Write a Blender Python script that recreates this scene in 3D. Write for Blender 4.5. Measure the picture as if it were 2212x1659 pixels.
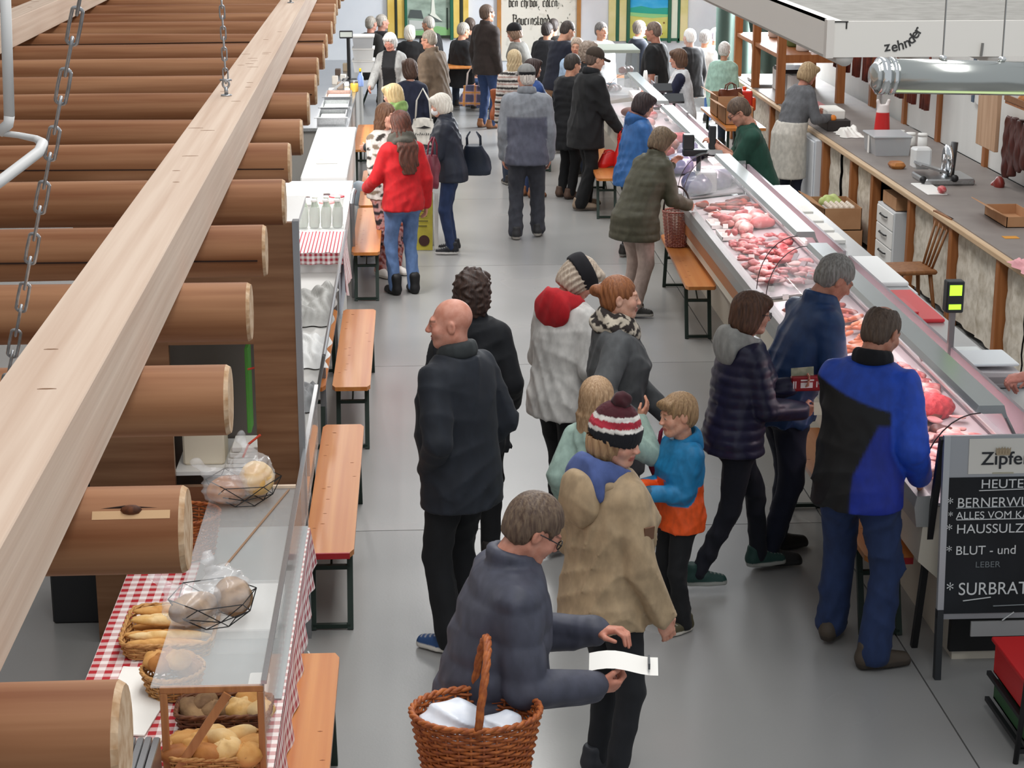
import bpy, bmesh, math, random
import numpy as np
from mathutils import Vector, Matrix
for _o in list(bpy.data.objects): bpy.data.objects.remove(_o)
random.seed(7); RNG=np.random.default_rng(7)
scene=bpy.context.scene; COL=scene.collection
PI=math.pi
# ---------------------------------------------------------------- camera
F=4000.; CX,CY=1106.,829.5; H=3.8                 # focal length in px of the 2212x1659 frame, eye height in m
TH=math.atan(1129.5/F); PS=math.atan(221*math.cos(TH)/F)
_st,_ct,_sp,_cp=math.sin(TH),math.cos(TH),math.sin(PS),math.cos(PS)
cd=bpy.data.cameras.new('camera'); cam=bpy.data.objects.new('camera',cd); COL.objects.link(cam)
cam.location=(0,0,H); cam.rotation_euler=(PI/2-TH,0,-PS)
cd.sensor_fit='HORIZONTAL'; cd.sensor_width=36; cd.lens=F/2212*36; cd.clip_end=200
scene.camera=cam
# ---------------------------------------------------------------- light
w=bpy.data.worlds.new('world'); scene.world=w; w.use_nodes=True
bg=w.node_tree.nodes['Background']; bg.inputs[0].default_value=(.90,.95,1,1); bg.inputs[1].default_value=.35
def area(name,loc,size,power,rot=(0,0,0),col=(1,1,1)):
    l=bpy.data.lights.new(name,'AREA'); l.shape='RECTANGLE'; l.size,l.size_y=size; l.energy=power; l.color=col
    o=bpy.data.objects.new(name,l); COL.objects.link(o); o.location=loc; o.rotation_euler=rot; return o
for _y in (3,9,15,21,27):                          # the hall's rows of roof lights
    area('roof_light',(1.2,_y,7.5),(1.6,4.5),128,(0,0,0),(1,.985,.96))
area('gate_daylight',(5.2,28.2,2.0),(3.2,3.2),800,(0,math.radians(75),math.radians(35)),(.92,.96,1))  # daylight from the gate, far right
scene.view_settings.view_transform='Standard'; scene.view_settings.look='None'
scene.view_settings.gamma=1; scene.view_settings.exposure=0.74; scene.view_settings.use_curve_mapping=False
# ---------------------------------------------------------------- helpers: placement
def _ray(x,y):
    a=(x-CX)/F; b=(CY-y)/F
    fw=(_sp*_ct,_cp*_ct,-_st); rt=(_cp,-_sp,0); up=(_sp*_st,_cp*_st,_ct)
    return [fw[i]+a*rt[i]+b*up[i] for i in range(3)]
def at(x,y,z=0.):                                  # where a sight line meets the height z
    d=_ray(x,y); t=(z-H)/d[2]; return (d[0]*t,d[1]*t,z)
def atY(x,y,Y):
    d=_ray(x,y); t=Y/d[1]; return (d[0]*t,Y,H+d[2]*t)
# ---------------------------------------------------------------- helpers: materials
def lin(c):
    if isinstance(c,str): c=[int(c[i:i+2],16) for i in (0,2,4)]
    return tuple((v/255/12.92 if v/255<=.04045 else ((v/255+.055)/1.055)**2.4) for v in c[:3])
MATS={}
def mat(c,r=.6,m=0.,c2=None,sc=8,st=(1,1,1),bump=0,bsc=None,ctr=(.35,.65),trans=0,alpha=1,em=0,sheen=0,coat=0,vc=False,kind='noise',ior=1.45,detail=4,rvar=0):
    key=(c,r,m,c2,sc,st,bump,bsc,ctr,trans,alpha,em,sheen,coat,vc,kind,detail,rvar)
    if key in MATS: return MATS[key]
    mt=bpy.data.materials.new('material'); mt.use_nodes=True; nt=mt.node_tree; N=nt.nodes; L=nt.links
    b=N['Principled BSDF']; I=b.inputs
    I['Roughness'].default_value=r; I['Metallic'].default_value=m; I['IOR'].default_value=ior
    I['Transmission Weight'].default_value=trans; I['Alpha'].default_value=alpha
    if sheen: I['Sheen Weight'].default_value=sheen
    if coat: I['Coat Weight'].default_value=coat; I['Coat Roughness'].default_value=.15
    col=lin(c); I['Base Color'].default_value=col+(1,)
    if em: I['Emission Color'].default_value=col+(1,); I['Emission Strength'].default_value=em
    vec=None
    def coords():
        tc=N.new('ShaderNodeTexCoord'); oi=N.new('ShaderNodeObjectInfo')
        mp=N.new('ShaderNodeMapping'); mp.inputs['Scale'].default_value=st
        ml=N.new('ShaderNodeMath'); ml.operation='MULTIPLY'; ml.inputs[1].default_value=37.
        L.new(oi.outputs['Random'],ml.inputs[0]); L.new(tc.outputs['Object'],mp.inputs['Vector']); L.new(ml.outputs[0],mp.inputs['Location'])
        return mp.outputs[0]
    base=None
    if vc:
        at_=N.new('ShaderNodeVertexColor'); at_.layer_name='Col'; base=at_.outputs['Color']
    if c2 is not None or bump or rvar:
        vec=coords()
        if kind=='wave':
            t=N.new('ShaderNodeTexWave'); t.wave_type='BANDS'; t.bands_direction='Y'; t.inputs['Scale'].default_value=sc
            t.inputs['Distortion'].default_value=6; t.inputs['Detail'].default_value=3; t.inputs['Detail Scale'].default_value=1.2; fac=t.outputs['Fac']
        elif kind=='voronoi':
            t=N.new('ShaderNodeTexVoronoi'); t.inputs['Scale'].default_value=sc; fac=t.outputs['Distance']
        else:
            t=N.new('ShaderNodeTexNoise'); t.inputs['Scale'].default_value=sc; t.inputs['Detail'].default_value=detail; fac=t.outputs['Fac']
        L.new(vec,t.inputs['Vector'])
        if c2 is not None:
            rp=N.new('ShaderNodeValToRGB'); e=rp.color_ramp.elements
            e[0].position,e[1].position=ctr
            e[0].color=((1,1,1,1) if vc else col+(1,)); e[1].color=lin(c2)+(1,)
            L.new(fac,rp.inputs[0])
            if vc:
                mx=N.new('ShaderNodeMix'); mx.data_type='RGBA'; mx.blend_type='MULTIPLY'; mx.inputs[0].default_value=1
                L.new(base,mx.inputs[6]); L.new(rp.outputs[0],mx.inputs[7]); base=mx.outputs[2]
            else: base=rp.outputs[0]
        if rvar:
            mr=N.new('ShaderNodeMapRange'); mr.inputs[3].default_value=max(r-rvar,.02); mr.inputs[4].default_value=r+rvar
            L.new(fac,mr.inputs[0]); L.new(mr.outputs[0],I['Roughness'])
        if bump:
            f2=fac
            if bsc:
                t2=N.new('ShaderNodeTexNoise'); t2.inputs['Scale'].default_value=abs(bsc); t2.inputs['Detail'].default_value=3; L.new(vec,t2.inputs['Vector']); f2=t2.outputs['Fac']
                if bsc<0: t2.noise_type='RIDGED_MULTIFRACTAL'; t2.normalize=True; t2.inputs['Distortion'].default_value=.8; t2.inputs['Detail'].default_value=2.2; t2.inputs['Roughness'].default_value=.42
            bp=N.new('ShaderNodeBump'); bp.inputs['Strength'].default_value=bump; bp.inputs['Distance'].default_value=.01 if not (bsc and bsc<0) else .035
            L.new(f2,bp.inputs['Height']); L.new(bp.outputs[0],I['Normal'])
    if base is not None: L.new(base,I['Base Color'])
    MATS[key]=mt; return mt
# ---------------------------------------------------------------- helpers: objects
def finish(me,m,smooth):
    for x in (m if isinstance(m,(list,tuple)) else [m]): me.materials.append(x)
    if smooth: me.polygons.foreach_set('use_smooth',[True]*len(me.polygons))
def raw(name,V,Fc,m,parent=None,smooth=False,vc=None,loc=None,fm=None):
    me=bpy.data.meshes.new(name); me.from_pydata([tuple(map(float,v)) for v in V] if not isinstance(V,np.ndarray) else V.tolist(),[],Fc if not isinstance(Fc,np.ndarray) else Fc.tolist())
    finish(me,m,smooth)
    if fm is not None: me.polygons.foreach_set('material_index',fm)
    if vc is not None:
        a=me.color_attributes.new('Col','FLOAT_COLOR','POINT')
        q=np.ones((len(V),4),np.float32); q[:,:3]=vc; a.data.foreach_set('color',q.ravel())
    me.update(); o=bpy.data.objects.new(name,me); COL.objects.link(o)
    if parent: o.parent=parent
    if loc is not None: o.location=loc
    return o
def tag(o,label=None,cat=None,group=None,kind=None):
    if label: o['label']=label
    if cat: o['category']=cat
    if group: o['group']=group
    if kind: o['kind']=kind
    return o
def thing(name,label,cat,loc=(0,0,0),rz=0,group=None):
    o=bpy.data.objects.new(name,None); COL.objects.link(o); o.location=loc; o.rotation_euler=(0,0,rz); o.empty_display_size=.1
    return tag(o,label,cat,group)
def struct(o): o['kind']='structure'; return o
def dup(root,loc=None,rz=None,label=None,group=None):
    r=root.copy(); COL.objects.link(r)
    if loc is not None: r.location=loc
    if rz is not None: r.rotation_euler=(0,0,rz)
    if label: r['label']=label
    if group: r['group']=group
    for ch in list(root.children):
        c=ch.copy(); COL.objects.link(c); c.parent=r
        for g in list(ch.children):
            d=g.copy(); COL.objects.link(d); d.parent=c
    return r
class G:                                           # collects shapes; build() links them as one mesh
    def __init__(s,o=(0,0,0)): s.V=[]; s.F=[]; s.o=o
    def add(s,V,Fc):
        n=len(s.V); s.V+= [(v[0]-s.o[0],v[1]-s.o[1],v[2]-s.o[2]) for v in V]; s.F+=[tuple(i+n for i in f) for f in Fc]; return s
    def box(s,lo,hi,b=0.):
        (x0,y0,z0),(x1,y1,z1)=lo,hi
        if b<=0:
            s.add([(x0,y0,z0),(x1,y0,z0),(x1,y1,z0),(x0,y1,z0),(x0,y0,z1),(x1,y0,z1),(x1,y1,z1),(x0,y1,z1)],
              [(3,2,1,0),(4,5,6,7),(0,1,5,4),(1,2,6,5),(2,3,7,6),(3,0,4,7)]); return s
        b=min(b,(x1-x0)*.45,(y1-y0)*.45,(z1-z0)*.45)
        def ring(i,z): return [(x0+i+b,y0+i,z),(x1-i-b,y0+i,z),(x1-i,y0+i+b,z),(x1-i,y1-i-b,z),(x1-i-b,y1-i,z),(x0+i+b,y1-i,z),(x0+i,y1-i-b,z),(x0+i,y0+i+b,z)]
        R=ring(b*.6,z0)+ring(0,z0+b)+ring(0,z1-b)+ring(b*.6,z1); f=[tuple(range(7,-1,-1)),tuple(range(24,32))]
        for k in range(3):
            for i in range(8): j=(i+1)%8; f.append((k*8+i,k*8+j,k*8+8+j,k*8+8+i))
        s.add(R,f); return s
    def obox(s,c,u,v,w,hu,hv,hw):                  # oriented box
        c,u,v,w=map(Vector,(c,u,v,w)); u=u.normalized()*hu; v=v.normalized()*hv; w=w.normalized()*hw
        P=[c+u*a+v*b+w*d for d in (-1,1) for a,b in ((-1,-1),(1,-1),(1,1),(-1,1))]
        s.add([tuple(p) for p in P],[(3,2,1,0),(4,5,6,7),(0,1,5,4),(1,2,6,5),(2,3,7,6),(3,0,4,7)]); return s
    def bar(s,p,q,wd,ht,up=(0,0,1)):
        p,q=Vector(p),Vector(q); d=(q-p); u=Vector(up); 
        if abs(d.normalized().dot(u))>.98: u=Vector((0,1,0))
        x=d.cross(u).normalized(); u=x.cross(d).normalized()
        return s.obox((p+q)/2,d,x,u,d.length/2,wd/2,ht/2)
    def tube(s,pts,r,n=8,cap=True,closed=False):
        P=[Vector(p) for p in pts]; m=len(P); rr=r if isinstance(r,(list,tuple)) else [r]*m; V=[];f=[]
        t0=(P[1]-P[0]).normalized(); ref=Vector((0,0,1)) if abs(t0.z)<.9 else Vector((1,0,0)); a=t0.cross(ref).normalized()
        for i in range(m):
            if closed: t=(P[(i+1)%m]-P[i-1])
            else: t=(P[min(i+1,m-1)]-P[max(i-1,0)])
            t=t.normalized() if t.length>1e-9 else t0
            a=(a-t*a.dot(t)).normalized(); b=t.cross(a)
            for k in range(n):
                g=2*PI*k/n; V.append(tuple(P[i]+(a*math.cos(g)+b*math.sin(g))*rr[i]))
        for i in range(m if closed else m-1):
            for k in range(n): j=(i+1)%m; f.append((i*n+k,i*n+(k+1)%n,j*n+(k+1)%n,j*n+k))
        if cap and not closed: f.append(tuple(range(n-1,-1,-1))); f.append(tuple(range((m-1)*n,m*n)))
        return s.add(V,f)
    def cyl(s,p,q,r,n=16,r2=None): return s.tube([p,q],[r,r if r2 is None else r2],n)
    def lathe(s,c,prof,n=16,sx=1,sy=1):            # profile [(r,z)]
        V=[];f=[];m=len(prof)
        for (r,z) in prof:
            for k in range(n): g=2*PI*k/n; V.append((c[0]+r*sx*math.cos(g),c[1]+r*sy*math.sin(g),c[2]+z))
        for i in range(m-1):
            for k in range(n): f.append((i*n+k,i*n+(k+1)%n,(i+1)*n+(k+1)%n,(i+1)*n+k))
        f.append(tuple(range(n-1,-1,-1))); f.append(tuple(range((m-1)*n,m*n)))
        return s.add(V,f)
    def prism(s,poly,axis,a,b):                    # polygon in the two other axes, extruded along axis
        def put(p,t): return {'x':(t,p[0],p[1]),'y':(p[0],t,p[1]),'z':(p[0],p[1],t)}[axis]
        n=len(poly); V=[put(p,a) for p in poly]+[put(p,b) for p in poly]
        return s.add(V,[tuple(range(n-1,-1,-1)),tuple(range(n,2*n))]+[(i,(i+1)%n,n+(i+1)%n,n+i) for i in range(n)])
    def ball(s,c,r,n=10,m=7,jit=0,rnd=None):
        rx,ry,rz=r if isinstance(r,(list,tuple)) else (r,r,r); V=[(c[0],c[1],c[2]-rz)];f=[]
        for i in range(1,m):
            p=-PI/2+PI*i/m
            for k in range(n):
                g=2*PI*k/n; j=1+(rnd or random).uniform(-jit,jit) if jit else 1
                V.append((c[0]+rx*j*math.cos(p)*math.cos(g),c[1]+ry*j*math.cos(p)*math.sin(g),c[2]+rz*j*math.sin(p)))
        V.append((c[0],c[1],c[2]+rz)); e=len(V)-1
        for k in range(n): f.append((0,1+(k+1)%n,1+k)); f.append((e,e-n+k,e-n+(k+1)%n))
        for i in range(m-2):
            for k in range(n): f.append((1+i*n+k,1+i*n+(k+1)%n,1+(i+1)*n+(k+1)%n,1+(i+1)*n+k))
        return s.add(V,f)
    def grid(s,fn,nu,nv):
        V=[fn(i/nu,j/nv) for i in range(nu+1) for j in range(nv+1)]
        return s.add(V,[(i*(nv+1)+j,(i+1)*(nv+1)+j,(i+1)*(nv+1)+j+1,i*(nv+1)+j+1) for i in range(nu) for j in range(nv)])
    def build(s,name,m,parent=None,smooth=False,loc=None): return raw(name,s.V,s.F,m,parent,smooth,None,loc)
def text(name,body,size,m,loc,rot,parent=None,ext=.001,align='LEFT',sx=1.,shear=0,bold=0):
    c=bpy.data.curves.new(name,'FONT'); c.body=body; c.size=size; c.extrude=ext; c.align_x=align; c.shear=shear; c.offset=bold
    o=bpy.data.objects.new(name,c); COL.objects.link(o)
    dg=bpy.context.evaluated_depsgraph_get(); me=bpy.data.meshes.new_from_object(o.evaluated_get(dg))
    COL.objects.unlink(o); bpy.data.objects.remove(o)
    o=bpy.data.objects.new(name,me); COL.objects.link(o); me.materials.clear(); me.materials.append(m)
    o.location=loc; o.rotation_euler=rot; o.scale=(sx,1,1)
    if parent: o.parent=parent
    return o
# ---------------------------------------------------------------- helpers: smooth implicit bodies
class Sdf:
    def __init__(s,lo,hi,h):
        s.h=h; s.ax=[np.arange(lo[i],hi[i]+h,h,dtype=np.float32) for i in range(3)]
        s.D=np.full([len(a) for a in s.ax],1.,np.float32)
    def op(s,lo,hi,fn,k=.02,mode=0):
        sl=[];mg=k+2.5*s.h
        for i in range(3):
            a=int(np.searchsorted(s.ax[i],lo[i]-mg)); b=int(np.searchsorted(s.ax[i],hi[i]+mg))
            if b<=a: return s
            sl.append(slice(a,b))
        X=s.ax[0][sl[0]][:,None,None]; Y=s.ax[1][sl[1]][None,:,None]; Z=s.ax[2][sl[2]][None,None,:]
        d=fn(X,Y,Z); D=s.D[tuple(sl)]
        if mode==0:
            hh=np.clip(k-np.abs(D-d),0,None)/max(k,1e-6); s.D[tuple(sl)]=np.minimum(D,d)-hh*hh*k*.25
        elif mode==1:
            d=-d; hh=np.clip(k-np.abs(D-d),0,None)/max(k,1e-6); s.D[tuple(sl)]=np.maximum(D,d)+hh*hh*k*.25
        return s
    def rc(s,p,q,r1,r2=None,k=.02,mode=0):
        r2=r1 if r2 is None else r2; p=np.array(p,float); q=np.array(q,float); d=q-p; L2=max(float(d@d),1e-9); R=max(r1,r2)
        def fn(X,Y,Z):
            t=np.clip(((X-p[0])*d[0]+(Y-p[1])*d[1]+(Z-p[2])*d[2])/L2,0,1)
            return np.sqrt((X-p[0]-t*d[0])**2+(Y-p[1]-t*d[1])**2+(Z-p[2]-t*d[2])**2)-(r1+(r2-r1)*t)
        return s.op(np.minimum(p,q)-R,np.maximum(p,q)+R,fn,k,mode)
    def path(s,pts,r,k=.02,mode=0):
        n=len(pts); rr=r if isinstance(r,(list,tuple)) else [r]*n
        for i in range(n-1): s.rc(pts[i],pts[i+1],rr[i],rr[i+1],k,mode)
        return s
    def el(s,c,r,k=.02,mode=0,R=None):
        c=np.array(c,float); m=max(r)
        def fn(X,Y,Z):
            x,y,z=X-c[0],Y-c[1],Z-c[2]
            if R is not None: x,y,z=R[0][0]*x+R[0][1]*y+R[0][2]*z,R[1][0]*x+R[1][1]*y+R[1][2]*z,R[2][0]*x+R[2][1]*y+R[2][2]*z
            a=np.sqrt((x/r[0])**2+(y/r[1])**2+(z/r[2])**2); b=np.sqrt((x/r[0]**2)**2+(y/r[1]**2)**2+(z/r[2]**2)**2)
            return a*(a-1)/np.maximum(b,1e-6)
        e=np.array(r,float) if R is None else np.full(3,m)
        return s.op(c-e,c+e,fn,k,mode)
    def loft(s,zs,a,b,cx,cy,k=.02,mode=0,p=2.3):   # stack of level ellipses
        zs=np.array(zs,float); ma=max(a)+max(map(abs,cx)); mb=max(b)+max(map(abs,cy))
        def fn(X,Y,Z):
            z=Z[0,0]; A=np.interp(z,zs,a)[None,None]; B=np.interp(z,zs,b)[None,None]; U=np.interp(z,zs,cx)[None,None]; W=np.interp(z,zs,cy)[None,None]
            d=((np.abs((X-U)/A)**p+np.abs((Y-W)/B)**p)**(1/p)-1)*np.minimum(A,B)
            return np.maximum(d,np.maximum(zs[0]-Z,Z-zs[-1]))
        return s.op((-ma,-mb,zs[0]),(ma,mb,zs[-1]),fn,k,mode)
    def disp(s,fn):
        i=np.nonzero(np.abs(s.D)<.05); s.D[i]-=fn(s.ax[0][i[0]],s.ax[1][i[1]],s.ax[2][i[2]]); return s
    def half(s,n,c):                               # keep n.P<c
        n=np.array(n,float)
        X,Y,Z=s.ax[0][:,None,None],s.ax[1][None,:,None],s.ax[2][None,None,:]
        s.D=np.maximum(s.D,(n[0]*X+n[1]*Y+n[2]*Z-c).astype(np.float32)); return s
    def mesh(s):
        D=np.pad(s.D,1,constant_values=1.); h=s.h; o=np.array([a[0]-h for a in s.ax]); ins=D<0; n=D.shape
        c=[ins[i:n[0]-1+i,j:n[1]-1+j,k:n[2]-1+k] for i in (0,1) for j in (0,1) for k in (0,1)]
        cnt=sum(x.astype(np.int8) for x in c); idx=np.argwhere((cnt>0)&(cnt<8))
        if len(idx)==0: return np.zeros((0,3)),np.zeros((0,4),int)
        val=np.stack([D[idx[:,0]+i,idx[:,1]+j,idx[:,2]+k] for i in (0,1) for j in (0,1) for k in (0,1)],1)
        cor=np.array([(i,j,k) for i in (0,1) for j in (0,1) for k in (0,1)],float)
        acc=np.zeros((len(idx),3)); num=np.zeros(len(idx))
        for a in range(8):
            for b in range(a+1,8):
                if np.abs(cor[a]-cor[b]).sum()!=1: continue
                va,vb=val[:,a],val[:,b]; m=(va<0)!=(vb<0); t=np.where(m,va/np.where(m,va-vb,1),0)
                acc+=m[:,None]*(cor[a]+t[:,None]*(cor[b]-cor[a])); num+=m
        V=o+(idx+acc/num[:,None])*h
        ID=np.full(tuple(x-1 for x in n),-1); ID[idx[:,0],idx[:,1],idx[:,2]]=np.arange(len(idx)); Q=[]
        for ax in range(3):
            u,v=(ax+1)%3,(ax+2)%3; s0=[slice(None)]*3; s1=[slice(None)]*3; s0[ax]=slice(0,-1); s1[ax]=slice(1,None)
            A=ins[tuple(s0)]; B=ins[tuple(s1)]; e=np.argwhere(A!=B); fl=A[e[:,0],e[:,1],e[:,2]]
            def g(du,dv): p=e.copy(); p[:,u]-=du; p[:,v]-=dv; return ID[p[:,0],p[:,1],p[:,2]]
            q=np.stack([g(1,1),g(0,1),g(0,0),g(1,0)],1); q[~fl]=q[~fl][:,::-1]; Q.append(q)
        return V,np.concatenate(Q)
def rot3(yaw=0,pitch=0,roll=0):                    # degrees; yaw + = to the right, pitch + = downward, roll + = towards right shoulder
    return np.array(Matrix.Rotation(math.radians(-yaw),3,'Z')@Matrix.Rotation(math.radians(-pitch),3,'X')@Matrix.Rotation(math.radians(roll),3,'Y'))
# ---------------------------------------------------------------- people
HC={}
def headmesh(sex,h):
    if (sex,h) in HC: return HC[sex,h]
    m=sex=='m'; s=Sdf((-.1,-.125,-.235),(.1,.135,.13),h)
    s.el((0,-.02,.03),(.073,.092,.086)).el((0,.018,-.028),(.06 if m else .057,.068,.085),.03)
    s.el((0,.058,-.092),(.024,.024,.02),.03)
    for x in (-1,1):
        s.rc((x*.05,-.012,-.055),(x*.022,.058,-.092),.02,.016,.03)
        s.el((x*.036,.058,-.028),(.026,.024,.024),.03)
    s.rc((-.034,.078 if m else .074,.02),(.034,.078 if m else .074,.02),.013 if m else .011,None,.02)
    for x in (-1,1): s.el((x*.031,.1,.003),(.016,.016,.011),.014,1)
    for x in (-1,1): s.el((x*.031,.077,.002),(.0135,.0125,.011),.004)
    s.rc((0,.086 if m else .083,.012),(0,.108 if m else .102,-.026),.0075 if m else .0065,.0110 if m else .0092,.014)
    for x in (-1,1): s.el((x*.0105,.100,-.030),(.0085,.010,.0075),.008)
    s.el((0,.084,-.057),(.021,.011,.0065),.01).el((0,.083,-.067),(.018,.011,.0065),.008)
    s.el((0,.1,-.0625),(.024,.016,.0022),.004,1)
    for x in (-1,1):
        s.el((x*.076,-.012,-.006),(.011,.021,.032),.008,0,np.array(Matrix.Rotation(math.radians(-18*x),3,'Z')))
        s.el((x*.087,-.006,-.004),(.006,.011,.019),.005,1)
    r=.056 if m else .048
    s.rc((0,-.022,-.06),(0,-.028,-.165),r,r+.004,.03)
    HC[sex,h]=s.mesh(); return HC[sex,h]
def headcol(V,skin,brow,lip,stub=None):
    c=np.tile(np.array(lin(skin)),(len(V),1)); x,y,z=np.abs(V[:,0]),V[:,1],V[:,2]
    ck=np.exp(-(((x-.042)/.02)**2+((z+.025)/.02)**2))*(y>.04); c*=1-ck[:,None]*np.array([.02,.12,.10])
    ns=np.exp(-((x/.014)**2+((z+.027)/.014)**2))*(y>.09); c*=1-ns[:,None]*np.array([.02,.14,.12])
    if stub: m=(z<-.035)&(y>.0)&(z>-.115); c[m]=c[m]*.72+np.array(lin(stub))*.28
    m=(y>.074)&(x<.023)&(np.abs(z+.062)<.0105); c[m]=lin(lip)
    m=(y>.062)&(x>.011)&(x<.05)&(np.abs(z-.026+x*.06)<.0052); c[m]=c[m]*.3+np.array(lin(brow))*.7
    e=(x-.031)**2+((z-.002)*1.5)**2; m=(e<.0105**2)&(y>.072)&(y<.095); c[m]=c[m]*.45+np.array(lin('d8d0c8'))*.55; m=(e<.0068**2)&(y>.078)&(y<.096); c[m]=lin('2c241e')
    return c
HN={}
def handmesh(curl,h):
    k=(round(curl,2),h)
    if k in HN: return HN[k]
    s=Sdf((-.085,-.07,-.10),(.06,.20,.045),h)
    s.rc((0,-.07,0),(0,.012,0),.026,.027,.02).el((0,.045,0),(.041,.052,.017),.02)
    for x,l,sp in ((-.029,.068,-.08),(-.0095,.078,-.02),(.0105,.073,.04),(.028,.056,.1)):
        a=curl*1.15; b=a+curl*1.5; p=Vector((x,.082,0)); q=p+Vector((sp*l*.5,math.cos(a),-math.sin(a)))*l*.52; r=q+Vector((sp*.3*l*.5,math.cos(b),-math.sin(b)))*l*.5
        s.rc(p-Vector((0,.03,0)),p,.009,.0095,.008).rc(p,q,.0092,.0088,.004).rc(q,r,.0088,.0068,.004)
    t0=Vector((-.026,.018,-.006)); t1=Vector((-.056,.05,-.014-.012*curl)); t2=Vector((-.056+.02*curl,.083,-.02-.03*curl))
    s.rc(t0,t1,.015,.0105,.012).rc(t1,t2,.0102,.008,.004)
    HN[k]=s.mesh(); return HN[k]
def hairmesh(style,h,seed,amp=1.):
    r=random.Random(seed); s=Sdf((-.145,-.2,-.52 if style in('long','longback') else -.24),(.145,.15,.19),h)
    short=dict(c=(0,-.022,.034),r=(.083,.101,.094))
    face=lambda z=-.03,ry=.09,rx=.075: s.el((0,.115,z),(rx,ry,.098),.012,1)
    if style in('short','receding','balding','crop'):
        e=.004 if style!='short' else .010
        s.el((0,-.022,.034),(.078+e,.097+e,.090+e*1.3)).el((0,-.055,-.025),(.066+e,.058,.062),.03)
        s.el((0,.1,-.045),(.09,.075 if style!='receding' else .09,.112 if style!='receding' else .128),.012,1)
        for x in(-1,1): s.el((x*.095,.018,-.03),(.045,.045,.06),.012,1)
        s.half((0,-.25,-1),.092)
        if style=='balding': s.el((0,-.045,.135),(.055,.062,.05),.012,1); s.el((0,.075,.12),(.07,.09,.06),.015,1)
    elif style=='fringe':                          # longer on top, swept forward
        s.el((0,-.022,.036),(.086,.105,.1)).el((0,-.058,-.02),(.07,.058,.065),.03).rc((-.045,.062,.078),(.05,.07,.07),.026,.024,.03)
        s.el((0,.115,-.05),(.09,.088,.108),.012,1)
        for x in(-1,1): s.el((x*.1,.02,-.035),(.05,.05,.06),.012,1)
        s.half((0,-.25,-1),.092)
    elif style in('bob','curly','bobshort'):
        d=-.02 if style!='bobshort' else 0
        f=.012 if style=='curly' else 0
        s.el((0,-.022,.032),(.092+f,.108+f,.1+f)).el((0,-.042,-.05+d*.5),(.094+f,.086+f,.085+f),.05)
        s.rc((-.05,.066,.078),(.05,.066,.078),.027,.027,.04)
        face(-.045,.088,.068); s.half((0,-.12,-1),.135 if style!='bobshort' else .11)
    elif style in('long','longback'):
        s.el((0,-.022,.032),(.089,.106,.098)).el((0,-.045,-.06),(.09,.08,.1),.05)
        bk=-.06 if style=='longback' else 0.
        s.loft([-.47,-.38,-.2,-.08],[.06,.10,.112,.09],[.028,.036,.042,.06],[0]*4,[-.085+bk,-.085+bk,-.075+bk,-.05],.05)
        face(-.045,.09,.066)
    elif style=='tied':
        s.el((0,-.022,.032),(.081,.1,.093)).el((0,-.05,-.03),(.068,.062,.06),.03).el((.0,-.135,.035),(.034,.038,.034),.02)
        s.el((0,.115,-.05),(.09,.088,.112),.012,1)
        for x in(-1,1): s.el((x*.1,.02,-.035),(.05,.05,.05),.012,1)
        s.half((0,-.25,-1),.085)
    a=r.uniform(0,6); A={'curly':.012,'bob':.004,'bobshort':.005,'long':.005,'longback':.005,'fringe':.006}.get(style,.0025)*amp
    if style=='curly': s.disp(lambda x,y,z:A*(np.sin(75*x+2*np.sin(60*z))*np.sin(70*z+a)*np.sin(80*y+1)))
    else: s.disp(lambda x,y,z:A*np.sin(np.arctan2(x,y+.02)*17+6*np.sin(z*14+a)+a)*np.cos(z*9))
    return s.mesh()
def ik(S,T,l1,l2,pole):
    S,T=np.array(S,float),np.array(T,float); d=T-S; L=np.linalg.norm(d); m=(l1+l2)*.985
    if L>m: T=S+d/L*m; d=T-S; L=m
    u=d/L; a=(l1*l1-l2*l2+L*L)/(2*L); hh=math.sqrt(max(l1*l1-a*a,0)); p=np.array(pole,float); p-=u*(p@u); p/=max(np.linalg.norm(p),1e-6)
    return S+u*a+p*hh,T
CLOTH={}
def clothmat(r,bump,sheen=0,sc=260):
    return mat('ffffff',r,0,'e2e2e2',24,(1,1,.6),bump=min(.55,bump*1.7),bsc=-6.5,vc=True,sheen=sheen*.25,detail=4)
def mixc(c,col,d,wd=.014):
    w=np.clip(d/wd+.5,0,1)[:,None]; c[:]=c*(1-w)+np.array(lin(col))*w; return c
def onehex(c): return isinstance(c,str)
def colour(c,V,info):
    if onehex(c): return np.tile(np.array(lin(c)),(len(V),1))
    return c(V,info)
SHOES={}
def shoe(col,sole,boot,L):
    k=(col,sole,boot,L)
    if k in SHOES: return SHOES[k]
    s=Sdf((-.065,-.1,-.005),(.065,.22,.2 if boot else .13),.008)
    s.rc((0,-.048,.045),(0,.03,.05),.038,.036,.03).rc((0,.03,.048),(.004,.145*L,.03),.038,.032,.03).rc((0,-.04,.05),(0,-.035,.16 if boot else .105),.04,.042 if not boot else .05,.03)
    s.rc((0,-.045,.014),(.002,.06,.014),.036,.042,.01).rc((.002,.06,.014),(.006,.15*L,.014),.042,.034,.01)
    s.half((0,0,-1),0.)
    V,Q=s.mesh(); c=np.tile(np.array(lin(col)),(len(V),1)); c[V[:,2]<.027]=lin(sole)
    m=(V[:,2]>.055)&(V[:,1]>.03)&(np.abs(V[:,0])<.018)&(np.sin(V[:,1]*260)>.2); c[m]=np.array(lin(sole))*.5+c[m]*.5
    SHOES[k]=(V,Q,c); return SHOES[k]
SKIN=dict(c='d9a78c'); 
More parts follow.
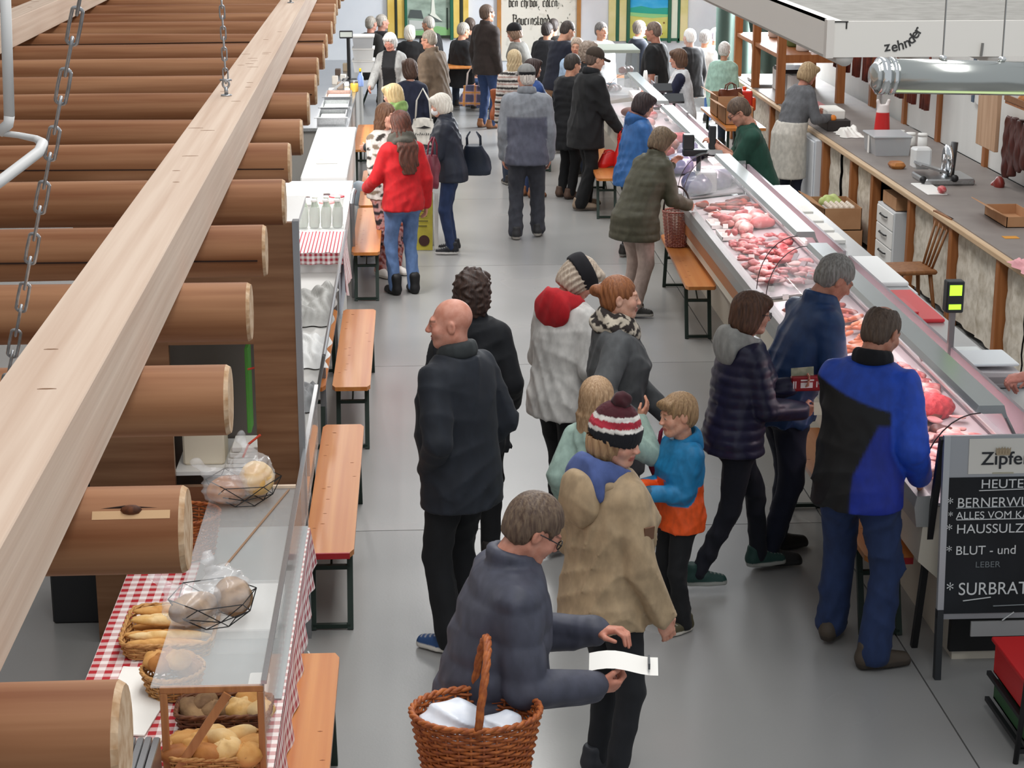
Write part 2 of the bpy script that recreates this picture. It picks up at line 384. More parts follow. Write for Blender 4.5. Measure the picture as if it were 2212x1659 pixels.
def fold(amp,seed):
    r=random.Random(seed); a,b,c=[r.uniform(0,6.28) for _ in range(3)]
    rg=lambda u:1-2*np.abs(np.sin(u))**.7
    return lambda x,y,z: amp*(rg(17*(z+.30*np.sin(8*x+a)+.22*np.sin(9*y+b)))*(.5+.5*np.sin(6*z+7*x+c))+.8*rg(29*(z-.5*x*np.sin(5*z+a)+.3*y)+b)*(.5+.5*np.sin(9*x+5*z+a)))
PEOPLE=[]
def person(label,pos,face=0,h=1.75,sex='m',g=1.,belly=0.,lean=0.,side=0.,head=(0,0,0),L=None,R=None,palmL=None,palmR=None,dirL=None,dirR=None,curl=(.35,.35),
           poleL=None,poleR=None,feet=((-.10,0,-8),(.10,0,8)),top=None,legs=None,shoes=('2a2624','8a8680',False),hair=('short','5a4a3c'),skin='d3a085',lip='b06a60',stub=None,
           glasses=None,hat=None,collar=None,q=1,child=False,hs=None,group=None,vest=None,lower=True,sit=0.):
    seed=len(PEOPLE)*13+5; sc=h/1.75; root=thing('person',label,'person',(pos[0],pos[1],0),math.radians(-face),group); root.scale=(sc,)*3; PEOPLE.append(root)
    if sit:
        root.location.z=-sit; zz_=sit/sc; feet=((-.12,.30+.25*zz_,-6,zz_),(.12,.32+.25*zz_,6,zz_))
    top=dict(dict(c='30343c',hem=.80,ease=.025,r=.8,quilt=0,fold=.005,sleeve='long',flare=0.,bump=.25,cuff=None,w=1.),**(top or {})); legs=dict(dict(c='2b3444',r=.85,fold=.005,ease=.014,hemr=.058),**(legs or {}))
    hh={1:.011,2:.015,3:.02}[q]; hr={1:.0052,2:.0065,3:.0085}[q]; hs=hs or (1.28 if child else 1.)
    sw=.168 if sex=='m' else .150
    if child: sw=.15
    drop=lean*lean/1.1+side*side/1.1
    def sh(z): return np.clip((np.asarray(z,float)-.93)/.52,0,1.3)**1.15
    def pt(x,y,z): t=float(sh(z)); return np.array((x+side*t,y+lean*t,z-drop*t))
    S={-1:pt(-sw,-.012,1.392),1:pt(sw,-.012,1.392)}; NB=pt(0,-.02,1.475)
    Wr={};El={}
    for k,tg,pole in((-1,L,poleL),(1,R,poleR)):
        tg=(k*(sw+.055+.05*(g-1)),.03+lean*.5,.84) if tg is None else tg
        El[k],Wr[k]=ik(S[k],tg,.295,.26,pole if pole is not None else (k*.32,-.75,-.35))
    hip={-1:np.array((-.088,0.,.90)),1:np.array((.088,0.,.90))}; Kn={};An={}
    for k,f in((-1,feet[0]),(1,feet[1])):
        z=f[3] if len(f)>3 else 0.
        fy=math.radians(-f[2]); fd=np.array((-math.sin(fy),math.cos(fy),0)); An[k]=np.array((f[0],f[1]-.0,.085+z)); Kn[k],An[k]=ik(hip[k],An[k],.415,.405,fd+np.array((0,.3,0)))
    # --- body (skin): core, head with neck, both hands, one mesh
    parts=[]
    s=Sdf((-.75,-.75,0),(.75,.85,1.6),.03)
    s.loft([.84,.95,1.1,1.28,1.40,1.46],[.13,.15,.13,.14,.13,.06],[.08,.09,.08,.09,.07,.05],[float(side*sh(z)) for z in(.84,.95,1.1,1.28,1.4,1.46)],[float(lean*sh(z))-.01 for z in(.84,.95,1.1,1.28,1.4,1.46)],.05)
    for k in(-1,1):
        s.rc(S[k],El[k],.045,.036,.03).rc(El[k],Wr[k],.036,.026,.03).rc(hip[k],Kn[k],.07,.045,.04).rc(Kn[k],An[k],.045,.032,.03)
    V,Q=s.mesh(); parts.append((V,Q,np.tile(np.array(lin(skin)),(len(V),1))))
    if top['sleeve']=='short':
        for k in(-1,1):
            a=np.minimum(El[k],Wr[k])-.08; b=np.maximum(El[k],Wr[k])+.08; s=Sdf(a,b,.009)
            mid=El[k]+(Wr[k]-El[k])*.35
            s.rc(El[k],mid,.044,.046,.02).rc(mid,Wr[k],.046,.027,.02).rc(El[k],El[k]+(S[k]-El[k])*.28,.044,.046,.02)
            V,Q=s.mesh(); parts.append((V,Q,np.tile(np.array(lin(skin)),(len(V),1))))
    Rh=rot3(*head); hp=NB+np.array((0,.012,.055)); V,Q=headmesh(sex if not child else 'f',hr)
    toh=lambda V:(np.asarray(V)*hs-np.array((0,-.025,-.105*hs)))@Rh.T+hp
    parts.append((toh(V),Q,headcol(V,skin,hair[1] if hair else '6a5040',lip,stub)))
    for k,pl,dr,cu in((-1,palmL,dirL,curl[0]),(1,palmR,dirR,curl[1])):
        V,Q=handmesh(cu,{1:.0048,2:.006,3:.008}[q])
        d=np.array(dr,float) if dr is not None else Wr[k]-El[k]; d=d/np.linalg.norm(d); pn=np.array(pl if pl is not None else (-k,.15,0),float)
        z=-(pn-d*(pn@d)); z/=max(np.linalg.norm(z),1e-6); x=np.cross(d,z)
        M=np.stack([x,d,z],1); V=V*(1.12 if child else (1. if sex=='m' else .93))
        if k<0: V=V*np.array((-1,1,1)); Q=Q[:,::-1]
        V=V@M.T+Wr[k]+d*.012; c=np.tile(np.array(lin(skin)),(len(V),1))*np.array((1.,.93,.92)); parts.append((V,Q,c))
    n=0;VV=[];QQ=[];CC=[]
    for V,Q,c in parts: VV.append(V);QQ.append(Q+n);CC.append(c);n+=len(V)
    raw('body',np.concatenate(VV),np.concatenate(QQ),mat('ffffff',.5,0,'eedfd8',30,vc=True,bump=.06,bsc=220),root,True,np.concatenate(CC))
    # --- top garment
    e=top['ease']; hem=top['hem']; w=top['w']
    zs=[hem,.92,1.08,1.27,1.385,1.44,1.485]; zs=sorted(set(zs)) if hem<.92 else [hem]+[z for z in zs[1:] if z>hem+.03]
    aw=lambda z:np.interp(z,[.6,.92,1.08,1.27,1.385,1.44,1.485],[.182+top['flare'],.170+top['flare']*.4,.150+belly*.35,.168,.166 if sex=='m' else .15,.11,.07])*g*w+e
    bw=lambda z:np.interp(z,[.6,.92,1.08,1.27,1.385,1.44,1.485],[.14+top['flare'],.128+top['flare']*.4,.115+belly*.5,.125+(.012 if sex=='f' else 0),.098,.08,.06])*g*w+e
    yo=lambda z:np.interp(z,[.8,.95,1.1,1.27,1.485],[-.012,-.014+belly*.1,.0+belly*.45,.006+(.012 if sex=='f' else 0),-.02])
    m=.12+e; P=[S[-1],S[1],El[-1],El[1],Wr[-1],Wr[1],np.array((-.24*g,-.2,hem)),np.array((.24*g,.2,hem)),pt(0,-.2,1.5),pt(0,.2,1.5)]
    lo=np.min(P,0)-m; hi=np.max(P,0)+m; lo[2]=max(lo[2],min(hem,min(Wr[-1][2],Wr[1][2]))-.08)
    s=Sdf(lo,hi,hh); cx=[float(side*sh(z)) for z in zs]; cy=[float(lean*sh(z)+yo(z)) for z in zs]; zz=[z-drop*float(sh(z)) for z in zs]
    s.loft(zz,[float(aw(z)) for z in zs],[float(bw(z)) for z in zs],cx,cy,.02)
    ins=np.array((.03,0,.012))
    s.rc(S[-1]+ins,S[1]+ins*np.array((-1,1,1)),.048+e*.6,None,.07)
    for k in(-1,1):
        r0=.053 if sex=='m' else .046; r0*=(.5+.5*g)
        if top['sleeve']=='short': s.rc(S[k],S[k]+(El[k]-S[k])*.75,r0+e+.006,r0+e+.006,.02)
        elif top['sleeve']=='none': pass
        else: s.rc(S[k],El[k],r0+e*.9,r0*.85+e*.9,.014).rc(El[k],Wr[k],r0*.85+e*.9,.034+e*.7,.006)
    if collar and collar[0] in('stand','shirt'):
        t=.020 if collar[0]=='stand' else .013; rr=.069 if sex=='m' else .062; hz=.045 if collar[0]=='stand' else .018
        ring=[NB+np.array((rr*math.sin(a),rr*1.02*math.cos(a)+.008,hz-.016*math.cos(a))) for a in np.linspace(.25,2*PI-.25,13)]
        if len(collar)==1 or collar[1] is None:
            for i in range(12): s.rc(ring[i],ring[i+1],t,t,.012); s.rc(ring[i]-np.array((0,0,.03)),ring[i+1]-np.array((0,0,.03)),t*1.2,t*1.2,.02)
    if top['fold']: s.disp(fold(top['fold'],seed))
    if top['quilt']:
        pq=top['quilt']; aq=top.get('qa',.007)
        s.disp(lambda x,y,z:aq*(np.abs(np.sin(PI*z/pq))**.7-.6))
    V,Q=s.mesh()
    def segd(P,a,b):
        d=b-a; t=np.clip((P-a)@d/(d@d),0,1); return np.linalg.norm(P-a-t[:,None]*d,axis=1)
    info={}
    for k in(-1,1): info[k]=np.minimum(segd(V,S[k],El[k]),segd(V,El[k],Wr[k])); info['t%d'%k]=np.clip((V-El[k])@(Wr[k]-El[k])/((Wr[k]-El[k])@(Wr[k]-El[k])),-1,1)
    rA=.053+e+.008; xs_=V[:,0]-side*np.clip((V[:,2]-.93)/.52,0,1.3); info['arm']=((info[-1]<rA)&(xs_<-sw*1.17))|((info[1]<rA)&(xs_>sw*1.17)); info['armL']=(info[-1]<rA)&(xs_<-.05); info['armR']=(info[1]<rA)&(xs_>.05)
    raw('jacket' if top['sleeve']=='long' else 'shirt',V,Q,clothmat(top['r'],top['bump'],.15 if top['r']>.6 else 0),root,True,colour(top['c'],V,info))
    # --- collar, hood, scarf as parts of their own
    if collar and len(collar)>1 and collar[1]:
        kd,cc=collar[0],collar[1]; s=Sdf(NB-.24,NB+.2,.010 if q<3 else .015)
        if kd in('stand','shirt'):
            s.path(ring,t+.003,.012).path([p-np.array((0,0,.028)) for p in ring],t*1.25,.02)
        elif kd=='hood':
            b=collar[2] if len(collar)>2 else 1.
            ring=[NB+np.array((.098*math.sin(a),.088*math.cos(a)+.005,.012-.045*math.cos(a)*b)) for a in np.linspace(.35,2*PI-.35,13)]
            s.path(ring,[.022+.008*(1-abs(i-6)/6) for i in range(13)],.02); s.el(NB+np.array((0,-.098*b-.008,-.035)),(.128*b,.04,.10*b),.06).el(NB+np.array((0,-.05,.0)),(.12*b,.075,.045),.05); s.el(NB+np.array((0,0,.075)),(.085,.085,.075),.02,1); s.disp(fold(.004,seed+3))
        elif kd=='scarf':
            for dz,rr,tt in((.0,.092,.046),(.045,.080,.036)):
                ring=[NB+np.array((rr*math.sin(a),rr*.95*math.cos(a)+.01,dz-.022*math.cos(a))) for a in np.linspace(0,2*PI,15)]; s.path(ring,tt,.018)
            s.disp(lambda x,y,z:.007*np.sin(40*z+14*x+9*np.sin(8*y)))
            if len(collar)>2 and collar[2]: s.el(NB+np.array((0,.10,-.10)),(.075,.045,.10),.04)
        V,Q=s.mesh(); raw({'stand':'collar','shirt':'collar','hood':'hood','scarf':'scarf'}[kd],V,Q,clothmat(.85,.3,.2),root,True,colour(cc,V,{}))
    if vest:                                       # apron or waistcoat worn over the top
        lo[2]=min(lo[2],vest.get('z0',.55)-.05); s=Sdf(lo,hi,hh); zs2=[vest.get('z0',.55),.75,.92,1.08,1.27,vest.get('z1',1.36)]; ex=e+.012
        s.loft([z-drop*float(sh(z)) for z in zs2],[float(aw(z))+.010 for z in zs2],[float(bw(z))+.012 for z in zs2],[float(side*sh(z)) for z in zs2],[float(lean*sh(z)+yo(z)) for z in zs2],.02)
        if vest.get('front'): s.half((0,-1,0),.03)
        for k in(-1,1): s.rc(S[k],El[k],.085,.06,.01,1)
        V,Q=s.mesh(); raw(vest.get('name','apron'),V,Q,clothmat(.85,.2),root,True,colour(vest['c'],V,{}))
    # --- trousers and shoes
    if lower:
        e2=legs['ease']; s=Sdf((-.36,-.6,.03),(.36,.6,1.06),hh*1.15)
        s.loft([.80,.90,1.0,1.04],[.15*g+e2,.165*g+e2,.15*g+e2,.14*g+e2],[.10*g+e2,.122*g+e2,.108*g+e2,.10*g],[0]*4,[-.015,-.022,-.01,0],.03)
        for k in(-1,1):
            a=An[k]+np.array((0,0,-.02)); th=(.083 if sex=='m' else .086)*g
            s.rc(hip[k],Kn[k],th+e2,.058+e2,.05).rc(Kn[k],a,.056+e2,legs['hemr'],.02)
        s.half((0,0,1),max(.88,hem+.10)); s.disp(fold(legs['fold'],seed+1)); V,Q=s.mesh()
        raw('trousers',V,Q,clothmat(legs['r'],.3,.1),root,True,colour(legs['c'],V,{}))
        for k,f in((-1,feet[0]),(1,feet[1])):
            V,Q,c=shoe(shoes[0],shoes[1],shoes[2],1.)
            o=raw('shoe',V,Q,mat('ffffff',.6,0,vc=True),root,True,c); z=f[3] if len(f)>3 else 0.
            o.location=(An[k][0],An[k][1]+.0,An[k][2]-.085); o.rotation_euler=(math.radians(-f[4]) if len(f)>4 else 0,0,math.radians(-f[2])); o.scale=(1.05,1.05 if sex=='m' else .95,1)
    # --- hair and headwear
    def hp_raw(name,V,Q,m,vc=None): return raw(name,toh(V),Q,m,root,True,vc)
    if hair and hair[0]:
        V,Q=hairmesh(hair[0],{1:.006,2:.0075,3:.01}[q],seed); c=hair[1]
        if hat and hat[0]!='band': zc=(V[:,2]-(.18 if hat[0]=='beanie' else .25 if hat[0]=='bonnet' else 0)*V[:,1]<{'beanie':.012,'cap':.034,'bonnet':.04}[hat[0]]); Q=Q[zc[Q].all(1)]
        hp_raw('hair',V,Q,mat(c,.55,0,hair[2] if len(hair)>2 else '%02x%02x%02x'%tuple(min(255,int(int(c[i:i+2],16)*1.45+12)) for i in(0,2,4)),48,(2.2,2.2,.22),.35,ctr=(.36,.7)))
    if glasses:
        gm=mat(glasses,.3); gg=G()
        for x in(-1,1):
            rg=[(x*.033+.021*math.cos(t),.099+.004*math.cos(t)*x*-1,.0+.017*math.sin(t)) for t in np.linspace(0,2*PI,13)[:-1]]; gg.tube(rg,.0024,5,closed=True)
            gg.tube([(x*.054,.097,.004),(x*.074,.06,.006),(x*.083,-.01,.006)],.0022,5)
        gg.tube([(-.012,.103,.003),(.012,.103,.003)],.002,5); hp_raw('glasses',np.array(gg.V),gg.F,gm)
    if hat:
        kd=hat[0]
        s=Sdf((-.14,-.16,-.1),(.14,.24,.25),.007)
        if kd=='beanie':
            s.el((0,-.02,.05),(.092,.109,.108)).loft([-.008,.03,.06],[.093,.096,.093],[.112,.115,.112],[0]*3,[-.018]*3,.02); s.half((0,-.12,-1),.012)
            s.disp(lambda x,y,z:.0022*np.sin(np.arctan2(x,y)*46))
        elif kd=='cap':
            s.el((0,-.02,.055),(.088,.106,.085)); s.half((0,.0,-1),-.025)
            y=1 if len(hat)<4 or hat[3] else -1
            s.rc((-.045,y*.085,.03),(.045,y*.085,.03),.011,None,.01).rc((-.042,y*.13,.018),(.042,y*.13,.018),.008,None,.03).rc((-.03,y*.155,.01),(.03,y*.155,.01),.006,None,.03).el((0,y*.115,.024),(.068,.055,.008),.02)
        elif kd=='band':
            s.el((0,-.022,.034),(.104,.122,.117)); s.half((0,-.5,-1),.02); s.half((0,.5,1),.082)
        elif kd=='bonnet':
            s.el((0,-.025,.045),(.10,.118,.105)); s.half((0,.25,-1),-.035)
        V,Q=s.mesh(); o=hp_raw({'beanie':'beanie','cap':'cap','band':'headband','bonnet':'beret'}[kd],V,Q,clothmat(.9,.4,.2),colour(hat[1],V,{}))
        if kd=='beanie':
            s=Sdf((-.06,-.08,.1),(.06,.06,.22),.006); s.el((0,-.02,.165),(.042,.042,.038)); s.disp(lambda x,y,z:.006*np.sin(90*x)*np.sin(85*y+1)*np.sin(95*z))
            V,Q=s.mesh(); p=raw('pompom',toh(V),Q,clothmat(.95,.6,.4),o,True,colour(hat[2],V,{})); 
    return root,dict(W=Wr,E=El,S=S,NB=NB,sc=sc)
def loc2w(root,p):                                 # local (1.75 m figure) point -> world
    a=root.rotation_euler[2]; s=root.scale[0]; x,y,z=[float(v)*s for v in p]
    return (root.location[0]+x*math.cos(a)-y*math.sin(a),root.location[1]+x*math.sin(a)+y*math.cos(a),z)
# ---------------------------------------------------------------- the setting
CONC=mat('8f8f8d',.26,0,'9d9c9a',.7,(1,1,1),.03,80,(.25,.75),rvar=.04,detail=2)
_g=G(); _g.box((-9,-1.5,-.25),(9,31.6,-.012)); floor=struct(_g.build('floor',mat('6f6e6b',.8)))
# cast concrete bays with sawn joints
_xs=[-9,-5,-1.35,2.42,5.9,9]; _ys=[-1.5,2.9,6.6,10.3,14.0,17.7,21.4,25.1,28.8,31.6]
for i in range(5):
    for j in range(9):
        g=G(); g.box((_xs[i]+.004,_ys[j]+.004,-.012),(_xs[i+1]-.004,_ys[j+1]-.004,0)); g.build('floor_slab',CONC,floor)
WY=31.6; PLAST=mat('d6dae0',.85,0,'c9ced6',1.2,bump=.1)
g=G(); g.box((-9,WY,0),(9,WY+.25,6.5)); wall_back=struct(g.build('wall_back',PLAST))
g=G(); g.box((5.75,13.0,0),(6.0,WY,6.5)); wall_right=struct(g.build('wall_right',mat('d9d8d4',.85,0,'cbcac5',1.5)))
g=G(); g.box((-7.25,-1.5,0),(-7.0,WY,6.5)); struct(g.build('wall_left',mat('b9b4aa',.85,0,'a8a399',1.5)))
YW=mat('c9a84e',.7,0,'d9bf6a',3); YW2=mat('d8cf9e',.7,0,'c6c07e',3); GRN=mat('1d5a44',.6); DKG=mat('20281c',.7); OCH=mat('b07a3c',.75,0,'94683a',4)
def wallpt(x,y): return atY(x,y,WY-.02)
def frame_panel(name,n,x0,x1,zb,cols,pic):
    # painted shutter boards left and right of a framed mural; every board its own piece
    r=struct(thing(name,None,None,(0,WY,0)))
    zt=zb+2.6
    for k,(a,b,m,d) in enumerate(cols):
        g=G((0,WY,0)); g.box((a,WY-.05-d,zb if d<.02 else zb-.03),(b,WY,zt),.006); g.build('shutter_board',m,r)
    pic(r,zb,zt); return r
def px2X(x): return atY(x,40,WY)[0]
# left mural: grey landscape with a steeple
Lx=[px2X(v) for v in(837,853,858,874,880,972,979,993,1000,1012)]
zb=atY(910,82,WY)[2]
def picL(r,zb,zt):
    a,b=Lx[4],Lx[5]; bk=WY-.03
    g=G((0,WY,0)); g.box((a,bk,zb+.04),(b,WY,zt)); g.build('mural_panel',mat('7c8c80',.8,0,'9fb0a4',3.5,(1,1,2)),r)
    def flat(name,poly,m,k=1): G((0,WY,0)).prism(poly,'y',bk-.004*k,bk).build(name,m,r)
    w=b-a
    flat('mural_shape',[(a,zb+.04),(b,zb+.04),(b,zb+.16),(a+w*.7,zb+.2),(a+w*.4,zb+.13),(a,zb+.12)],mat('7fae74',.8))
    flat('mural_shape',[(a+w*.02,zb+.34),(a+w*.38,zb+.32),(a+w*.33,zb+.46),(a+w*.08,zb+.47)],mat('4c5352',.8),2)
    flat('mural_shape',[(a+w*.5,zb+.36),(a+w*.82,zb+.28),(a+w*.66,zb+.40),(a+w*.6,zb+.9),(a+w*.56,zb+.42)],mat('d9dcd2',.8),2)
    flat('mural_shape',[(a+w*.5,zb+.40),(a+w*.82,zb+.27),(a+w*.6,zb+.27)],mat('59615f',.8),3)
    flat('mural_shape',[(a+w*.92,zb+.14),(a+w*.95,zb+.14),(a+w*.95,zb+.5),(a+w*.92,zb+.5)],mat('26302a',.8),2)
    flat('mural_shape',[(a+w*.04,zb+.14),(a+w*.4,zb+.16),(a+w*.4,zb+.28),(a+w*.04,zb+.30)],mat('b9bdb9',.8),2)
    G((0,WY,0)).box((Lx[3],WY-.07,zb),(Lx[6],WY,zb+.045)).build('frame_rail',DKG,r)
frame_panel('window_1',1,0,0,zb,[(Lx[0],Lx[1],YW,.0),(Lx[1],Lx[2],DKG,.01),(Lx[2],Lx[3],YW,.0),(Lx[3],Lx[4],GRN,.03),(Lx[5],Lx[6],GRN,.03),(Lx[6],Lx[7],YW,.0),(Lx[7],Lx[8],DKG,.01),(Lx[8],Lx[9],YW,.0)],picL)
Rx=[px2X(v) for v in(1314,1330,1337,1353,1360,1442,1449,1463,1468,1485)]
zb2=atY(1400,88,WY)[2]
def picR(r,zb,zt):
    a,b=Rx[4],Rx[5]; bk=WY-.03; w=b-a
    g=G((0,WY,0)); g.box((a,bk,zb+.04),(b,WY,zt)); g.build('mural_panel',mat('2f9fd6',.8,0,'57b6e0',3,(1,1,2)),r)
    def flat(name,poly,m,k=1): G((0,WY,0)).prism(poly,'y',bk-.004*k,bk).build(name,m,r)
    flat('mural_shape',[(a,zb+.04),(b,zb+.04),(b,zb+.40),(a+w*.6,zb+.38),(a,zb+.42)],mat('c3c258',.8,0,'d0cc7c',5))
    flat('mural_shape',[(a,zb+.42),(a+w*.6,zb+.38),(b,zb+.40),(b,zb+.44),(a+w*.5,zb+.46),(a,zb+.5)],mat('8fc98a',.8),2)
    flat('mural_shape',[(a,zb+.48),(a+w*.5,zb+.455),(b,zb+.44),(b,zb+.55),(a+w*.6,zb+.54),(a+w*.3,zb+.58),(a,zb+.55)],mat('2fa08e',.8),3)
    for i,(u,v) in enumerate(((.12,.28),(.85,.12),(.18,.14),(.9,.3))): flat('mural_shape',[(a+w*u-.02,zb+v),(a+w*u,zb+v-.02),(a+w*u+.02,zb+v),(a+w*u,zb+v+.02)],mat('7a5a2c',.8),3)
    for u,c in((.36,'d86a70'),(.95,'e08a80')): flat('mural_shape',[(a+w*u-.03,zb+.80),(a+w*u+.03,zb+.82),(a+w*u,zb+.76)],mat(c,.8),2)
    G((0,WY,0)).box((Rx[3],WY-.07,zb),(Rx[8],WY,zb+.045)).build('frame_rail',GRN,r)
frame_panel('window_2',2,0,0,zb2,[(Rx[0],Rx[1],YW2,.0),(Rx[1],Rx[2],GRN,.01),(Rx[2],Rx[3],YW2,.0),(Rx[3],Rx[4],GRN,.03),(Rx[5],Rx[6],GRN,.03),(Rx[6],Rx[7],mat('d4dccb',.7),.0),(Rx[7],Rx[8],GRN,.02),(Rx[8],Rx[9],YW2,.0)],picR)
# motto panel with blackletter lettering
mx0,mx1=px2X(1078),px2X(1250)
sp=struct(thing('trim_1',None,None,(0,WY,0)))
G((0,WY,0)).box((mx0,WY-.02,.55),(mx1,WY,3.4)).build('motto_panel',mat('cfccc2',.85,0,'a8a69c',9,(1,1,1),0,None,(.55,.8)),sp)
for x in(mx0,mx1): G((0,WY,0)).box((x-.035,WY-.05,.55),(x+.035,WY,3.4)).build('frame_post',OCH,sp)
BL=mat('26241f',.8)
GL={'b':['l0','m1','t','b'],'e':['m0','t','d','b'],'n':['m0','t','m1'],'h':['l0','t','m1d'],'r':['m0','t2'],'a':['m0','m1','b','t'],'d':['m0','b','t','u1'],'l':['l0','b2'],
    ',':['c'],'B':['l0','L1','t9','t','b'],'u':['m0','b','m1'],'s':['m0u','t','d','m1l','b'],'t':['l0s','b2','t2'],'E':[]}
def black(word,x,z,hgt,parent):                    # broad-nib strokes, x height hgt
    wd=hgt*.50; y0,y1=WY-.026,WY-.020; n=hgt*.075
    for ch in word:
        if ch==' ': x+=wd*.9; continue
        g=G((0,WY,0)); W=wd*(1.35 if ch=='B' else .45 if ch==',' else .8 if ch in 'lrt' else 1)
        def st(xa,za,xb,zb): 
            g.prism([(xa-n,za-n*.6),(xa+n,za+n*.6),(xb+n,zb+n*.6),(xb-n,zb-n*.6)],'y',y0,y1)
        xl,xr=x+n,x+W*.72
        S=lambda k:k in GL[ch]
        if S('l0'): st(xl,z,xl,z+hgt*1.55)
        if S('l0s'): st(xl,z,xl,z+hgt*1.25)
        if S('m0'): st(xl,z+.08*hgt,xl,z+hgt*.92)
        if S('m0u'): st(xl,z+.5*hgt,xl,z+hgt*.92)
        if S('m1'): st(xr,z+.06*hgt,xr,z+hgt*.9)
        if S('m1l'): st(xr,z+.1*hgt,xr,z+hgt*.5)
        if S('m1d'): st(xr,z-.25*hgt,xr,z+hgt*.9)
        if S('u1'): st(xr,z+.06*hgt,xr,z+hgt*.8); st(xr,z+hgt*.8,xl,z+hgt*1.5)
        if S('L1'): st(xr+n,z+.08*hgt,xr+n,z+hgt*.75); st(xr,z+hgt*.9,xr,z+hgt*1.4)
        if S('t'): st(xl,z+hgt*.84,xl+(xr-xl)*.5,z+hgt*1.0); st(xl+(xr-xl)*.5,z+hgt*1.0,xr,z+hgt*.84)
        if S('t2'): st(xl,z+hgt*.86,xr+n,z+hgt*1.0)
        if S('t9'): st(xl-n*2,z+hgt*1.5,xr,z+hgt*1.42)
        if S('b'): st(xl,z+hgt*.14,xl+(xr-xl)*.5,z); st(xl+(xr-xl)*.5,z,xr,z+hgt*.14)
        if S('b2'): st(xl,z+hgt*.12,xr,z+hgt*.04)
        if S('d'): st(xl,z+hgt*.42,xr,z+hgt*.6)
        if S('c'): st(xl,z+hgt*.1,xl-n,z-hgt*.2)
        g.build('letter',BL,parent); x+=W
for wrd,px,py,hg in(('ben ehrbar, edlen',1099,15,.105),('Bauernstand,',1108,54,.115)):
    p=atY(px,py,WY); black(wrd,p[0],p[2],hg,sp)
G((0,WY,0)).grid(lambda u,v:(mx0+.1+u*.01,WY-.021,1),1,1)
for i in range(46):                                # flecks of the flower-spray painting
    x=random.uniform(mx1-.75,mx1-.06); z=random.uniform(1.15,1.75); a=random.uniform(0,3); d=.022
    if i%2: G((0,WY,0)).prism([(x-d*math.cos(a),z-d*math.sin(a)),(x+.008,z),(x+d*math.cos(a),z+d*math.sin(a)),(x-.008,z)],'y',WY-.026,WY-.02).build('fleck',mat('77776c',.9),sp)
# ---------------------------------------------------------------- hanging frame of logs over the left stalls
WOOD=mat('75431f',.7,0,'a37450',1.6,(.35,9,9),.25,None,(.3,.72))
BEAM=mat('cdb7a4',.75,0,'b99d88',2.2,(11,.22,11),.2,None,(.35,.75))
ENDW=mat('c9ae90',.8,0,'a8835e',30)
lf=thing('log_frame','suspended frame of brown round logs under two square pale beams, hung by chains','log frame',(-.50,2.92,0),math.radians(.80))
def logmesh(seed,ch=False):
    r=random.Random(seed); n=22; L=5.2; V=[];f=[];fm=[]; K=10
    xs=[-L+L*i/K for i in range(K)]+[-.012,0]; ph=[r.uniform(0,6) for _ in range(3)]
    for i,x in enumerate(xs):
        rr=.1*(1 if i<len(xs)-1 else .93)
        for k in range(n):
            a=2*PI*k/n; q=rr*(1+.012*math.sin(2*a+ph[0]+x)+.01*math.sin(3*a+ph[1]-x*2)); V.append((x,q*math.cos(a),2.35+q*math.sin(a)+.006*math.sin(x*1.1+ph[2])))
    for i in range(len(xs)-1):
        for k in range(n): f.append((i*n+k,i*n+(k+1)%n,(i+1)*n+(k+1)%n,(i+1)*n+k)); fm.append(1 if i==len(xs)-2 else 0)
    f.append(tuple(range((len(xs)-1)*n,len(xs)*n))); fm.append(1); f.append(tuple(range(n-1,-1,-1))); fm.append(1)
    me=bpy.data.meshes.new('log'); me.from_pydata(V,[],f); me.materials.append(WOOD); me.materials.append(ENDW)
    me.polygons.foreach_set('material_index',fm); me.polygons.foreach_set('use_smooth',[m==0 for m in fm]); return me
LM=[logmesh(i) for i in range(5)]
DARKCR=mat('2a150a',.9); SAP=mat('caa67e',.8)
NL=23
for i in range(NL):
    o=bpy.data.objects.new('log',LM[(i*3)%5]); COL.objects.link(o); o.parent=lf
    o.location=(random.uniform(-.015,.015)-.004*i*.3,i*1.043,random.uniform(-.006,.006)); 
    if i in(1,4,6,9,12,15): # drying cracks and the open knot of the nearest logs
        g=G()
        if i==1:
            ang=math.radians(128)
            for (x,l,w_,m) in((-.13,.13,.004,DARKCR),): 
                g.prism([(-.20,2.35+.1*math.sin(ang)),(-.13,2.35+.1*math.sin(ang)+.006),(-.02,2.35+.1*math.sin(ang)-.001),(-.13,2.35+.1*math.sin(ang)-.006)],'y',-.1*.64,-.1*.55)
            k=g.build('crack',DARKCR,o)
            G().obox((-.115,-.072,2.416),(1,0,0),(0,-.66,-.75),(0,-.75,.66),.085,.010,.0045).build('fresh_cut',SAP,o)
            G().ball((-.115,-.068,2.4275),(.024,.012,.012),10,6).build('knot',mat('6a3a1c',.7,0,'3a1c0c',60),o,True)
        else:
            z=.05*random.uniform(-.6,.8); y=-math.sqrt(.01-z*z)-.0008; s=random.uniform(-.02,.02)
            g.prism([(-3.2,2.35+z-.003),(-1.5,2.35+z+s*.4),(-.03,2.35+z+s),(-.03,2.35+z+s-.005),(-1.5,2.35+z+s*.4-.006),(-3.2,2.35+z-.004)],'y',y-.0016,y+.02); g.build('crack',DARKCR,o)
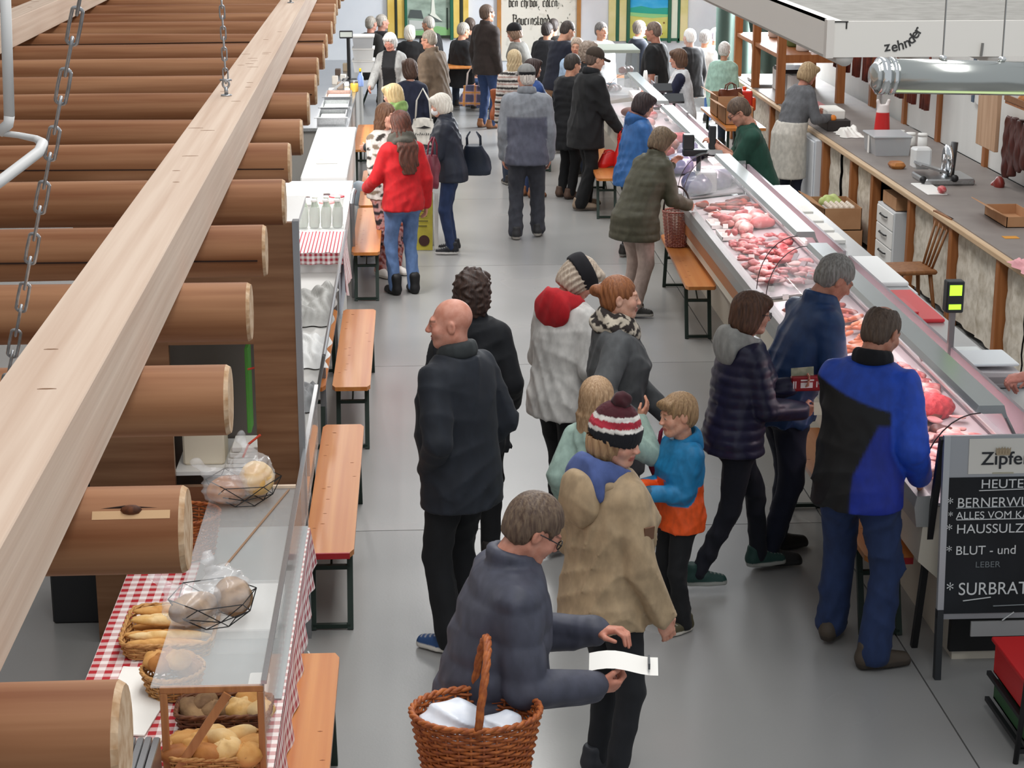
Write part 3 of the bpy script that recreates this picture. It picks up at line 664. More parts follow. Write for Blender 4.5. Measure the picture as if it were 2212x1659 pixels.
for k,(x0,x1) in enumerate(((-.437,-.225),(-2.56,-2.34))):
    g=G(); g.box((x0,-2.0,2.45),(x1,NL*1.043-.4,2.655),.004); b=g.build('beam',BEAM,lf)
    for i in range(34):                            # dents and drying checks
        x=random.uniform(x0+.03,x1-.03); y=random.uniform(-1.6,9) if i<22 else random.uniform(9,18); l=random.uniform(.012,.035)
        G().prism([(x-l,y-.003),(x,y-.005),(x+l,y-.002),(x+l*.4,y+.003),(x-l*.5,y+.003)],'z',2.6545,2.656).build('dent',mat('86654c',.8),b)
CH=mat('b5b6b8',.34,.75,'98999b',40)
def link(a,b,r,w_,flip,parent):
    A,B=Vector(a),Vector(b); d=(B-A); n=d.normalized(); sd=n.cross(Vector((0,1,0) if not flip else (1,0,0))); sd=sd.normalized()
    h=d.length/2+r*1.9; c=(A+B)/2; pts=[]
    for k in range(16):
        t=2*PI*k/16; u=math.sin(t); v=math.cos(t); pts.append(c+n*(h-w_)*(1 if u>0 else -1)*(1 if abs(u)>.01 else 0)+n*u*w_+sd*v*w_)
    G().tube(pts,r,7,closed=True).build('link',CH,parent,True)
def chain(p,q,n,r,w_):
    c=G().cyl((p[0],p[1],p[2]-.02),p,r*1.3,8).build('chain',CH,lf,True)
    for i in range(n):
        a=Vector(p).lerp(Vector(q),i/n); b=Vector(p).lerp(Vector(q),(i+1)/n); link(a,b,r,w_,i%2,c)
    return c
def w2l(p):
    v=Matrix.Rotation(-math.radians(.8),3,'Z')@(Vector(p)-Vector((-.50,2.92,0))); return tuple(v)
# near chain runs up in front of the frame, far chains to the roof; each with eye bolt and shackle
c1=w2l(atY(8,860,4.75)); c1t=w2l(atY(172,0,4.1))
d1=Vector(c1t)-Vector(c1); chain((-.40,1.75,2.655),tuple(Vector((-.40,1.75,2.655))+(Vector(c1t)-Vector((-.40,1.75,2.655)))*1.6),30,.0048,.0135) if False else chain(c1,tuple(Vector(c1)+d1*1.5),23,.0042,.0125)
for (px,py) in((489,205),(628,5)):
    p=at(px,py,2.66); l=w2l(p); e=G().cyl((l[0],l[1],2.655),(l[0],l[1],2.662),.028,12).tube([(l[0],l[1],2.66),(l[0],l[1],2.70)],.010,8).build('eye_bolt',CH,lf,True)
    G().tube([(l[0]+.016*math.cos(t),l[1],2.715+.02*math.sin(t)) for t in np.linspace(0,2*PI,13)[:-1]],.0065,6,closed=True).build('shackle',CH,e,True)
    G().tube([(l[0]-.03,l[1],2.735),(l[0]+.03,l[1],2.735)],.006,6).build('shackle_pin',CH,e,True)
    chain((l[0],l[1],2.735),(l[0]-.02,l[1],4.5),34 if px<600 else 24,.0042,.0125)
# white conduit pipe and its elbow at the left edge
ht=thing('hanging_pipe','white painted pipe with an elbow hanging by the near chain at the left edge','pipe',at(20,330,2.9))
o_=ht.location; WP=mat('c9c8c6',.5)
pA=atY(10,-60,3.6); pB=atY(20,250,3.6); G(o_).tube([pA,pB],.0105,12).build('upright_pipe',WP,ht,True)
pC=atY(-3,287,3.6); G(o_).tube([pB,atY(18,268,3.6),pC],.0105,12).build('elbow',WP,ht,True)
G(o_).tube([pC,atY(40,292,3.6),atY(78,300,3.58),atY(92,310,3.55),atY(84,328,3.5),atY(0,392,3.4),atY(-40,420,3.36)],[.006,.006,.007,.0105,.0105,.0105,.0105],10).build('bent_arm',WP,ht,True)
# heating panel and tubular lamp, top right
hp_=thing('heating_panel','long white ceiling heating panel with printed lettering on its end plate','heating panel',(1.34,6.0,3.19))
o_=(1.34,6.0,3.19); PW=mat('e3dfd8',.45); PW2=mat('b5afa9',.5)
g=G(o_); g.box((1.345,6.0,3.19),(1.352,14.0,3.305)); g.box((1.345,6.0,3.296),(1.385,14.0,3.305)); g.build('side_rail',mat('ece7e0',.5),hp_)
g=G(o_); g.box((1.358,5.998,3.188),(2.6,6.01,3.303)); g.build('end_plate',PW,hp_)
g=G(o_); g.box((1.355,6.01,3.2),(2.6,14.0,3.285)); g.build('insulation',mat('8f8d88',.9,0,'807e79',14,bump=.15,bsc=140),hp_)
g=G(o_); g.box((1.335,5.99,3.186),(1.359,6.03,3.308)); g.build('corner_cap',mat('d8d2cb',.5),hp_)
for a,b in(((1.353,3.19),(1.359,3.19)),): G(o_).box((1.353,5.9965,3.192),(1.3575,6.0,3.30)).build('joint',mat('3a3836',.8),hp_)
G(o_).box((1.353,5.9962,3.2995),(1.405,6.0,3.3035)).build('joint',mat('3a3836',.8),hp_)
G(o_).box((1.397,5.9962,3.279),(1.402,6.0,3.301)).build('joint',mat('3a3836',.8),hp_)
for k in range(5): G(o_).cyl((1.40+.25*k,6.002,3.186),(1.40+.25*k,14,3.186),.028,14).build('heating_pipe',mat('cfcac4',.5),hp_,True)
G(o_).tube([(1.845,5.992,3.19),(1.848,5.992,3.232)],.0045,6).build('wire_hook',mat('8a8884',.4,.6),hp_)
DK=mat('3a3938',.6)
for i,(ch,px,py,ro) in enumerate((('z',1911,111,8),('e',1926,112,10),('h',1940,109,14),('n',1955,104,22),('d',1967,97,36),('e',1978,86,50),('r',1987,75,62))):
    p=atY(px,py,5.997); text('letter',ch,.046,DK,(p[0]-o_[0],p[1]-o_[1],p[2]-o_[2]),(PI/2,-math.radians(ro),0),hp_,.0006,bold=.0006)
# tube lamp
pa=atY(1905,164,5.0); pb=atY(2330,172,5.06)
tl=thing('tube_lamp','round chrome tube lamp hanging under the white heating panel','lamp',pa); CHR=mat('b9bcb8',.22,.95)
G(pa).tube([pa,pb],.047,28).build('lamp_tube',CHR,tl,True)
dx=Vector(pb)-Vector(pa); dn=dx.normalized()
for (t0,t1,rr) in((-.012,.012,.0505),(.02,.03,.051)):
    G(pa).tube([Vector(pa)+dn*t0,Vector(pa)+dn*t1],rr,28).build('end_ring',mat('e6e8e8',.1,1),tl,True)
G(pa).tube([Vector(pa)-dn*.03,Vector(pa)-dn*.012],[.028,.047],20).build('end_cap',mat('c8cac8',.2,.9),tl,True)
for k in(1,2,3):
    q=Vector(pa)+dx*(k*.3); G(pa).ball((q.x,q.y,q.z+.052),(.012,.012,.008),10,5).build('screw',mat('f0f0ee',.1,1),tl,True)
    G(pa).tube([(q.x,q.y,q.z+.045),(q.x,q.y,q.z+.22)],.0025,5).build('suspension_wire',mat('9a9a98',.4,.8),tl)
G(pa).tube([Vector(pa)+dn*.035+Vector((0,-.030,-.0365)),Vector(pb)+Vector((0,-.030,-.0365))],.0035,8).build('diffuser_edge',mat('c8dca0',.4,em=.3),tl,True)
# ---------------------------------------------------------------- shared pieces
def patmat(c1,c2,per,axes,r=.85,duty=.5,cm=None):
    mt=bpy.data.materials.new('material'); mt.use_nodes=True; N=mt.node_tree.nodes; L=mt.node_tree.links; b=N['Principled BSDF']; b.inputs['Roughness'].default_value=r
    tc=N.new('ShaderNodeTexCoord'); sx=N.new('ShaderNodeSeparateXYZ'); L.new(tc.outputs['Object'],sx.inputs[0]); outs=[]
    for a in axes:
        m1=N.new('ShaderNodeMath'); m1.operation='MULTIPLY'; m1.inputs[1].default_value=1/per; L.new(sx.outputs['XYZ'.index(a)],m1.inputs[0])
        m2=N.new('ShaderNodeMath'); m2.operation='FRACT'; L.new(m1.outputs[0],m2.inputs[0])
        m3=N.new('ShaderNodeMath'); m3.operation='GREATER_THAN'; m3.inputs[1].default_value=duty; L.new(m2.outputs[0],m3.inputs[0]); outs.append(m3.outputs[0])
    f=outs[0]
    if len(outs)>1:
        ad=N.new('ShaderNodeMath'); ad.operation='ADD'; L.new(outs[0],ad.inputs[0]); L.new(outs[1],ad.inputs[1]); ml=N.new('ShaderNodeMath'); ml.operation='MULTIPLY'; ml.inputs[1].default_value=.5; L.new(ad.outputs[0],ml.inputs[0]); f=ml.outputs[0]
    mx=N.new('ShaderNodeMix'); mx.data_type='RGBA'; mx.inputs[6].default_value=lin(c1)+(1,); mx.inputs[7].default_value=lin(c2)+(1,); L.new(f,mx.inputs[0]); L.new(mx.outputs[2],b.inputs['Base Color']); return mt
PINE=mat('b9692a',.38,0,'cf8b4a',1.3,(14,.25,14),.06,None,(.3,.75),coat=.15); KNOT=mat('8a4a20',.6); DGREEN=mat('24332c',.5,.2); REDP=mat('a31f26',.5); STEEL=mat('b9bbbd',.28,.9,'a9abad',60,(1,30,1)); WHITE=mat('eceae6',.5); GLASS=mat('e6efef',.04,0,alpha=.16,coat=.3); ACR=mat('eef2f2',.05,0,alpha=.20,coat=.5); BLACK=mat('1a1a1c',.5); CARD=mat('b98c66',.85,0,'ad7f59',5); PAPER=mat('efece6',.8)
WICK=mat('b5652c',.55,0,'8a4420',40,(1,1,1)); WICKL=mat('c9975c',.6,0,'a8743c',40); WICKD=mat('5a3420',.6,0,'7a4a2c',40)
BREAD=mat('d9a764',.7,0,'c0813c',9,bump=.2,bsc=40,ctr=(.35,.7)); BREADL=mat('e6c793',.75,0,'d3a45e',9,bump=.2,bsc=50); BREADD=mat('76583e',.8,0,'a1805a',14,bump=.25,bsc=50); CRUST=mat('b97a3c',.65,0,'8f5426',8,bump=.2,bsc=40)
BAG=mat('f2f3f5',.08,0,alpha=.22,coat=1.); BAGW=mat('f2f3f5',.25,0,alpha=.8,coat=.3)
def make_bench():
    t=thing('bench','x y z bench','bench')
    g=G(); g.prism([(-.125,.05),(-.105,0),(.105,0),(.125,.05),(.125,2.15),(.105,2.2),(-.105,2.2),(-.125,2.15)],'z',.442,.47); o=g.build('seat',PINE,t)
    for i in range(12):
        x=random.uniform(-.1,.1); y=random.uniform(.1,2.1); G().prism([(x-.011,y),(x,y-.004),(x+.011,y),(x,y+.005)],'z',.4695,.4706).build('knot',KNOT,o)
    for y,s in((.30,1),(1.9,-1)):
        g=G()
        for x in(-.095,.095): g.bar((x,y,.44),(x,y-.17*s,.0),.03,.03,(1,0,0))
        for z,k in((.435,0),(.02,.165),(.30,.055)): g.bar((-.095,y-k*s,z),(.095,y-k*s,z),.028,.022)
        g.tube([(0,y-.05*s,.30),(0,y+.28*s,.43)],.007,6); g.build('leg_frame',DGREEN,t)
    return t
_b0=make_bench(); _first=[True]
def bench(x,y,label,rz=0,z=0,red=False):
    if _first[0]: o=_b0; _first[0]=False; o.location=(x,y,z); o.rotation_euler=(0,0,rz); o['label']=label; o['group']='pine benches beside the stalls'
    else: o=dup(_b0,(x,y,z),rz,label,'pine benches beside the stalls')
    if red: G().box((-.106,-.012,.440),(.106,0,.4705)).build('end_edge',REDP,o)
    return o
bench(-.435,11.76,'glossy pine bench in the left row, next one behind the red-edged bench')
bench(-.455,8.72,'pine bench with a red painted end edge beside the left glass bread case',0,0,True)
bench(-.44,16.12,'pine bench at the feet of the woman in the red jacket',0,0)
bench(-.48,5.30,'nearest pine bench in the lower left corner, half under the gingham cloth')
bench(-.73,11.76,'pine bench tucked under the left stall beside the other bench, partly hidden')
bench(-.735,8.72,'pine bench pushed under the glass bread case, seen only through its glass')
bench(-.60,22.2,'pine bench farthest back on the left beside the steel pans')
bench(-.44,18.45,'pine bench behind the woman in the floral trousers')
bench(2.32,14.6,'pine bench with a pink wicker basket on it by the meat counter',math.radians(-2))
bench(2.11,19.95,'pine bench carrying the red plastic bag',math.radians(-2))
bench(2.34,8.5,'pine bench with a red end edge under the near meat counter',0,0,True)
bench(1.62,23.2,'pine bench at the back behind the man in black coat and cap',math.radians(-3))
# ---------------------------------------------------------------- left: bakery stall
tb=thing('bakery_table','long trestle table under a red gingham cloth at lower left','table',(-.93,5.2,0))
G((-.93,5.2,0)).box((-1.33,5.0,.635),(-.54,8.55,.66)).build('table_top',PINE,tb)
for x in(-1.25,-.62):
    for y in(5.3,8.2): G((-.93,5.2,0)).bar((x,y,0),(x,y,.635),.03,.03).build('leg',DGREEN,tb)
GING=patmat('f0e6e2','b3202a',.062,'XY'); GINGV=patmat('efe6e4','b0505a',.05,'YZ')
ck=thing('tablecloth','red and white gingham cloth over the bakery table','tablecloth',(-.93,5.2,.66))
G((-.93,5.2,.66)).grid(lambda u,v:(-1.335+u*.80,5.0+v*3.56,.666+.0015*math.sin(v*40+u*9)),8,40).build('cloth_top',GING,ck,True)
G((-.93,5.2,.66)).grid(lambda u,v:(-.533+.012*math.sin(v*70)*u+.02*u,5.0+v*3.56,.666-u*.20-.012*math.sin(v*55)*u),6,160).build('cloth_front',GINGV,ck,True)
G((-.93,5.2,.66)).grid(lambda u,v:(-1.335-.01*math.sin(v*60)*u,5.0+v*3.56,.666-u*.18),3,120).build('cloth_back',GINGV,ck,True)
o_=(-.75,6.05,.668)
cs=thing('bread_case','clear acrylic bread case with a wooden end frame on the gingham table','display case',o_)
x0,x1,y0,y1,zt=-.955,-.555,6.05,8.2,1.0
G(o_).box((x0,y0,zt-.006),(x1,y1,zt)).build('top_pane',ACR,cs)
G(o_).box((x1-.006,y0,.67),(x1,9.9,zt-.006)).build('front_pane',ACR,cs)
G(o_).box((x1-.012,y0,zt),(x1+.008,9.9,zt+.014)).build('top_rail',STEEL,cs)
G(o_).box((x0+.06,7.05,.67),(x1-.01,7.056,zt-.007)).build('divider_pane',ACR,cs)
WF=mat('b07848',.55,0,'9a6238',3,(14,14,.6))
for a,b in(((x0+.03,y0,zt-.03),(x1-.002,y0+.02,zt-.007)),((x1-.028,y0,.670),(x1-.002,y0+.02,zt-.03)),((x0+.03,y0,.670),(x0+.056,y0+.02,zt-.03)),((x0+.056,y0,.670),(x1-.028,y0+.02,.690))): G(o_).box(a,b,.003).build('frame_bar',WF,cs)
G(o_).bar((x0+.085,y0-.03,.690),(x1-.13,y0-.01,zt-.03),.03,.012,(0,1,0)).build('brace',WF,cs)
G(o_).bar((-.80,7.2,zt+.003),(-.60,8.15,zt+.003),.009,.005).build('wooden_strip',mat('8a6a50',.6),cs)
G(o_).box((x0-.06,6.62,.669),(x1+.012,8.56,.674)).build('floor_plate',mat('9fa3a4',.3,.5),cs)
# white trays, rolls, baskets of the case
tag(G((-.74,7.45,.669)).box((-.90,7.2,.669),(-.60,7.72,.715),.006).build('serving_tray',WHITE,loc=(-.74,7.45,.669)),'white tray standing inside the acrylic bread case','tray')
tag(G((-.62,6.55,.669)).box((-.68,6.4,.669),(-.60,6.8,.705),.006).build('serving_tray',WHITE,loc=(-.62,6.55,.669)),'narrow white tray in the near end of the bread case','tray')
def breadmesh(kind,seed,h=.008):
    r=random.Random(seed)
    if kind=='roll':
        s=Sdf((-.08,-.08,-.03),(.08,.08,.075),h); s.el((0,0,.018),(.056,.052,.038)); a=r.uniform(0,6)
        s.disp(lambda x,y,z:.005*np.cos(5*np.arctan2(y,x)+30*np.hypot(x,y)+a)*(z>.015))
    elif kind=='oval':
        s=Sdf((-.1,-.07,-.03),(.1,.07,.08),h); s.el((0,0,.022),(.082,.045,.038)); s.disp(lambda x,y,z:-.007*np.exp(-(y/.008)**2)*(z>.03))
    elif kind=='loaf':
        s=Sdf((-.16,-.11,-.03),(.16,.11,.12),h*1.3); s.el((0,0,.04),(.135,.085,.062)); s.disp(lambda x,y,z:-.006*(np.abs(np.sin(x*38+y*8))<.16)*(z>.05)+.003*np.sin(60*x+9)*np.sin(70*y))
    else:
        s=Sdf((-.25,-.05,-.03),(.25,.05,.07),h*1.2); s.el((0,0,.02),(.225,.034,.03)); s.disp(lambda x,y,z:-.006*(np.abs(np.sin(x*28+y*30))<.2)*(z>.028))
    V,Q=s.mesh(); me=bpy.data.meshes.new(kind); me.from_pydata(V.tolist(),[],Q.tolist()); me.polygons.foreach_set('use_smooth',[True]*len(Q)); return me
BM={}
def bread(kind,m,loc,rz,label,group,sc=1.,rx=0,ry=0):
    k=(kind,m.name)
    if k not in BM: BM[k]=breadmesh(kind,len(BM)); BM[k].materials.append(m)
    o=bpy.data.objects.new({'roll':'bread_roll','oval':'bread_roll','loaf':'bread_loaf','baguette':'baguette'}[kind],BM[k]); COL.objects.link(o); o.location=loc; o.rotation_euler=(rx,ry,rz); o.scale=(sc,)*3
    return tag(o,label,'bread',group)
def wicker(name,label,loc,a,b,hgt,m,rows=12,N=24,taper=.85,handle=False,rect=False,r=.005,rz=0,hh=.0):
    t=thing(name,label,'basket',loc,rz)
    def P(ang,z,off=0):
        k=taper+(1-taper)*(z/hgt); ca,sa=math.cos(ang),math.sin(ang)
        if rect: q=(abs(ca)**6+abs(sa)**6)**(-1/6); ca*=q; sa*=q
        return (ca*(a*k+off),sa*(b*k+off),z)
    g=G()
    for i in range(rows):
        z=(i+.5)*hgt/rows; pts=[]
        for k in range(N*2):
            ang=2*PI*k/(N*2); s=(1 if (k//2+i)%2 else -1)*(0 if k%2 else 1); pts.append(P(ang,z+.0012*s,s*r*1.1))
        g.tube(pts,r*.95,5,closed=True)
    tag(g.build('woven_wall',m,t,True),kind='stuff')
    g=G()
    for k in range(N): ang=2*PI*k/N; g.tube([P(ang,0),P(ang,hgt)],r*.8,5)
    tag(g.build('stakes',m,t,True),kind='stuff')
    g=G(); n=N*3
    for ph in(0,1):
        g.tube([P(2*PI*k/n,hgt+r*.8*math.sin(k*1.3+ph*PI),r*.9*math.cos(k*1.3+ph*PI)) for k in range(n)],r*1.25,6,closed=True)
    g.build('rim',m,t,True)
    g=G(); g.add([P(2*PI*k/N,.004,-.004) for k in range(N)],[tuple(range(N))]); g.build('base',m,t)
    if handle:
        pts=[(a*math.cos(u)*.0,b*1.0*math.cos(u),hgt*.35+ (hh)*max(math.sin(u),0)**.8+ (hgt*.65 if math.sin(u)>.05 else hgt*.3)) for u in np.linspace(0,PI,17)]
        g=G()
        for ph in(0,2.1,4.2): g.tube([(p[0]+.006*math.cos(i*1.1+ph),p[1],p[2]+.006*math.sin(i*1.1+ph)) for i,p in enumerate(pts)],.0085,6)
        g.build('handle',m,t,True)
    return t
def basket_of(t,items): pass
# dark basket with rolls and pale basket with rolls in the near end
bk1=wicker('bread_basket','dark brown wicker basket of flour-dusted rolls inside the acrylic bread case',(-.74,6.40,.669),.175,.10,.085,WICKD,8,24,.9,rect=True)
bk2=wicker('bread_basket','pale wicker basket of golden rolls at the very bottom left of the picture',(-.745,6.13,.669),.165,.115,.06,WICKL,6,24,.92,rect=True)
gl='golden bread roll in the pale basket at the bottom of the bread case'
for i,(dx,dy,dz,k,m) in enumerate(((-.10,.05,.05,'oval',BREAD),(-.02,.07,.06,'roll',BREADL),(.07,.06,.055,'oval',BREADL),(.12,.0,.05,'oval',BREAD),(.02,.0,.075,'oval',BREADL),(-.07,-.01,.065,'roll',BREAD),(.05,-.06,.07,'roll',BREADL),(-.04,-.07,.055,'oval',CRUST),(-.12,-.05,.045,'oval',CRUST),(.12,-.07,.05,'roll',BREAD))):
    bread(k,m,(-.745+dx,6.13+dy,.669+dz-.02),random.uniform(0,3),gl,'golden rolls in the bread case',random.uniform(.95,1.15),random.uniform(-.3,.3),random.uniform(-.3,.3))
dl='roll in the dark basket inside the bread case'
for i,(dx,dy,dz,k,m) in enumerate(((-.12,.0,.05,'oval',BREADD),(-.03,-.01,.055,'roll',BREADD),(.06,.0,.06,'roll',BREADL),(.13,-.01,.055,'roll',BREADL),(-.07,.05,.06,'oval',BREADD),(.1,.05,.06,'oval',BREAD))):
    bread(k,m,(-.74+dx,6.40+dy,.669+dz-.01),random.uniform(0,3),dl,'rolls in the dark basket',1.1,random.uniform(-.4,.4),random.uniform(-.4,.4))
bk3=wicker('bread_basket','shallow pale basket of baguettes on the gingham cloth',(-1.04,7.22,.669),.19,.22,.07,WICKL,6,26,.92,rect=True)
for i in range(8): bread('baguette',BREADL if i%2 else BREAD,(-1.04+random.uniform(-.02,.02),7.06+.047*i,.705+.014*(i%2)+(.03 if i in(3,6) else 0)),random.uniform(-.06,.06),'baguette lying crosswise in the shallow pale basket','baguettes in the basket',.78)
bk4=wicker('bread_basket','round pale basket of rolls behind the near wire basket',(-.97,6.72,.669),.12,.13,.10,WICKL,8,22,.8)
for i in range(6):
    a=i*1.05; bread('roll',BREAD if i%2 else CRUST,(-.97+.06*math.cos(a),6.72+.06*math.sin(a),.745+.012*i),a,'roll in the round pale basket below the near wire basket','rolls in the round basket')
bk5=wicker('wicker_basket','large brown wicker basket lying tilted at the far end of the bakery table',(-1.10,8.22,.672),.17,.15,.20,WICK,14,26,.8)
WIRE=mat('1c1c1e',.4,.5)
def wirebasket(loc,R,label,rz):
    t=thing('wire_basket',label,'basket',loc,rz); n=6
    top=[(R*math.cos(2*PI*k/n),R*math.sin(2*PI*k/n),.115) for k in range(n)]; mid=[(R*.86*math.cos(2*PI*(k+.5)/n),R*.86*math.sin(2*PI*(k+.5)/n),.055) for k in range(n)]; bot=[(R*.5*math.cos(2*PI*k/n),R*.5*math.sin(2*PI*k/n),.003) for k in range(n)]
    def seg(L,nm):
        g=G()
        for a,b in L: g.tube([a,b],.0022,5)
        g.build(nm,WIRE,t)
    seg([(top[k],top[(k+1)%n]) for k in range(n)],'rim'); seg([(top[k],mid[k]) for k in range(n)]+[(mid[k],top[(k+1)%n]) for k in range(n)],'upper_wires'); seg([(mid[k],mid[(k+1)%n]) for k in range(n)],'middle_ring')
    seg([(mid[k],bot[k]) for k in range(n)]+[(mid[k],bot[(k+1)%n]) for k in range(n)],'lower_wires'); seg([(bot[k],bot[(k+1)%n]) for k in range(n)],'base_ring'); return t
wirebasket((-.79,6.62,1.001),.17,'black wire basket of bagged loaves on the near end of the acrylic case',.3)
wirebasket((-.79,8.0,1.001),.17,'black wire basket of bagged loaves at the far end of the acrylic case',.1)
def bagged(loc,r,seed,label,breadm,neck=(0,0),tilt=0):
    rr=random.Random(seed); t=thing('bagged_loaf',label,'bread',loc,rr.uniform(0,3))
    me=breadmesh('loaf',seed); me.materials.append(breadm); o=bpy.data.objects.new('loaf',me); COL.objects.link(o); o.parent=t; o.rotation_euler=(tilt,0,0); o.scale=(r[0]/.155,r[1]/.105,r[2]/.075); o.location=(0,0,.0)
    s=Sdf((-.3,-.25,-.1),(.3,.25,.32),.009); s.el((0,0,r[2]*.75),(r[0]*1.06,r[1]*1.08,r[2]*1.1),.02,0,None if not tilt else np.array(Matrix.Rotation(-tilt,3,'X')))
    nx,ny=neck; s.rc((nx*.5,ny*.5,r[2]*1.2),(nx,ny,r[2]*1.9),.03,.012,.05).rc((nx,ny,r[2]*1.9),(nx*1.2,ny*1.3,r[2]*2.35),.012,.03,.01)
    a=rr.uniform(0,6); s.disp(lambda x,y,z:.006*(1-2*np.abs(np.sin(24*(x+.4*np.sin(9*z+a))+13*y)))+.004*np.sin(70*y+30*z+a))
    V,Q=s.mesh(); raw('plastic_bag',V,Q,BAG,t,True)
bagged((-.86,6.60,1.03),(.12,.085,.07),3,'greyish bread in a clear plastic bag, left in the near wire basket',BREADD,(-.08,.09))
bagged((-.745,6.66,1.05),(.12,.09,.085),5,'round bread in a glossy clear bag, upright in the near wire basket',BREADD,(.0,.05),.7)
bagged((-.86,7.98,1.03),(.12,.09,.075),8,'crusty loaf in a clear bag at the left of the far wire basket',CRUST,(-.1,.05))
bagged((-.76,8.05,1.06),(.125,.1,.085),9,'flour-dusted loaf in a clear bag with a twisted top in the far wire basket',BREADL,(.08,.05),.6)
tag(G((-.58,8.05,1.002)).box((-.68,8.18,1.0),(-.57,8.2,1.012)).build('price_rail',mat('d9c4ae',.5),loc=(-.58,8.05,1.002)),'short pale strip at the far edge of the acrylic case','rail')
# papers on the cloth, silver box at the near corner
def sheet(name,label,cat,poly,z,m,th=.003): 
    c=(sum(p[0] for p in poly)/len(poly),sum(p[1] for p in poly)/len(poly),z); o=G(c).prism(poly,'z',z,z+th).build(name,m,loc=c); return tag(o,label,cat)
sheet('paper_sheet','white paper sheets lying on the gingham cloth','paper',[(-1.22,6.35),(-1.03,6.33),(-.99,6.62),(-1.06,6.92),(-1.20,6.95)],.670,PAPER,.006)
sheet('paper_sheet','cream paper at the lower end of the gingham cloth','paper',[(-1.12,5.95),(-.99,5.98),(-.96,6.3),(-1.10,6.3)],.672,mat('dcc8b8',.8),.004)
sx=thing('steel_box','ridged silver metal box in front of the bread case','box',(-1.02,5.72,.668))
for i in range(7): G((-1.02,5.72,.668)).box((-1.115+.028*i,5.5,.668),(-1.115+.028*i+.025,6.0,.83+.003*(i%2)),.004).build('rib',STEEL,sx)
# ---------------------------------------------------------------- steel cabinet behind the logs
o_=(-.95,8.75,.75)
sc_=thing('steel_cabinet','tall brushed steel cabinet with a pass-through window under the logs','cabinet',(-.95,8.75,0))
BR=mat('9a7356',.36,.75,'7d583f',2.2,(.6,1,9),0,None,(.3,.7))  # brown reflection of the logs put into the steel's own colour
o_=(-.95,8.75,0)
for a,b,nm in(((-1.62,8.75,0),(-1.20,8.79,2.14),'side_panel'),((-.79,8.75,.0),(-.585,8.79,2.14),'side_panel'),((-1.20,8.75,1.545),(-.79,8.79,2.14),'top_panel'),((-1.20,8.75,0),(-.79,8.79,.82),'lower_panel')): G(o_).box(a,b).build(nm,BR,sc_)
G(o_).box((-.585,8.74,0),(-.555,8.80,2.15)).build('edge_post',mat('9b9da0',.35,.8),sc_)
G(o_).box((-1.62,8.79,2.11),(-.56,9.5,2.14)).build('roof_panel',mat('e2e2e0',.5),sc_)
G(o_).box((-1.62,9.46,0),(-.60,9.5,2.11)).build('rear_panel',mat('77706a',.6),sc_)
G(o_).box((-1.22,8.9,.83),(-.60,9.45,.85)).build('shelf',WHITE,sc_)
tag(G((-1.1,9.1,.852)).box((-1.19,9.0,.852),(-.98,9.2,1.30),.01).build('white_carton',mat('e8ddc8',.6),loc=(-1.1,9.1,.852)),'cream carton standing inside the steel cabinet window','box')
for i in range(4): tag(G((-.92,9.0,.852)).box((-.97+.012*i,8.92,.852+.03*i),(-.83+.012*i,9.12,.878+.03*i),.003).build('paper_pack',PAPER,loc=(-.92,9.0,.852)),'white paper pack in the small stack inside the steel cabinet','paper','paper packs in the cabinet')
tag(G((-.86,9.2,.852)).box((-.875,9.15,.97),(-.855,9.3,1.42),.004).build('green_board',mat('5fb04a',.5),loc=(-.86,9.2,.852)),'green plastic board standing in the steel cabinet','board')
tag(G((-.7,9.0,1.4)).tube([(-.83,8.82,1.40),(-.72,8.84,1.42),(-.6,8.9,1.43)],.005,6).build('red_cable',mat('d8402c',.5),loc=(-.7,9.0,1.4)),'thin red cable running across the steel cabinet','cable')
tag(G((-.82,8.70,1.0)).tube([(-.86,8.72,.98),(-.83,8.71,1.05),(-.77,8.70,1.10)],.006,6).build('red_cable',mat('e0513a',.5),loc=(-.82,8.70,1.0)),'short red cable end in front of the steel cabinet','cable')
# dark appliance in the aisle behind the counter
ap=thing('oven','black oven appliance in the dark aisle behind the bakery table','oven',(-1.62,8.35,0))
G((-1.62,8.35,0)).box((-1.9,9.0,0),(-1.40,9.5,1.0),.01).build('body',BLACK,ap); G((-1.62,8.35,0)).box((-1.39,8.985,.6),(-1.36,9.0,.98)).build('handle',STEEL,ap)
for i in range(3): G((-1.62,8.35,0)).cyl((-1.82+.12*i,9.0,.93),(-1.82+.12*i,8.975,.93),.02,10).build('knob',WHITE,ap)
# ---------------------------------------------------------------- left: middle glass counter
o_=(-.9,10.2,0)
mc=thing('glass_counter','steel-framed glass counter draped with grey cloths behind the steel cabinet','counter',o_)
G(o_).box((-1.35,9.9,.70),(-.60,14.1,.73)).build('worktop',mat('a9a7a3',.5),mc)
for y in(9.95,12.0,14.0):
    for x in(-1.32,-.63): G(o_).box((x-.02,y-.02,0),(x+.02,y+.02,.70)).build('leg',mat('8d8f92',.4,.6),mc)
G(o_).obox((-.565,12.1,.90),(0,1,0),(.06,0,.32),(.32,0,-.06),1.85,.19,.003).build('front_pane',GLASS,mc)
G(o_).tube([(-.53,10.25,1.085),(-.53,13.95,1.085)],.012,8).build('top_rail',mat('9ea0a2',.3,.8),mc)
G(o_).tube([(-.60,10.25,.72),(-.60,13.95,.72)],.010,8).build('bottom_rail',mat('8a8c8e',.3,.8),mc)
for y in(10.25,13.95): G(o_).tube([(-.60,y,.72),(-.53,y,1.085)],.011,8).build('end_rail',mat('9ea0a2',.3,.8),mc)
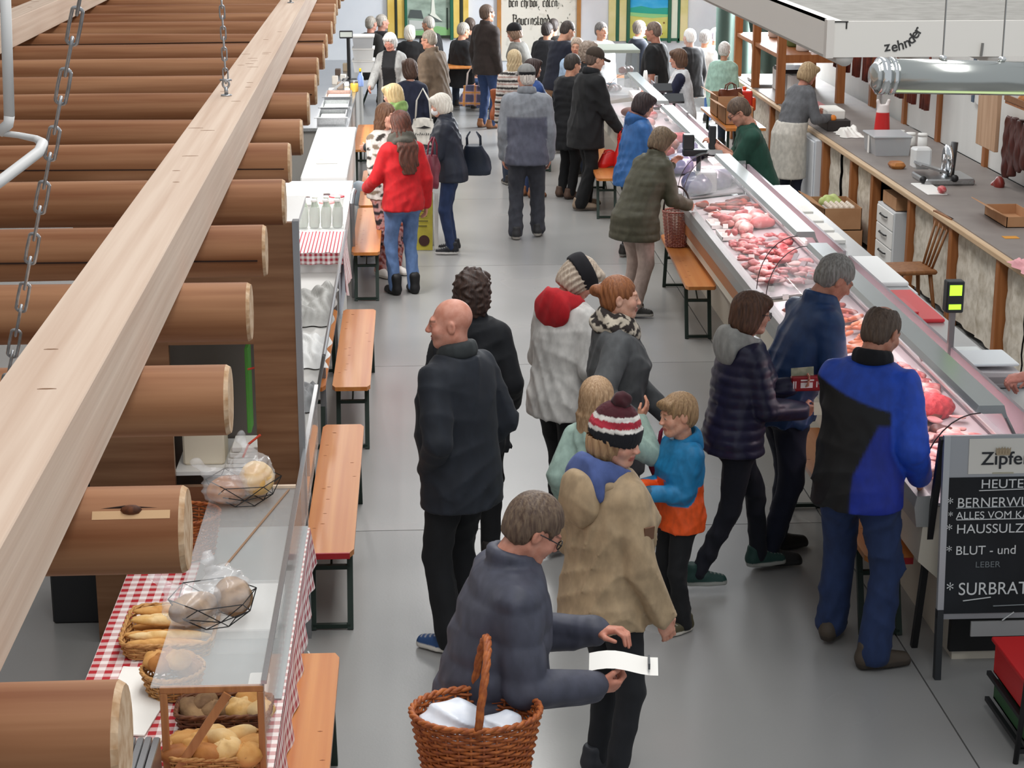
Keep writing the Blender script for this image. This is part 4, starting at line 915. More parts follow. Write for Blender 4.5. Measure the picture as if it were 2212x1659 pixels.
def cloth(name,label,c,sx_,sy_,h_,m,seed,rz=0,amp=.03):
    r=random.Random(seed); a=[r.uniform(0,6) for _ in range(4)]; t=thing(name,label,'cloth',c,rz)
    g=G(); 
    def fn(u,v):
        x,y=(u-.5)*sx_,(v-.5)*sy_; e=min(1,4*min(u,1-u,v,1-v)*2)
        return (x+.015*math.sin(v*14+a[0]),y+.015*math.sin(u*15+a[1]),.004+e*(h_*(.5+.5*math.sin(u*5+a[2])*math.cos(v*4+a[3]))+amp*abs(math.sin(u*11+v*7+a[0]))))
    g.grid(fn,22,22); g.build('fabric',m,t,True); return t
GC=mat('9a9995',.75,0,'b5b4b0',6,bump=.3,bsc=30); GCD=mat('77787a',.7,0,'8a8b8c',6)
cloth('grey_cloth','crumpled grey plastic cover in the glass counter near the bench',(-.72,12.9,.735),.28,1.1,.10,GC,2)
cloth('grey_cloth','white crumpled wrapping in the middle of the glass counter',(-.70,11.6,.735),.26,.7,.08,mat('d6d6d4',.6),4)
cloth('grey_cloth','dark grey cover at the near end of the glass counter',(-.72,10.6,.735),.24,.6,.05,GCD,5)
for i,(y,m) in enumerate(((12.15,PAPER),(12.55,mat('3a3a3c',.6)),(11.2,PAPER),(10.95,mat('c8c8c6',.5)))):
    tag(G((-.95,y,.735)).box((-1.02,y-.12,.735),(-.84,y+.12,.76+.02*i),.004).build('document_box',m,loc=(-.95,y,.735)),('white','black','second white','light grey')[i]+' flat box lying in the glass counter behind the grey covers','box')
# ---------------------------------------------------------------- left: milk stall
o_=(-.85,14.2,0)
ms=thing('milk_counter','bright white dairy counter with a striped cloth behind the glass counter','counter',o_)
G(o_).box((-1.25,14.15,.72),(-.58,17.5,.88)).build('counter_body',mat('f1f0ee',.4),ms)
for y in(14.25,15.8,17.4):
    for x in(-1.2,-.63): G(o_).box((x-.025,y-.025,0),(x+.025,y+.025,.72)).build('leg',WHITE,ms)
G(o_).box((-.60,14.15,.35),(-.585,15.2,.72)).build('apron_board',mat('c9d0dc',.4),ms)
STR=patmat('f2ecea','b03a48',.028,'Y',.85,.62)
STRX=patmat('f2ecea','b03a48',.028,'X',.85,.62)
sc2=thing('striped_cloth','red and white striped tea cloth over the near end of the dairy counter','cloth',(-.8,14.3,.88))
G((-.8,14.3,.88)).grid(lambda u,v:(-.97+u*.41,14.12+v*.85,.885+.003*math.sin(u*20)),10,10).build('cloth_top',STRX,sc2,True)
G((-.8,14.3,.88)).grid(lambda u,v:(-.56+.02*u+.02*math.sin(v*16)*u,14.12+v*.85,.885-u*.34-.03*math.sin(v*9)),8,30).build('cloth_front',STR,sc2,True)
G((-.8,14.3,.88)).grid(lambda u,v:(-.97+v*.41,14.12-.015*u*math.sin(v*20)-.01,.885-u*.09),6,20).build('cloth_end',patmat('f2ecea','b03a48',.04,'XZ',.85),sc2,True)
tr=thing('crate','clear plastic crate of milk bottles on the dairy counter','crate',(-.78,15.25,.885))
for a,b in(((-.98,15.05,.885),(-.585,15.06,1.07)),((-.98,15.45,.885),(-.585,15.46,1.07)),((-.98,15.06,.885),(-.97,15.45,1.07)),((-.595,15.06,.885),(-.585,15.45,1.07))): G((-.78,15.25,.885)).box(a,b).build('side_wall',ACR,tr)
MILK=mat('bcc5b8',.2,coat=.5); CAPW=mat('f4f2ee',.4)
_mb=None
for j in range(2):
    for i in range(4):
        p=(-.925+.095*i,15.15+.16*j,.888)
        if _mb is None:
            _mb=thing('milk_bottle','glass bottle of milk standing in the clear crate on the dairy counter','bottle',p,0,'milk bottles in the crate')
            G().lathe((0,0,0),[(.038,0),(.042,.01),(.042,.12),(.036,.145),(.020,.185),(.019,.215)],18).build('glass_body',MILK,_mb,True); G().lathe((0,0,.212),[(.024,0),(.025,.003),(.025,.016),(.020,.02)],16).build('lid',CAPW,_mb,True)
        else: _q=dup(_mb,p)
        (_mb if (i,j)==(0,0) else _q)['label']='milk bottle in the clear crate, %s row, %s from the left'%(('near','far')[j],('first','second','third','fourth')[i])
for i,(x,y,c,l) in enumerate(((-.75,15.75,'f0efec','white dairy tub with red print behind the milk bottles'),(-.90,15.9,'efeeea','white dairy tub at the rear left of the milk bottles'),(-.68,16.05,'f4f2f0','low white dairy tub near the counter edge'),(-.95,16.3,'ededea','white dairy tub by the steel tray'),(-.78,16.45,'f3f2ee','white dairy tub in front of the chest lid'))):
    t=thing('dairy_tub',l,'tub',(x,y,.882)); G().lathe((0,0,0),[(.055,0),(.065,.08),(.07,.085),(.07,.1)],16).build('tub',mat(c,.4),t,True); G().lathe((0,0,.1),[(.071,0),(.071,.008),(.06,.01)],16).build('lid',mat('c23a44' if i in(0,2) else 'f6f5f2',.4),t,True)
    G().box((-.03,-.069,.03),(.03,-.066,.07)).build('print',mat('5a4a4c' if i!=0 else 'b03040',.5),t)
for i in range(5):
    x,y=-.70-.06*i,16.75+.05*(i%3); tag(G((x,y,.882)).box((x-.035,y-.05,.882),(x+.03,y+.05,.90+.012*(i%3)),.006).build('cheese_pack',mat(('efe9e4','c26a70','f3f1ee','e0d8cf','b8b3b0')[i],.4),loc=(x,y,.882)),('cream','pinkish','white','beige','grey')[i]+' wrapped dairy pack lying on the white dairy counter','package')
ch=thing('chest_lid','white chest cooler with a grey-white lid at the dairy stall','cooler',(-.85,17.55,0)); o_=(-.85,17.55,0)
G(o_).box((-1.06,17.58,0),(-.66,20.9,.86)).build('chest_body',mat('e6e6e4',.45),ch); G(o_).box((-1.08,17.55,.86),(-.64,20.95,.915),.012).build('lid',mat('d5d6d6',.35),ch)
G(o_).box((-1.07,17.53,.78),(-.65,17.55,.84)).build('grip_rail',STEEL,ch)
nc=thing('name_card','white printed card box lying on the cooler lid','box',(-.86,18.4,.916)); G((-.86,18.4,.916)).box((-.97,18.3,.916),(-.76,18.5,.945),.004).build('card_body',PAPER,nc)
G((-.86,18.4,.916)).box((-.94,18.36,.9445),(-.90,18.44,.946)).build('print',mat('c9b080',.7),nc); G((-.86,18.4,.916)).box((-.88,18.39,.9445),(-.79,18.41,.946)).build('print',mat('8a7a6a',.7),nc)
tag(G((-.60,17.0,0)).tube([(-.56,16.4,0),(-.56,16.4,.86),(-.55,16.45,.93),(-.54,16.55,.95)],.022,8).build('chrome_post',mat('8f9194',.3,.8),loc=(-.60,17.0,0)),'rounded chrome post at the front of the dairy counter','post')
for y,c,l in((17.1,'3f7fc9','blue plastic bag under the pine bench by the dairy stall'),(18.2,'b9c8d4','pale blue patterned bag hung at the cooler front')):
    s=Sdf((-.2,-.2,0),(.2,.2,.34),.012); s.el((0,0,.13),(.11,.10,.13)); s.disp(lambda x,yy,z:.02*np.sin(30*x+20*z)*np.sin(25*yy)); V,Q=s.mesh(); tag(raw('plastic_bag',V,Q,mat(c,.4),None,True,loc=(-.50 if y<18 else -.58,y+1.2,0 if y<18 else .3)),l,'bag')
# steel pans and far end
o_=(-.95,21.0,0)
fc=thing('steel_counter','long steel counter with pans and jars at the far left','counter',o_)
G(o_).box((-1.5,21.05,0),(-.76,28.4,.86)).build('body',mat('8a8884',.5),fc); G(o_).box((-1.52,21.0,.86),(-.74,28.45,.90),.004).build('worktop',STEEL,fc)
for i,(y,l) in enumerate(((21.4,'open steel pan nearest on the far left counter'),(22.3,'second open steel pan on the far left counter'),(23.3,'third steel pan with a cover on the far left counter'))):
    t=thing('steel_pan',l,'pan',(-.93,y,.90)); g=G()
    for a,b in(((-.16,-.35,0),(.16,.35,.01)),((-.16,-.35,.01),(-.15,.35,.11)),((.15,-.35,.01),(.16,.35,.11)),((-.15,-.35,.01),(.15,-.34,.11)),((-.15,.34,.01),(.15,.35,.11))): g.box(a,b)
    g.build('pan_body',STEEL,t); G().box((-.19,-.38,.105),(.19,-.33,.112)).build('rim_lip',STEEL,t)
    G().box((-.145,-.33,.03),(.145,.3,.07),.02).build('contents',mat(('b9beb9','cfd3cf','d8a088')[i],.5),t)
sw=thing('counter_scale','black pole scale display at the far left counter','scale',(-.86,25.4,.90)); G().box((-.10,-.12,0),(.10,.12,.05),.008).build('base',BLACK,sw); G().tube([(0,0,.05),(0,0,.62)],.028,10).build('pole',BLACK,sw); G().box((-.12,-.04,.60),(.06,.04,.70),.01).build('display',BLACK,sw); G().box((-.11,-.046,.62),(.05,-.04,.685)).build('screen',mat('c8cfc8',.3),sw)
hb=thing('honey_jar','jar of yellow honey with a steel lid on the far left counter','jar',(-.765,24.4,.90)); G().lathe((0,0,0),[(.05,0),(.055,.01),(.055,.10),(.045,.12)],16).build('glass_body',mat('d8ae4a',.15,coat=.5),hb,True); G().lathe((0,0,.12),[(.05,0),(.05,.025),(.045,.028)],16).build('lid',STEEL,hb,True)
for i,(x,y,hh_) in enumerate(((-.84,23.9,.10),(-.86,24.3,.12),(-.88,24.75,.09))): t=thing('spice_jar',('small white-lidded jar nearest the honey jar','tall white-lidded jar beside the honey jar','squat white-lidded jar behind the honey jar')[i],'jar',(x,y,.90)); G().lathe((0,0,0),[(.03,0),(.032,.01),(.032,hh_*.7)],12).build('glass_body',mat('b9a890',.3),t,True); G().lathe((0,0,hh_*.7),[(.034,0),(.034,hh_*.3),(.03,hh_*.31)],12).build('lid',CAPW,t,True)
for i in range(3):
    t=thing('storage_bin',('grey plastic storage bin on the far left counter, uppermost','white plastic storage bin under the grey one on the far left','flat white bin lowest in the far left stack')[i],'bin',(-.70,26.9,.90+(2-i)*.17)); g=G(); g.prism([(-.13,0),(.13,0),(.15,.15),(-.15,.15)],'y',-.2,.2); g.build('bin_body',mat(('b5b7b9','dcdcda','e8e8e6')[i],.5),t); G().box((-.16,-.21,.15),(.16,.21,.168)).build('lid',WHITE,t)
sp_=thing('spray_bottle','blue spray bottle with yellow trigger on the far left counter','bottle',(-.70,25.0,.90)); G().lathe((0,0,0),[(.04,0),(.042,.01),(.042,.12),(.02,.17),(.015,.2)],14).build('bottle_body',mat('8fa8e0',.3),sp_,True); G().box((-.015,-.05,.2),(.015,.02,.24),.005).build('trigger',mat('e0c020',.4),sp_)
for i in range(6): x,y=-1.05+.09*(i%2),24.2+.9*i*.6; tag(G((x,y,.90)).box((x-.04,y-.06,.90),(x+.04,y+.06,.97+.02*(i%3)),.008).build('grocery_box',mat(('d8cfc4','8a7a6c','c9c2b8','e3ded6','5a4a40','b9a68c')[i],.6),loc=(x,y,.90)),('pale','brown','greyish','white','dark','tan')[i]+' small box among the goods on the far left counter','box')
rp=thing('grater','grey steel grater lying against the far left counter','grater',(-1.0,24.0,.90)); G().obox((0,0,.09),(.6,0,.5),(0,1,0),(-.5,0,.6),.13,.06,.01).build('blade',GCD,rp); G().tube([(.1,0,.16),(.17,0,.24)],.015,8).build('handle',STEEL,rp)

# unseen lamps added below the logs to brighten the stalls
for y,pw in((15.96,26),(19.08,24),(6.57,4),(23.26,36)):
    t=thing('unseen_stall_lamp',{15.96:'unseen tube lamp under the logs over the dairy counter',19.08:'unseen tube lamp under the logs over the white cooler',6.57:'unseen tube lamp under the logs over the bread case',23.26:'unseen tube lamp under the logs over the far left steel counter'}[y],'lamp',(-1.0,y,2.12)); G().box((-.06,-.7,.02),(.06,.7,.08),.01).build('housing',WHITE,t); G().tube([(0,-.66,.01),(0,.66,.01)],.013,8).build('lamp_tube',mat('ffffff',.5,em=3.),t,True)
    for yy in(-.52,.52): G().tube([(0,yy,.08),(0,yy,.16)],.004,5).build('hanger',STEEL,t)
    area('unseen_stall_light',(-1.0,y,2.09),(.1,1.3),pw,(0,0,0),(1,.98,.95))
# ---------------------------------------------------------------- right: meat counters
GB=mat('a3a5a3',.4,.5); CREAM=mat('d3cbbb',.5); LAMP=mat('ffe6ea',.5,em=14.); BROWNP=mat('a86a3c',.5)
DECKW=mat('c9c3c4',.35)
def meat_counter(ya,yb,label,z1=1.25,wood=False,xr=3.42):
    o_=(2.8,ya,0); t=thing('meat_counter',label,'counter',o_)
    G(o_).prism([(2.62,.0),(xr-.1,.0),(xr-.1,.80),(2.44,.80),(2.42,.52),(2.60,.36)],'y',ya,yb).build('body',CREAM,t)
    G(o_).prism([(2.385,.80),(2.395,.855),(2.46,.86),(2.46,.70),(2.40,.70)],'y',ya-.005,yb+.005).build('bumper',GB,t)
    if wood: G(o_).box((2.405,ya,.60),(2.43,yb,.70)).build('wooden_strip',BROWNP,t)
    G(o_).prism([(2.46,.80),(3.02,.86),(3.02,.875),(2.46,.815)],'y',ya,yb).build('deck',DECKW,t)
    G(o_).box((3.02,ya,.80),(3.04,yb,z1-.10)).build('rear_wall',mat('8d8388',.4),t)
    G(o_).box((2.98,ya,.93),(xr,yb,.955),.004).build('rear_worktop',mat('c3c5c6',.3,.7),t)
    G(o_).prism([(2.70,z1-.02),(2.715,z1+.012),(2.84,z1+.012),(2.86,z1-.05),(2.845,z1-.055),(2.83,z1-.03),(2.74,z1-.03)],'y',ya+.15,yb-.1).build('top_shelf',mat('b4bab9',.35,.35),t)
    n=9; prof=[(2.43+.28*(1-math.cos(PI/2*k/n)),.86+(z1-.87)*math.sin(PI/2*k/n)) for k in range(n+1)]
    g=G(o_); g.grid(lambda u,v:(prof[int(round(u*n))][0],ya+.1+v*(yb-ya-.2),prof[int(round(u*n))][1]),n,1); g.build('curved_glass',GLASS,t,True)
    for y,nm in((ya+.1,1),(yb-.1,2)): G(o_).tube([(p[0],y,p[1]) for p in prof],.0035,6).build('glass_edge',mat('4a3c3c',.4),t)
    for y in(ya+.17,(ya+yb)/2,yb-.12): G(o_).tube([(2.99,y,.95),(2.85,y,z1-.04)],.010,8).build('shelf_post',GB,t)
    G(o_).box((2.78,ya+.3,z1-.052),(2.81,yb-.25,z1-.032)).build('lamp_tube',LAMP,t)
    G(o_).prism([(2.455,.86),(3.0,.95),(3.0,z1-.06),(2.80,z1-.06),(2.60,1.12),(2.49,.98)],'y',yb-.06,yb-.054).build('end_pane',GLASS,t)
    return t
meat_counter(8.32,12.55,'nearest curved-glass meat counter, full of sausages and ham behind the chalkboard')
meat_counter(12.7,16.6,'middle curved-glass meat counter with a wooden strip along its front',wood=True)
meat_counter(16.75,20.3,'third glass counter in the right row with purple wrapped goods',1.22,xr=3.06)
meat_counter(20.45,23.6,'farthest long glass counter in front of the vendor in the white vest',1.22,xr=3.06)
MEAT=[mat('b8484c',.4,0,'e6b4ac',16,bump=.3,bsc=40,ctr=(.45,.72)),mat('cf7472',.4,0,'eecac0',13,bump=.3,bsc=40,ctr=(.45,.7)),mat('93343a',.4,0,'c06a66',14,bump=.3,bsc=40),mat('dc9a94',.45,0,'f0d4cc',12,bump=.2,bsc=40),mat('7c302c',.45,0,'a85a50',14,bump=.2,bsc=40)]
SAUS=[mat('d9835c',.35,0,'c46a44',6,coat=.3),mat('e39a70',.35,0,'d07c50',6,coat=.3),mat('b5553c',.35,0,'8f3a2c',8,coat=.3)]
HAM=mat('e3a9a6',.4,0,'d88f8e',5,coat=.2); FAT=mat('f0ddd4',.4); RIND=mat('7a4434',.5,0,'542a20',9)
def piece(kind,seed):
    r=random.Random(seed)
    if kind=='slab':
        s=Sdf((-.14,-.11,-.02),(.14,.11,.08),.009); s.el((0,0,.02),(.10,.065,.026)).el((.04,.02,.022),(.055,.06,.026),.03); a=r.uniform(0,6); s.disp(lambda x,y,z:.006*np.sin(38*x+a)*np.sin(44*y+2*a))
    elif kind=='chop':
        s=Sdf((-.11,-.09,-.02),(.11,.09,.06),.008); s.el((-.02,0,.016),(.062,.05,.018)).rc((.03,.02,.016),(.075,-.04,.014),.02,.013,.02)
    elif kind=='joint':
        s=Sdf((-.16,-.12,-.03),(.16,.12,.14),.011); s.el((0,0,.05),(.12,.08,.058)).el((.06,.01,.05),(.07,.06,.05),.03); a=r.uniform(0,6); s.disp(lambda x,y,z:.008*np.sin(25*x+a)*np.sin(30*y)*np.cos(20*z))
    elif kind=='slice':
        s=Sdf((-.1,-.1,-.02),(.1,.1,.05),.008); s.el((0,0,.012),(.075,.06,.012)); s.disp(lambda x,y,z:.004*np.sin(30*x+9*y))
    elif kind=='mince':
        s=Sdf((-.2,-.14,-.02),(.2,.14,.14),.010); s.el((0,0,.03),(.16,.10,.085)); s.disp(lambda x,y,z:.008*np.sin(95*x)*np.sin(90*y+1)*np.sin(80*z+2))
    V,Q=s.mesh(); me=bpy.data.meshes.new(kind); me.from_pydata(V.tolist(),[],Q.tolist()); me.polygons.foreach_set('use_smooth',[True]*len(Q)); return me
def sausmesh(seed,L,r0,bend):
    g=G(); n=9; pts=[];rr=[]
    for k in range(n): u=k/(n-1); a=(u-.5)*bend; pts.append((math.sin(a)*L/max(bend,.01),(1-math.cos(a))*L/max(bend,.01),r0)); rr.append(r0*(1-.8*abs(2*u-1)**6))
    g.tube(pts,rr,10); me=bpy.data.meshes.new('sausage'); me.from_pydata(g.V,[],g.F); me.polygons.foreach_set('use_smooth',[True]*len(g.F)); return me
PM={}
def put(kind,mi,x,y,label,group,name,cat='meat',rz=None,sc=1.,dz=0,rx=0):
    key=(kind,mi.name)
    if key not in PM:
        me=sausmesh(1,.16 if kind=='saus' else .24,.014 if kind=='saus' else .026,.9 if kind=='saus' else .2) if kind in('saus','salami') else piece(kind,len(PM)); me.materials.append(mi); PM[key]=me
    o=bpy.data.objects.new(name,PM[key]); COL.objects.link(o); z=.815+(x-2.46)*.107+.004+dz; o.location=(x,y,z); o.rotation_euler=(rx,0,random.uniform(0,6.3) if rz is None else rz); o.scale=(sc,)*3
    return tag(o,label,cat,group)
R_=random.Random(11)
def scatter(n,x0,x1,y0,y1,kinds,mats,label,group,name,layer=0.,rz=None,jit=.5):
    for i in range(n):
        u=(i+.5)/n; put(R_.choice(kinds),R_.choice(mats),R_.uniform(x0,x1),y0+(y1-y0)*u+R_.uniform(-.06,.06)*jit,label,group,name,'meat',(None if rz is None else rz+R_.uniform(-.25,.25)),R_.uniform(.55,.85),layer*R_.random(),R_.uniform(-.3,.3))
def tray(x,y,w_,l_,label):
    z=.815+(x-2.46)*.107; t=thing('tray',label,'tray',(x,y,z),0,'white trays on the meat decks'); g=G(); g.box((-w_/2,-l_/2,.0),(w_/2,l_/2,.006))
    for a,b in(((-w_/2,-l_/2,.006),(-w_/2+.006,l_/2,.03)),((w_/2-.006,-l_/2,.006),(w_/2,l_/2,.03)),((-w_/2,-l_/2,.006),(w_/2,-l_/2+.006,.03)),((-w_/2,l_/2-.006,.006),(w_/2,l_/2,.03))): g.box(a,b)
    g.build('tray_body',WHITE,t); return t
# near counter: ham slices and smoked pork in front, minced meat, orange sausages farther along
scatter(44,2.52,2.78,8.5,9.35,['slice','chop'],[HAM,MEAT[3]],'pink cooked ham slice in the heap next to the chalkboard','ham slices in the near counter','ham_slice',.05)
scatter(27,2.62,2.95,9.1,9.8,['slab','chop','slice'],[RIND,HAM,MEAT[3],MEAT[1]],'smoked pork cut with brown rind in the near counter','smoked cuts in the near counter','smoked_pork',.03)
put('mince',mat('d4474c',.5,0,'b02c34',40,bump=.4,bsc=120),2.80,9.62,'bright red heap of minced meat in the near counter',None,'minced_meat','meat',.3,1.,.02)
put('joint',MEAT[3],2.90,8.95,'pale pork roast at the near end of the rear deck',None,'pork_roast','meat',.2,.8)
scatter(30,2.52,2.95,9.9,10.7,['slab','chop'],MEAT[:3],'raw pork cut in front of the man in the blue and black jacket','raw cuts in the near counter','pork_cut',.02)
for i in range(34): put('saus',R_.choice(SAUS[:2]),R_.uniform(2.52,2.92),10.75+R_.uniform(0,.95),'orange sausage in the big heap of the near counter','orange sausages','sausage','sausage',R_.uniform(-.5,.5)+.6,1.1,R_.uniform(0,.05))
scatter(20,2.52,2.9,11.75,12.35,['slab','salami'],[MEAT[4],SAUS[2]],'dark smoked meat at the far end of the near counter','dark smoked meats','smoked_meat',.02)
for i in range(8): x,y=2.55+.05*(i%3),9.75+.09*i; tag(G((x,y,.83)).lathe((x,y,.825+(x-2.46)*.107),[(.04,0),(.042,.012),(.03,.02)],14).build('sausage_slice',FAT,None,True,(x,y,.83)),'round white sausage slice in the near counter','sausage','white slices in the near counter')
# middle counter
scatter(40,2.52,2.95,12.9,13.7,['slab','chop'],MEAT[:4],'raw meat cut at the near end of the middle counter','cuts at the near end of the middle counter','meat_cut',.03)
scatter(44,2.52,2.95,13.7,14.6,['slab','chop'],MEAT[:3],'raw red meat cut in the centre of the middle counter','cuts in the centre of the middle counter','meat_cut',.03)
scatter(30,2.6,2.98,14.9,15.6,['slab','joint'],MEAT[1:],'meat cut on the trays of the middle counter','cuts on the trays of the middle counter','meat_cut',.02)
scatter(23,2.55,2.98,15.7,16.3,['salami','slab'],[MEAT[4],SAUS[2],RIND],'brown cured meat at the far end of the middle counter','cured meats of the middle counter','cured_meat',.02,.0)
tray(2.62,14.85,.26,.34,'white tray in the middle of the middle meat counter'); tray(2.58,15.35,.2,.3,'white tray behind the central tray of the middle meat counter'); tray(2.85,13.3,.12,.7,'long white tray at the back of the middle meat counter'); tray(2.78,15.85,.3,.2,'white tray at the far end of the middle meat counter'); tray(2.9,10.3,.16,.4,'white tray in the near meat counter behind the shopper in blue and black')
for i in range(4): tag(G((2.56+.06*i,14.83,.85)).ball((2.56+.06*i,14.83,.868),(.026,.03,.026),10,6).build('sausage',MEAT[2],None,True,(2.56+.06*i,14.83,.85)),'round blood sausage on the central white tray','sausage','blood sausages on the tray')
for i in range(7): y=15.1+.09*i; tag(G((2.88,y,.88)).tube([(2.84,y,.905),(2.92,y,.905)],.032,12).build('wrapped_sausage',mat('eee6e0',.3),None,True,(2.88,y,.88)),'white wrapped sausage in the row at the back of the middle counter','sausage','white sausages in a row')
for i in range(3): y=13.1+.28*i; tag(G((2.88,y,.9)).obox((2.88,y,.905),(.3,1,0),(1,-.3,0),(0,0,1),.13,.018,.006).build('steel_skewer',STEEL,None,False,(2.88,y,.9)),('first','second','third')[i]+' steel serving fork from the near end of the middle counter','fork')
for i in range(26):
    x,y=R_.uniform(2.5,2.6),8.7+.29*i+R_.uniform(-.05,.05); tag(G().obox((0,0,.022),(1,0,0),(0,.5,1),(0,1,-.5),.022,.02,.001).build('price_tag',PAPER,None,False,(x,y,.83+(x-2.46)*.107)),'small white price card standing in the meat display','price tag','price cards in the meat displays')
# third counter: purple wraps
PUR=mat('6a6480',.35,0,'4a4668',5,bump=.3,bsc=25,coat=.4)
for i,(x,y,l) in enumerate(((2.62,16.95,'purple wrapped goods at the near left of the third counter'),(2.85,17.2,'purple wrapped goods at the rear of the third counter'),(2.6,18.1,'dark purple wrap in the middle of the third counter'),(2.85,18.9,'purple wrap at the far rear of the third counter'))):
    s=Sdf((-.25,-.35,0),(.25,.35,.25),.014); s.el((0,0,.06),(.15,.26,.10)); s.disp(lambda x,y,z:.022*(1-2*np.abs(np.sin(14*x+9*y+i)))*np.cos(9*y)); V,Q=s.mesh(); tag(raw('wrapped_goods',V,Q,PUR,None,True,loc=(x,y,.85)),l,'package')
for i,(x,y,m) in enumerate(((2.6,19.2,MEAT[4]),(2.75,19.6,RIND),(2.85,19.95,MEAT[2]),(2.6,20.8,RIND),(2.7,21.3,MEAT[4]),(2.8,21.8,MEAT[2]),(2.62,22.3,RIND),(2.8,22.8,MEAT[4]))): put('joint',m,x,y,('far','brown','red','rind-dark','dark','reddish','smoked','last')[i]+' meat joint on the decks of the far counters','joints in the far counters','meat_joint')
# upright glass case at the back
o_=(2.65,24.3,0); uc=thing('upright_case','upright glass case with smoked meats at the back of the right row','display case',o_)
G(o_).box((2.35,24.0,0),(2.95,24.9,.85)).build('base',mat('c9c0b6',.5),uc); G(o_).box((2.37,24.0,.85),(2.93,24.85,.88)).build('deck',DECKW,uc); G(o_).box((2.4,24.05,1.12),(2.9,24.8,1.13)).build('shelf',GLASS,uc)
G(o_).box((2.42,24.0,1.42),(2.93,24.85,1.46)).build('roof',mat('9fa69a',.4),uc); G(o_).box((2.38,23.98,.88),(2.92,23.99,1.42)).build('front_pane',GLASS,uc)
for x in(2.39,2.91):
    for y in(24.02,24.83): G(o_).box((x-.012,y-.012,.88),(x+.012,y+.012,1.42)).build('post',BLACK,uc)
for i in range(9): tag(G((2.44+.05*i,24.35,.88)).ball((2.44+.05*i,24.3+.05*(i%3),.93 if i<6 else 1.17),(.06,.10,.045),10,7,.12).build('smoked_ham',RIND if i%2 else MEAT[4],None,True,(2.44+.05*i,24.35,.88)),'dark smoked ham in the upright glass case','meat','hams in the upright case')
# ---------------------------------------------------------------- things on the meat counters
def flat(name,label,cat,x0,x1,y0,y1,z,th,m,b=.004): c=((x0+x1)/2,(y0+y1)/2,z); return tag(G(c).box((x0,y0,z),(x1,y1,z+th),b).build(name,m,loc=c),label,cat)
for i in range(4): flat('paper_stack',('lowest','second','third','topmost')[i]+' white wrapping paper stack behind the middle counter','paper',3.0+.01*i,3.32-.01*i,13.9+.35*i,14.2+.35*i,.956,.03+.01*i,PAPER)
flat('cutting_board','large white cutting board standing behind the blue-jacketed man','board',2.98,3.42,12.4,13.3,.956,.03,mat('f4f4f2',.4),.008)
G_=thing('white_bench','white cabinet under the large white cutting board','cabinet',(3.4,12.6,0)); G((3.4,12.6,0)).box((3.33,12.3,0),(3.46,13.35,.93)).build('cabinet_body',mat('d8dadd',.5),G_); G((3.4,12.6,0)).box((3.46,12.35,.05),(3.465,13.3,.9)).build('door',mat('dfe1e4',.5),G_)
flat('red_tray','shiny red plastic tray lying behind the near counter','tray',3.02,3.38,11.35,12.2,.956,.025,mat('d8343c',.3),.008)
flat('red_sheet','crumpled red packaging on the red tray','package',3.05,3.25,11.5,11.9,.983,.012,mat('e0545a',.35),.004)
t=thing('blue_bag','crumpled blue-white plastic pack on steel lid behind the bald shopper','package',(3.12,10.95,.956)); G().box((-.12,-.15,0),(.12,.15,.02),.004).build('steel_lid',mat('c8d0d0',.3,.4),t); s=Sdf((-.15,-.15,0),(.15,.15,.1),.009); s.el((0,0,.035),(.11,.09,.028)); s.disp(lambda x,y,z:.01*np.sin(45*x+20*y)); V,Q=s.mesh(); raw('crumpled_film',V,Q,mat('a9b4d6',.3),t,True)
for i in range(3): flat('steel_plate',('lower','middle','upper')[i]+' white plastic board lying behind the balding shopper','board',3.05+.03*i,3.36,10.2-.04*i,10.6,.956+.014*i,.012,mat('e2e6e4',.35))
def counter_scale(loc,label,disp=True):
    t=thing('counter_scale',label,'scale',loc); CS=mat('cfc9cb',.4)
    G().prism([(-.19,.0),(.19,.0),(.17,.075),(-.17,.085)],'y',-.19,.17).build('scale_body',CS,t); G().box((-.12,-.195,.02),(.12,-.189,.055)).build('front_display',mat('9a9496',.3),t)
    G().box((-.21,-.23,.004),(.21,-.17,.02)).build('front_lip',mat('8a8688',.4),t); G().box((-.16,-.15,.105),(.17,.17,.12),.006).build('weighing_plate',mat('e9eff4',.2,.2),t); G().box((-.03,-.03,.08),(.03,.03,.105)).build('plate_stem',BLACK,t)
    if disp:
        G().box((-.215,-.05,.0),(-.185,-.02,.40)).build('display_pole',mat('8d8f90',.4,.6),t); h=G().box((-.25,-.075,.40),(-.15,.0,.58),.006).build('display_head',mat('2f3436',.5),t)
        for z0,z1 in((.50,.56),(.42,.45)): G().box((-.235,-.0765,z0),(-.165,-.075,z1)).build('screen',mat('a8e838',.4,em=.9),h)
    return t
counter_scale((3.22,10.05,.956),'white counter scale with a green-lit customer display near the chalkboard')
sc3=thing('deli_slicer_scale','black pole scale in front of the vendor in the green polo','scale',(2.64,17.0,.93)); G().tube([(0,0,-.08),(0,0,.26)],.022,8).build('pole',BLACK,sc3); G().box((-.15,-.05,.24),(.15,.05,.30),.01).build('display_base',BLACK,sc3); G().box((.09,-.05,.30),(.15,.05,.52),.01).build('display_arm',mat('2c2e30',.4),sc3); G().box((-.15,-.05,.30),(-.05,.05,.44),.01).build('display_head',mat('2c2e30',.4),sc3); G().box((-.04,-.12,-.10),(.16,.08,.10),.015).build('printer',mat('b9b7b6',.4,.4),sc3)
pl=thing('plate','white oval plate by the black pole scale','plate',(2.86,17.45,.97)); G().lathe((0,0,0),[(.06,0),(.12,.012),(.125,.016),(.1,.01)],20,1,.8).build('plate_disc',WHITE,pl,True)
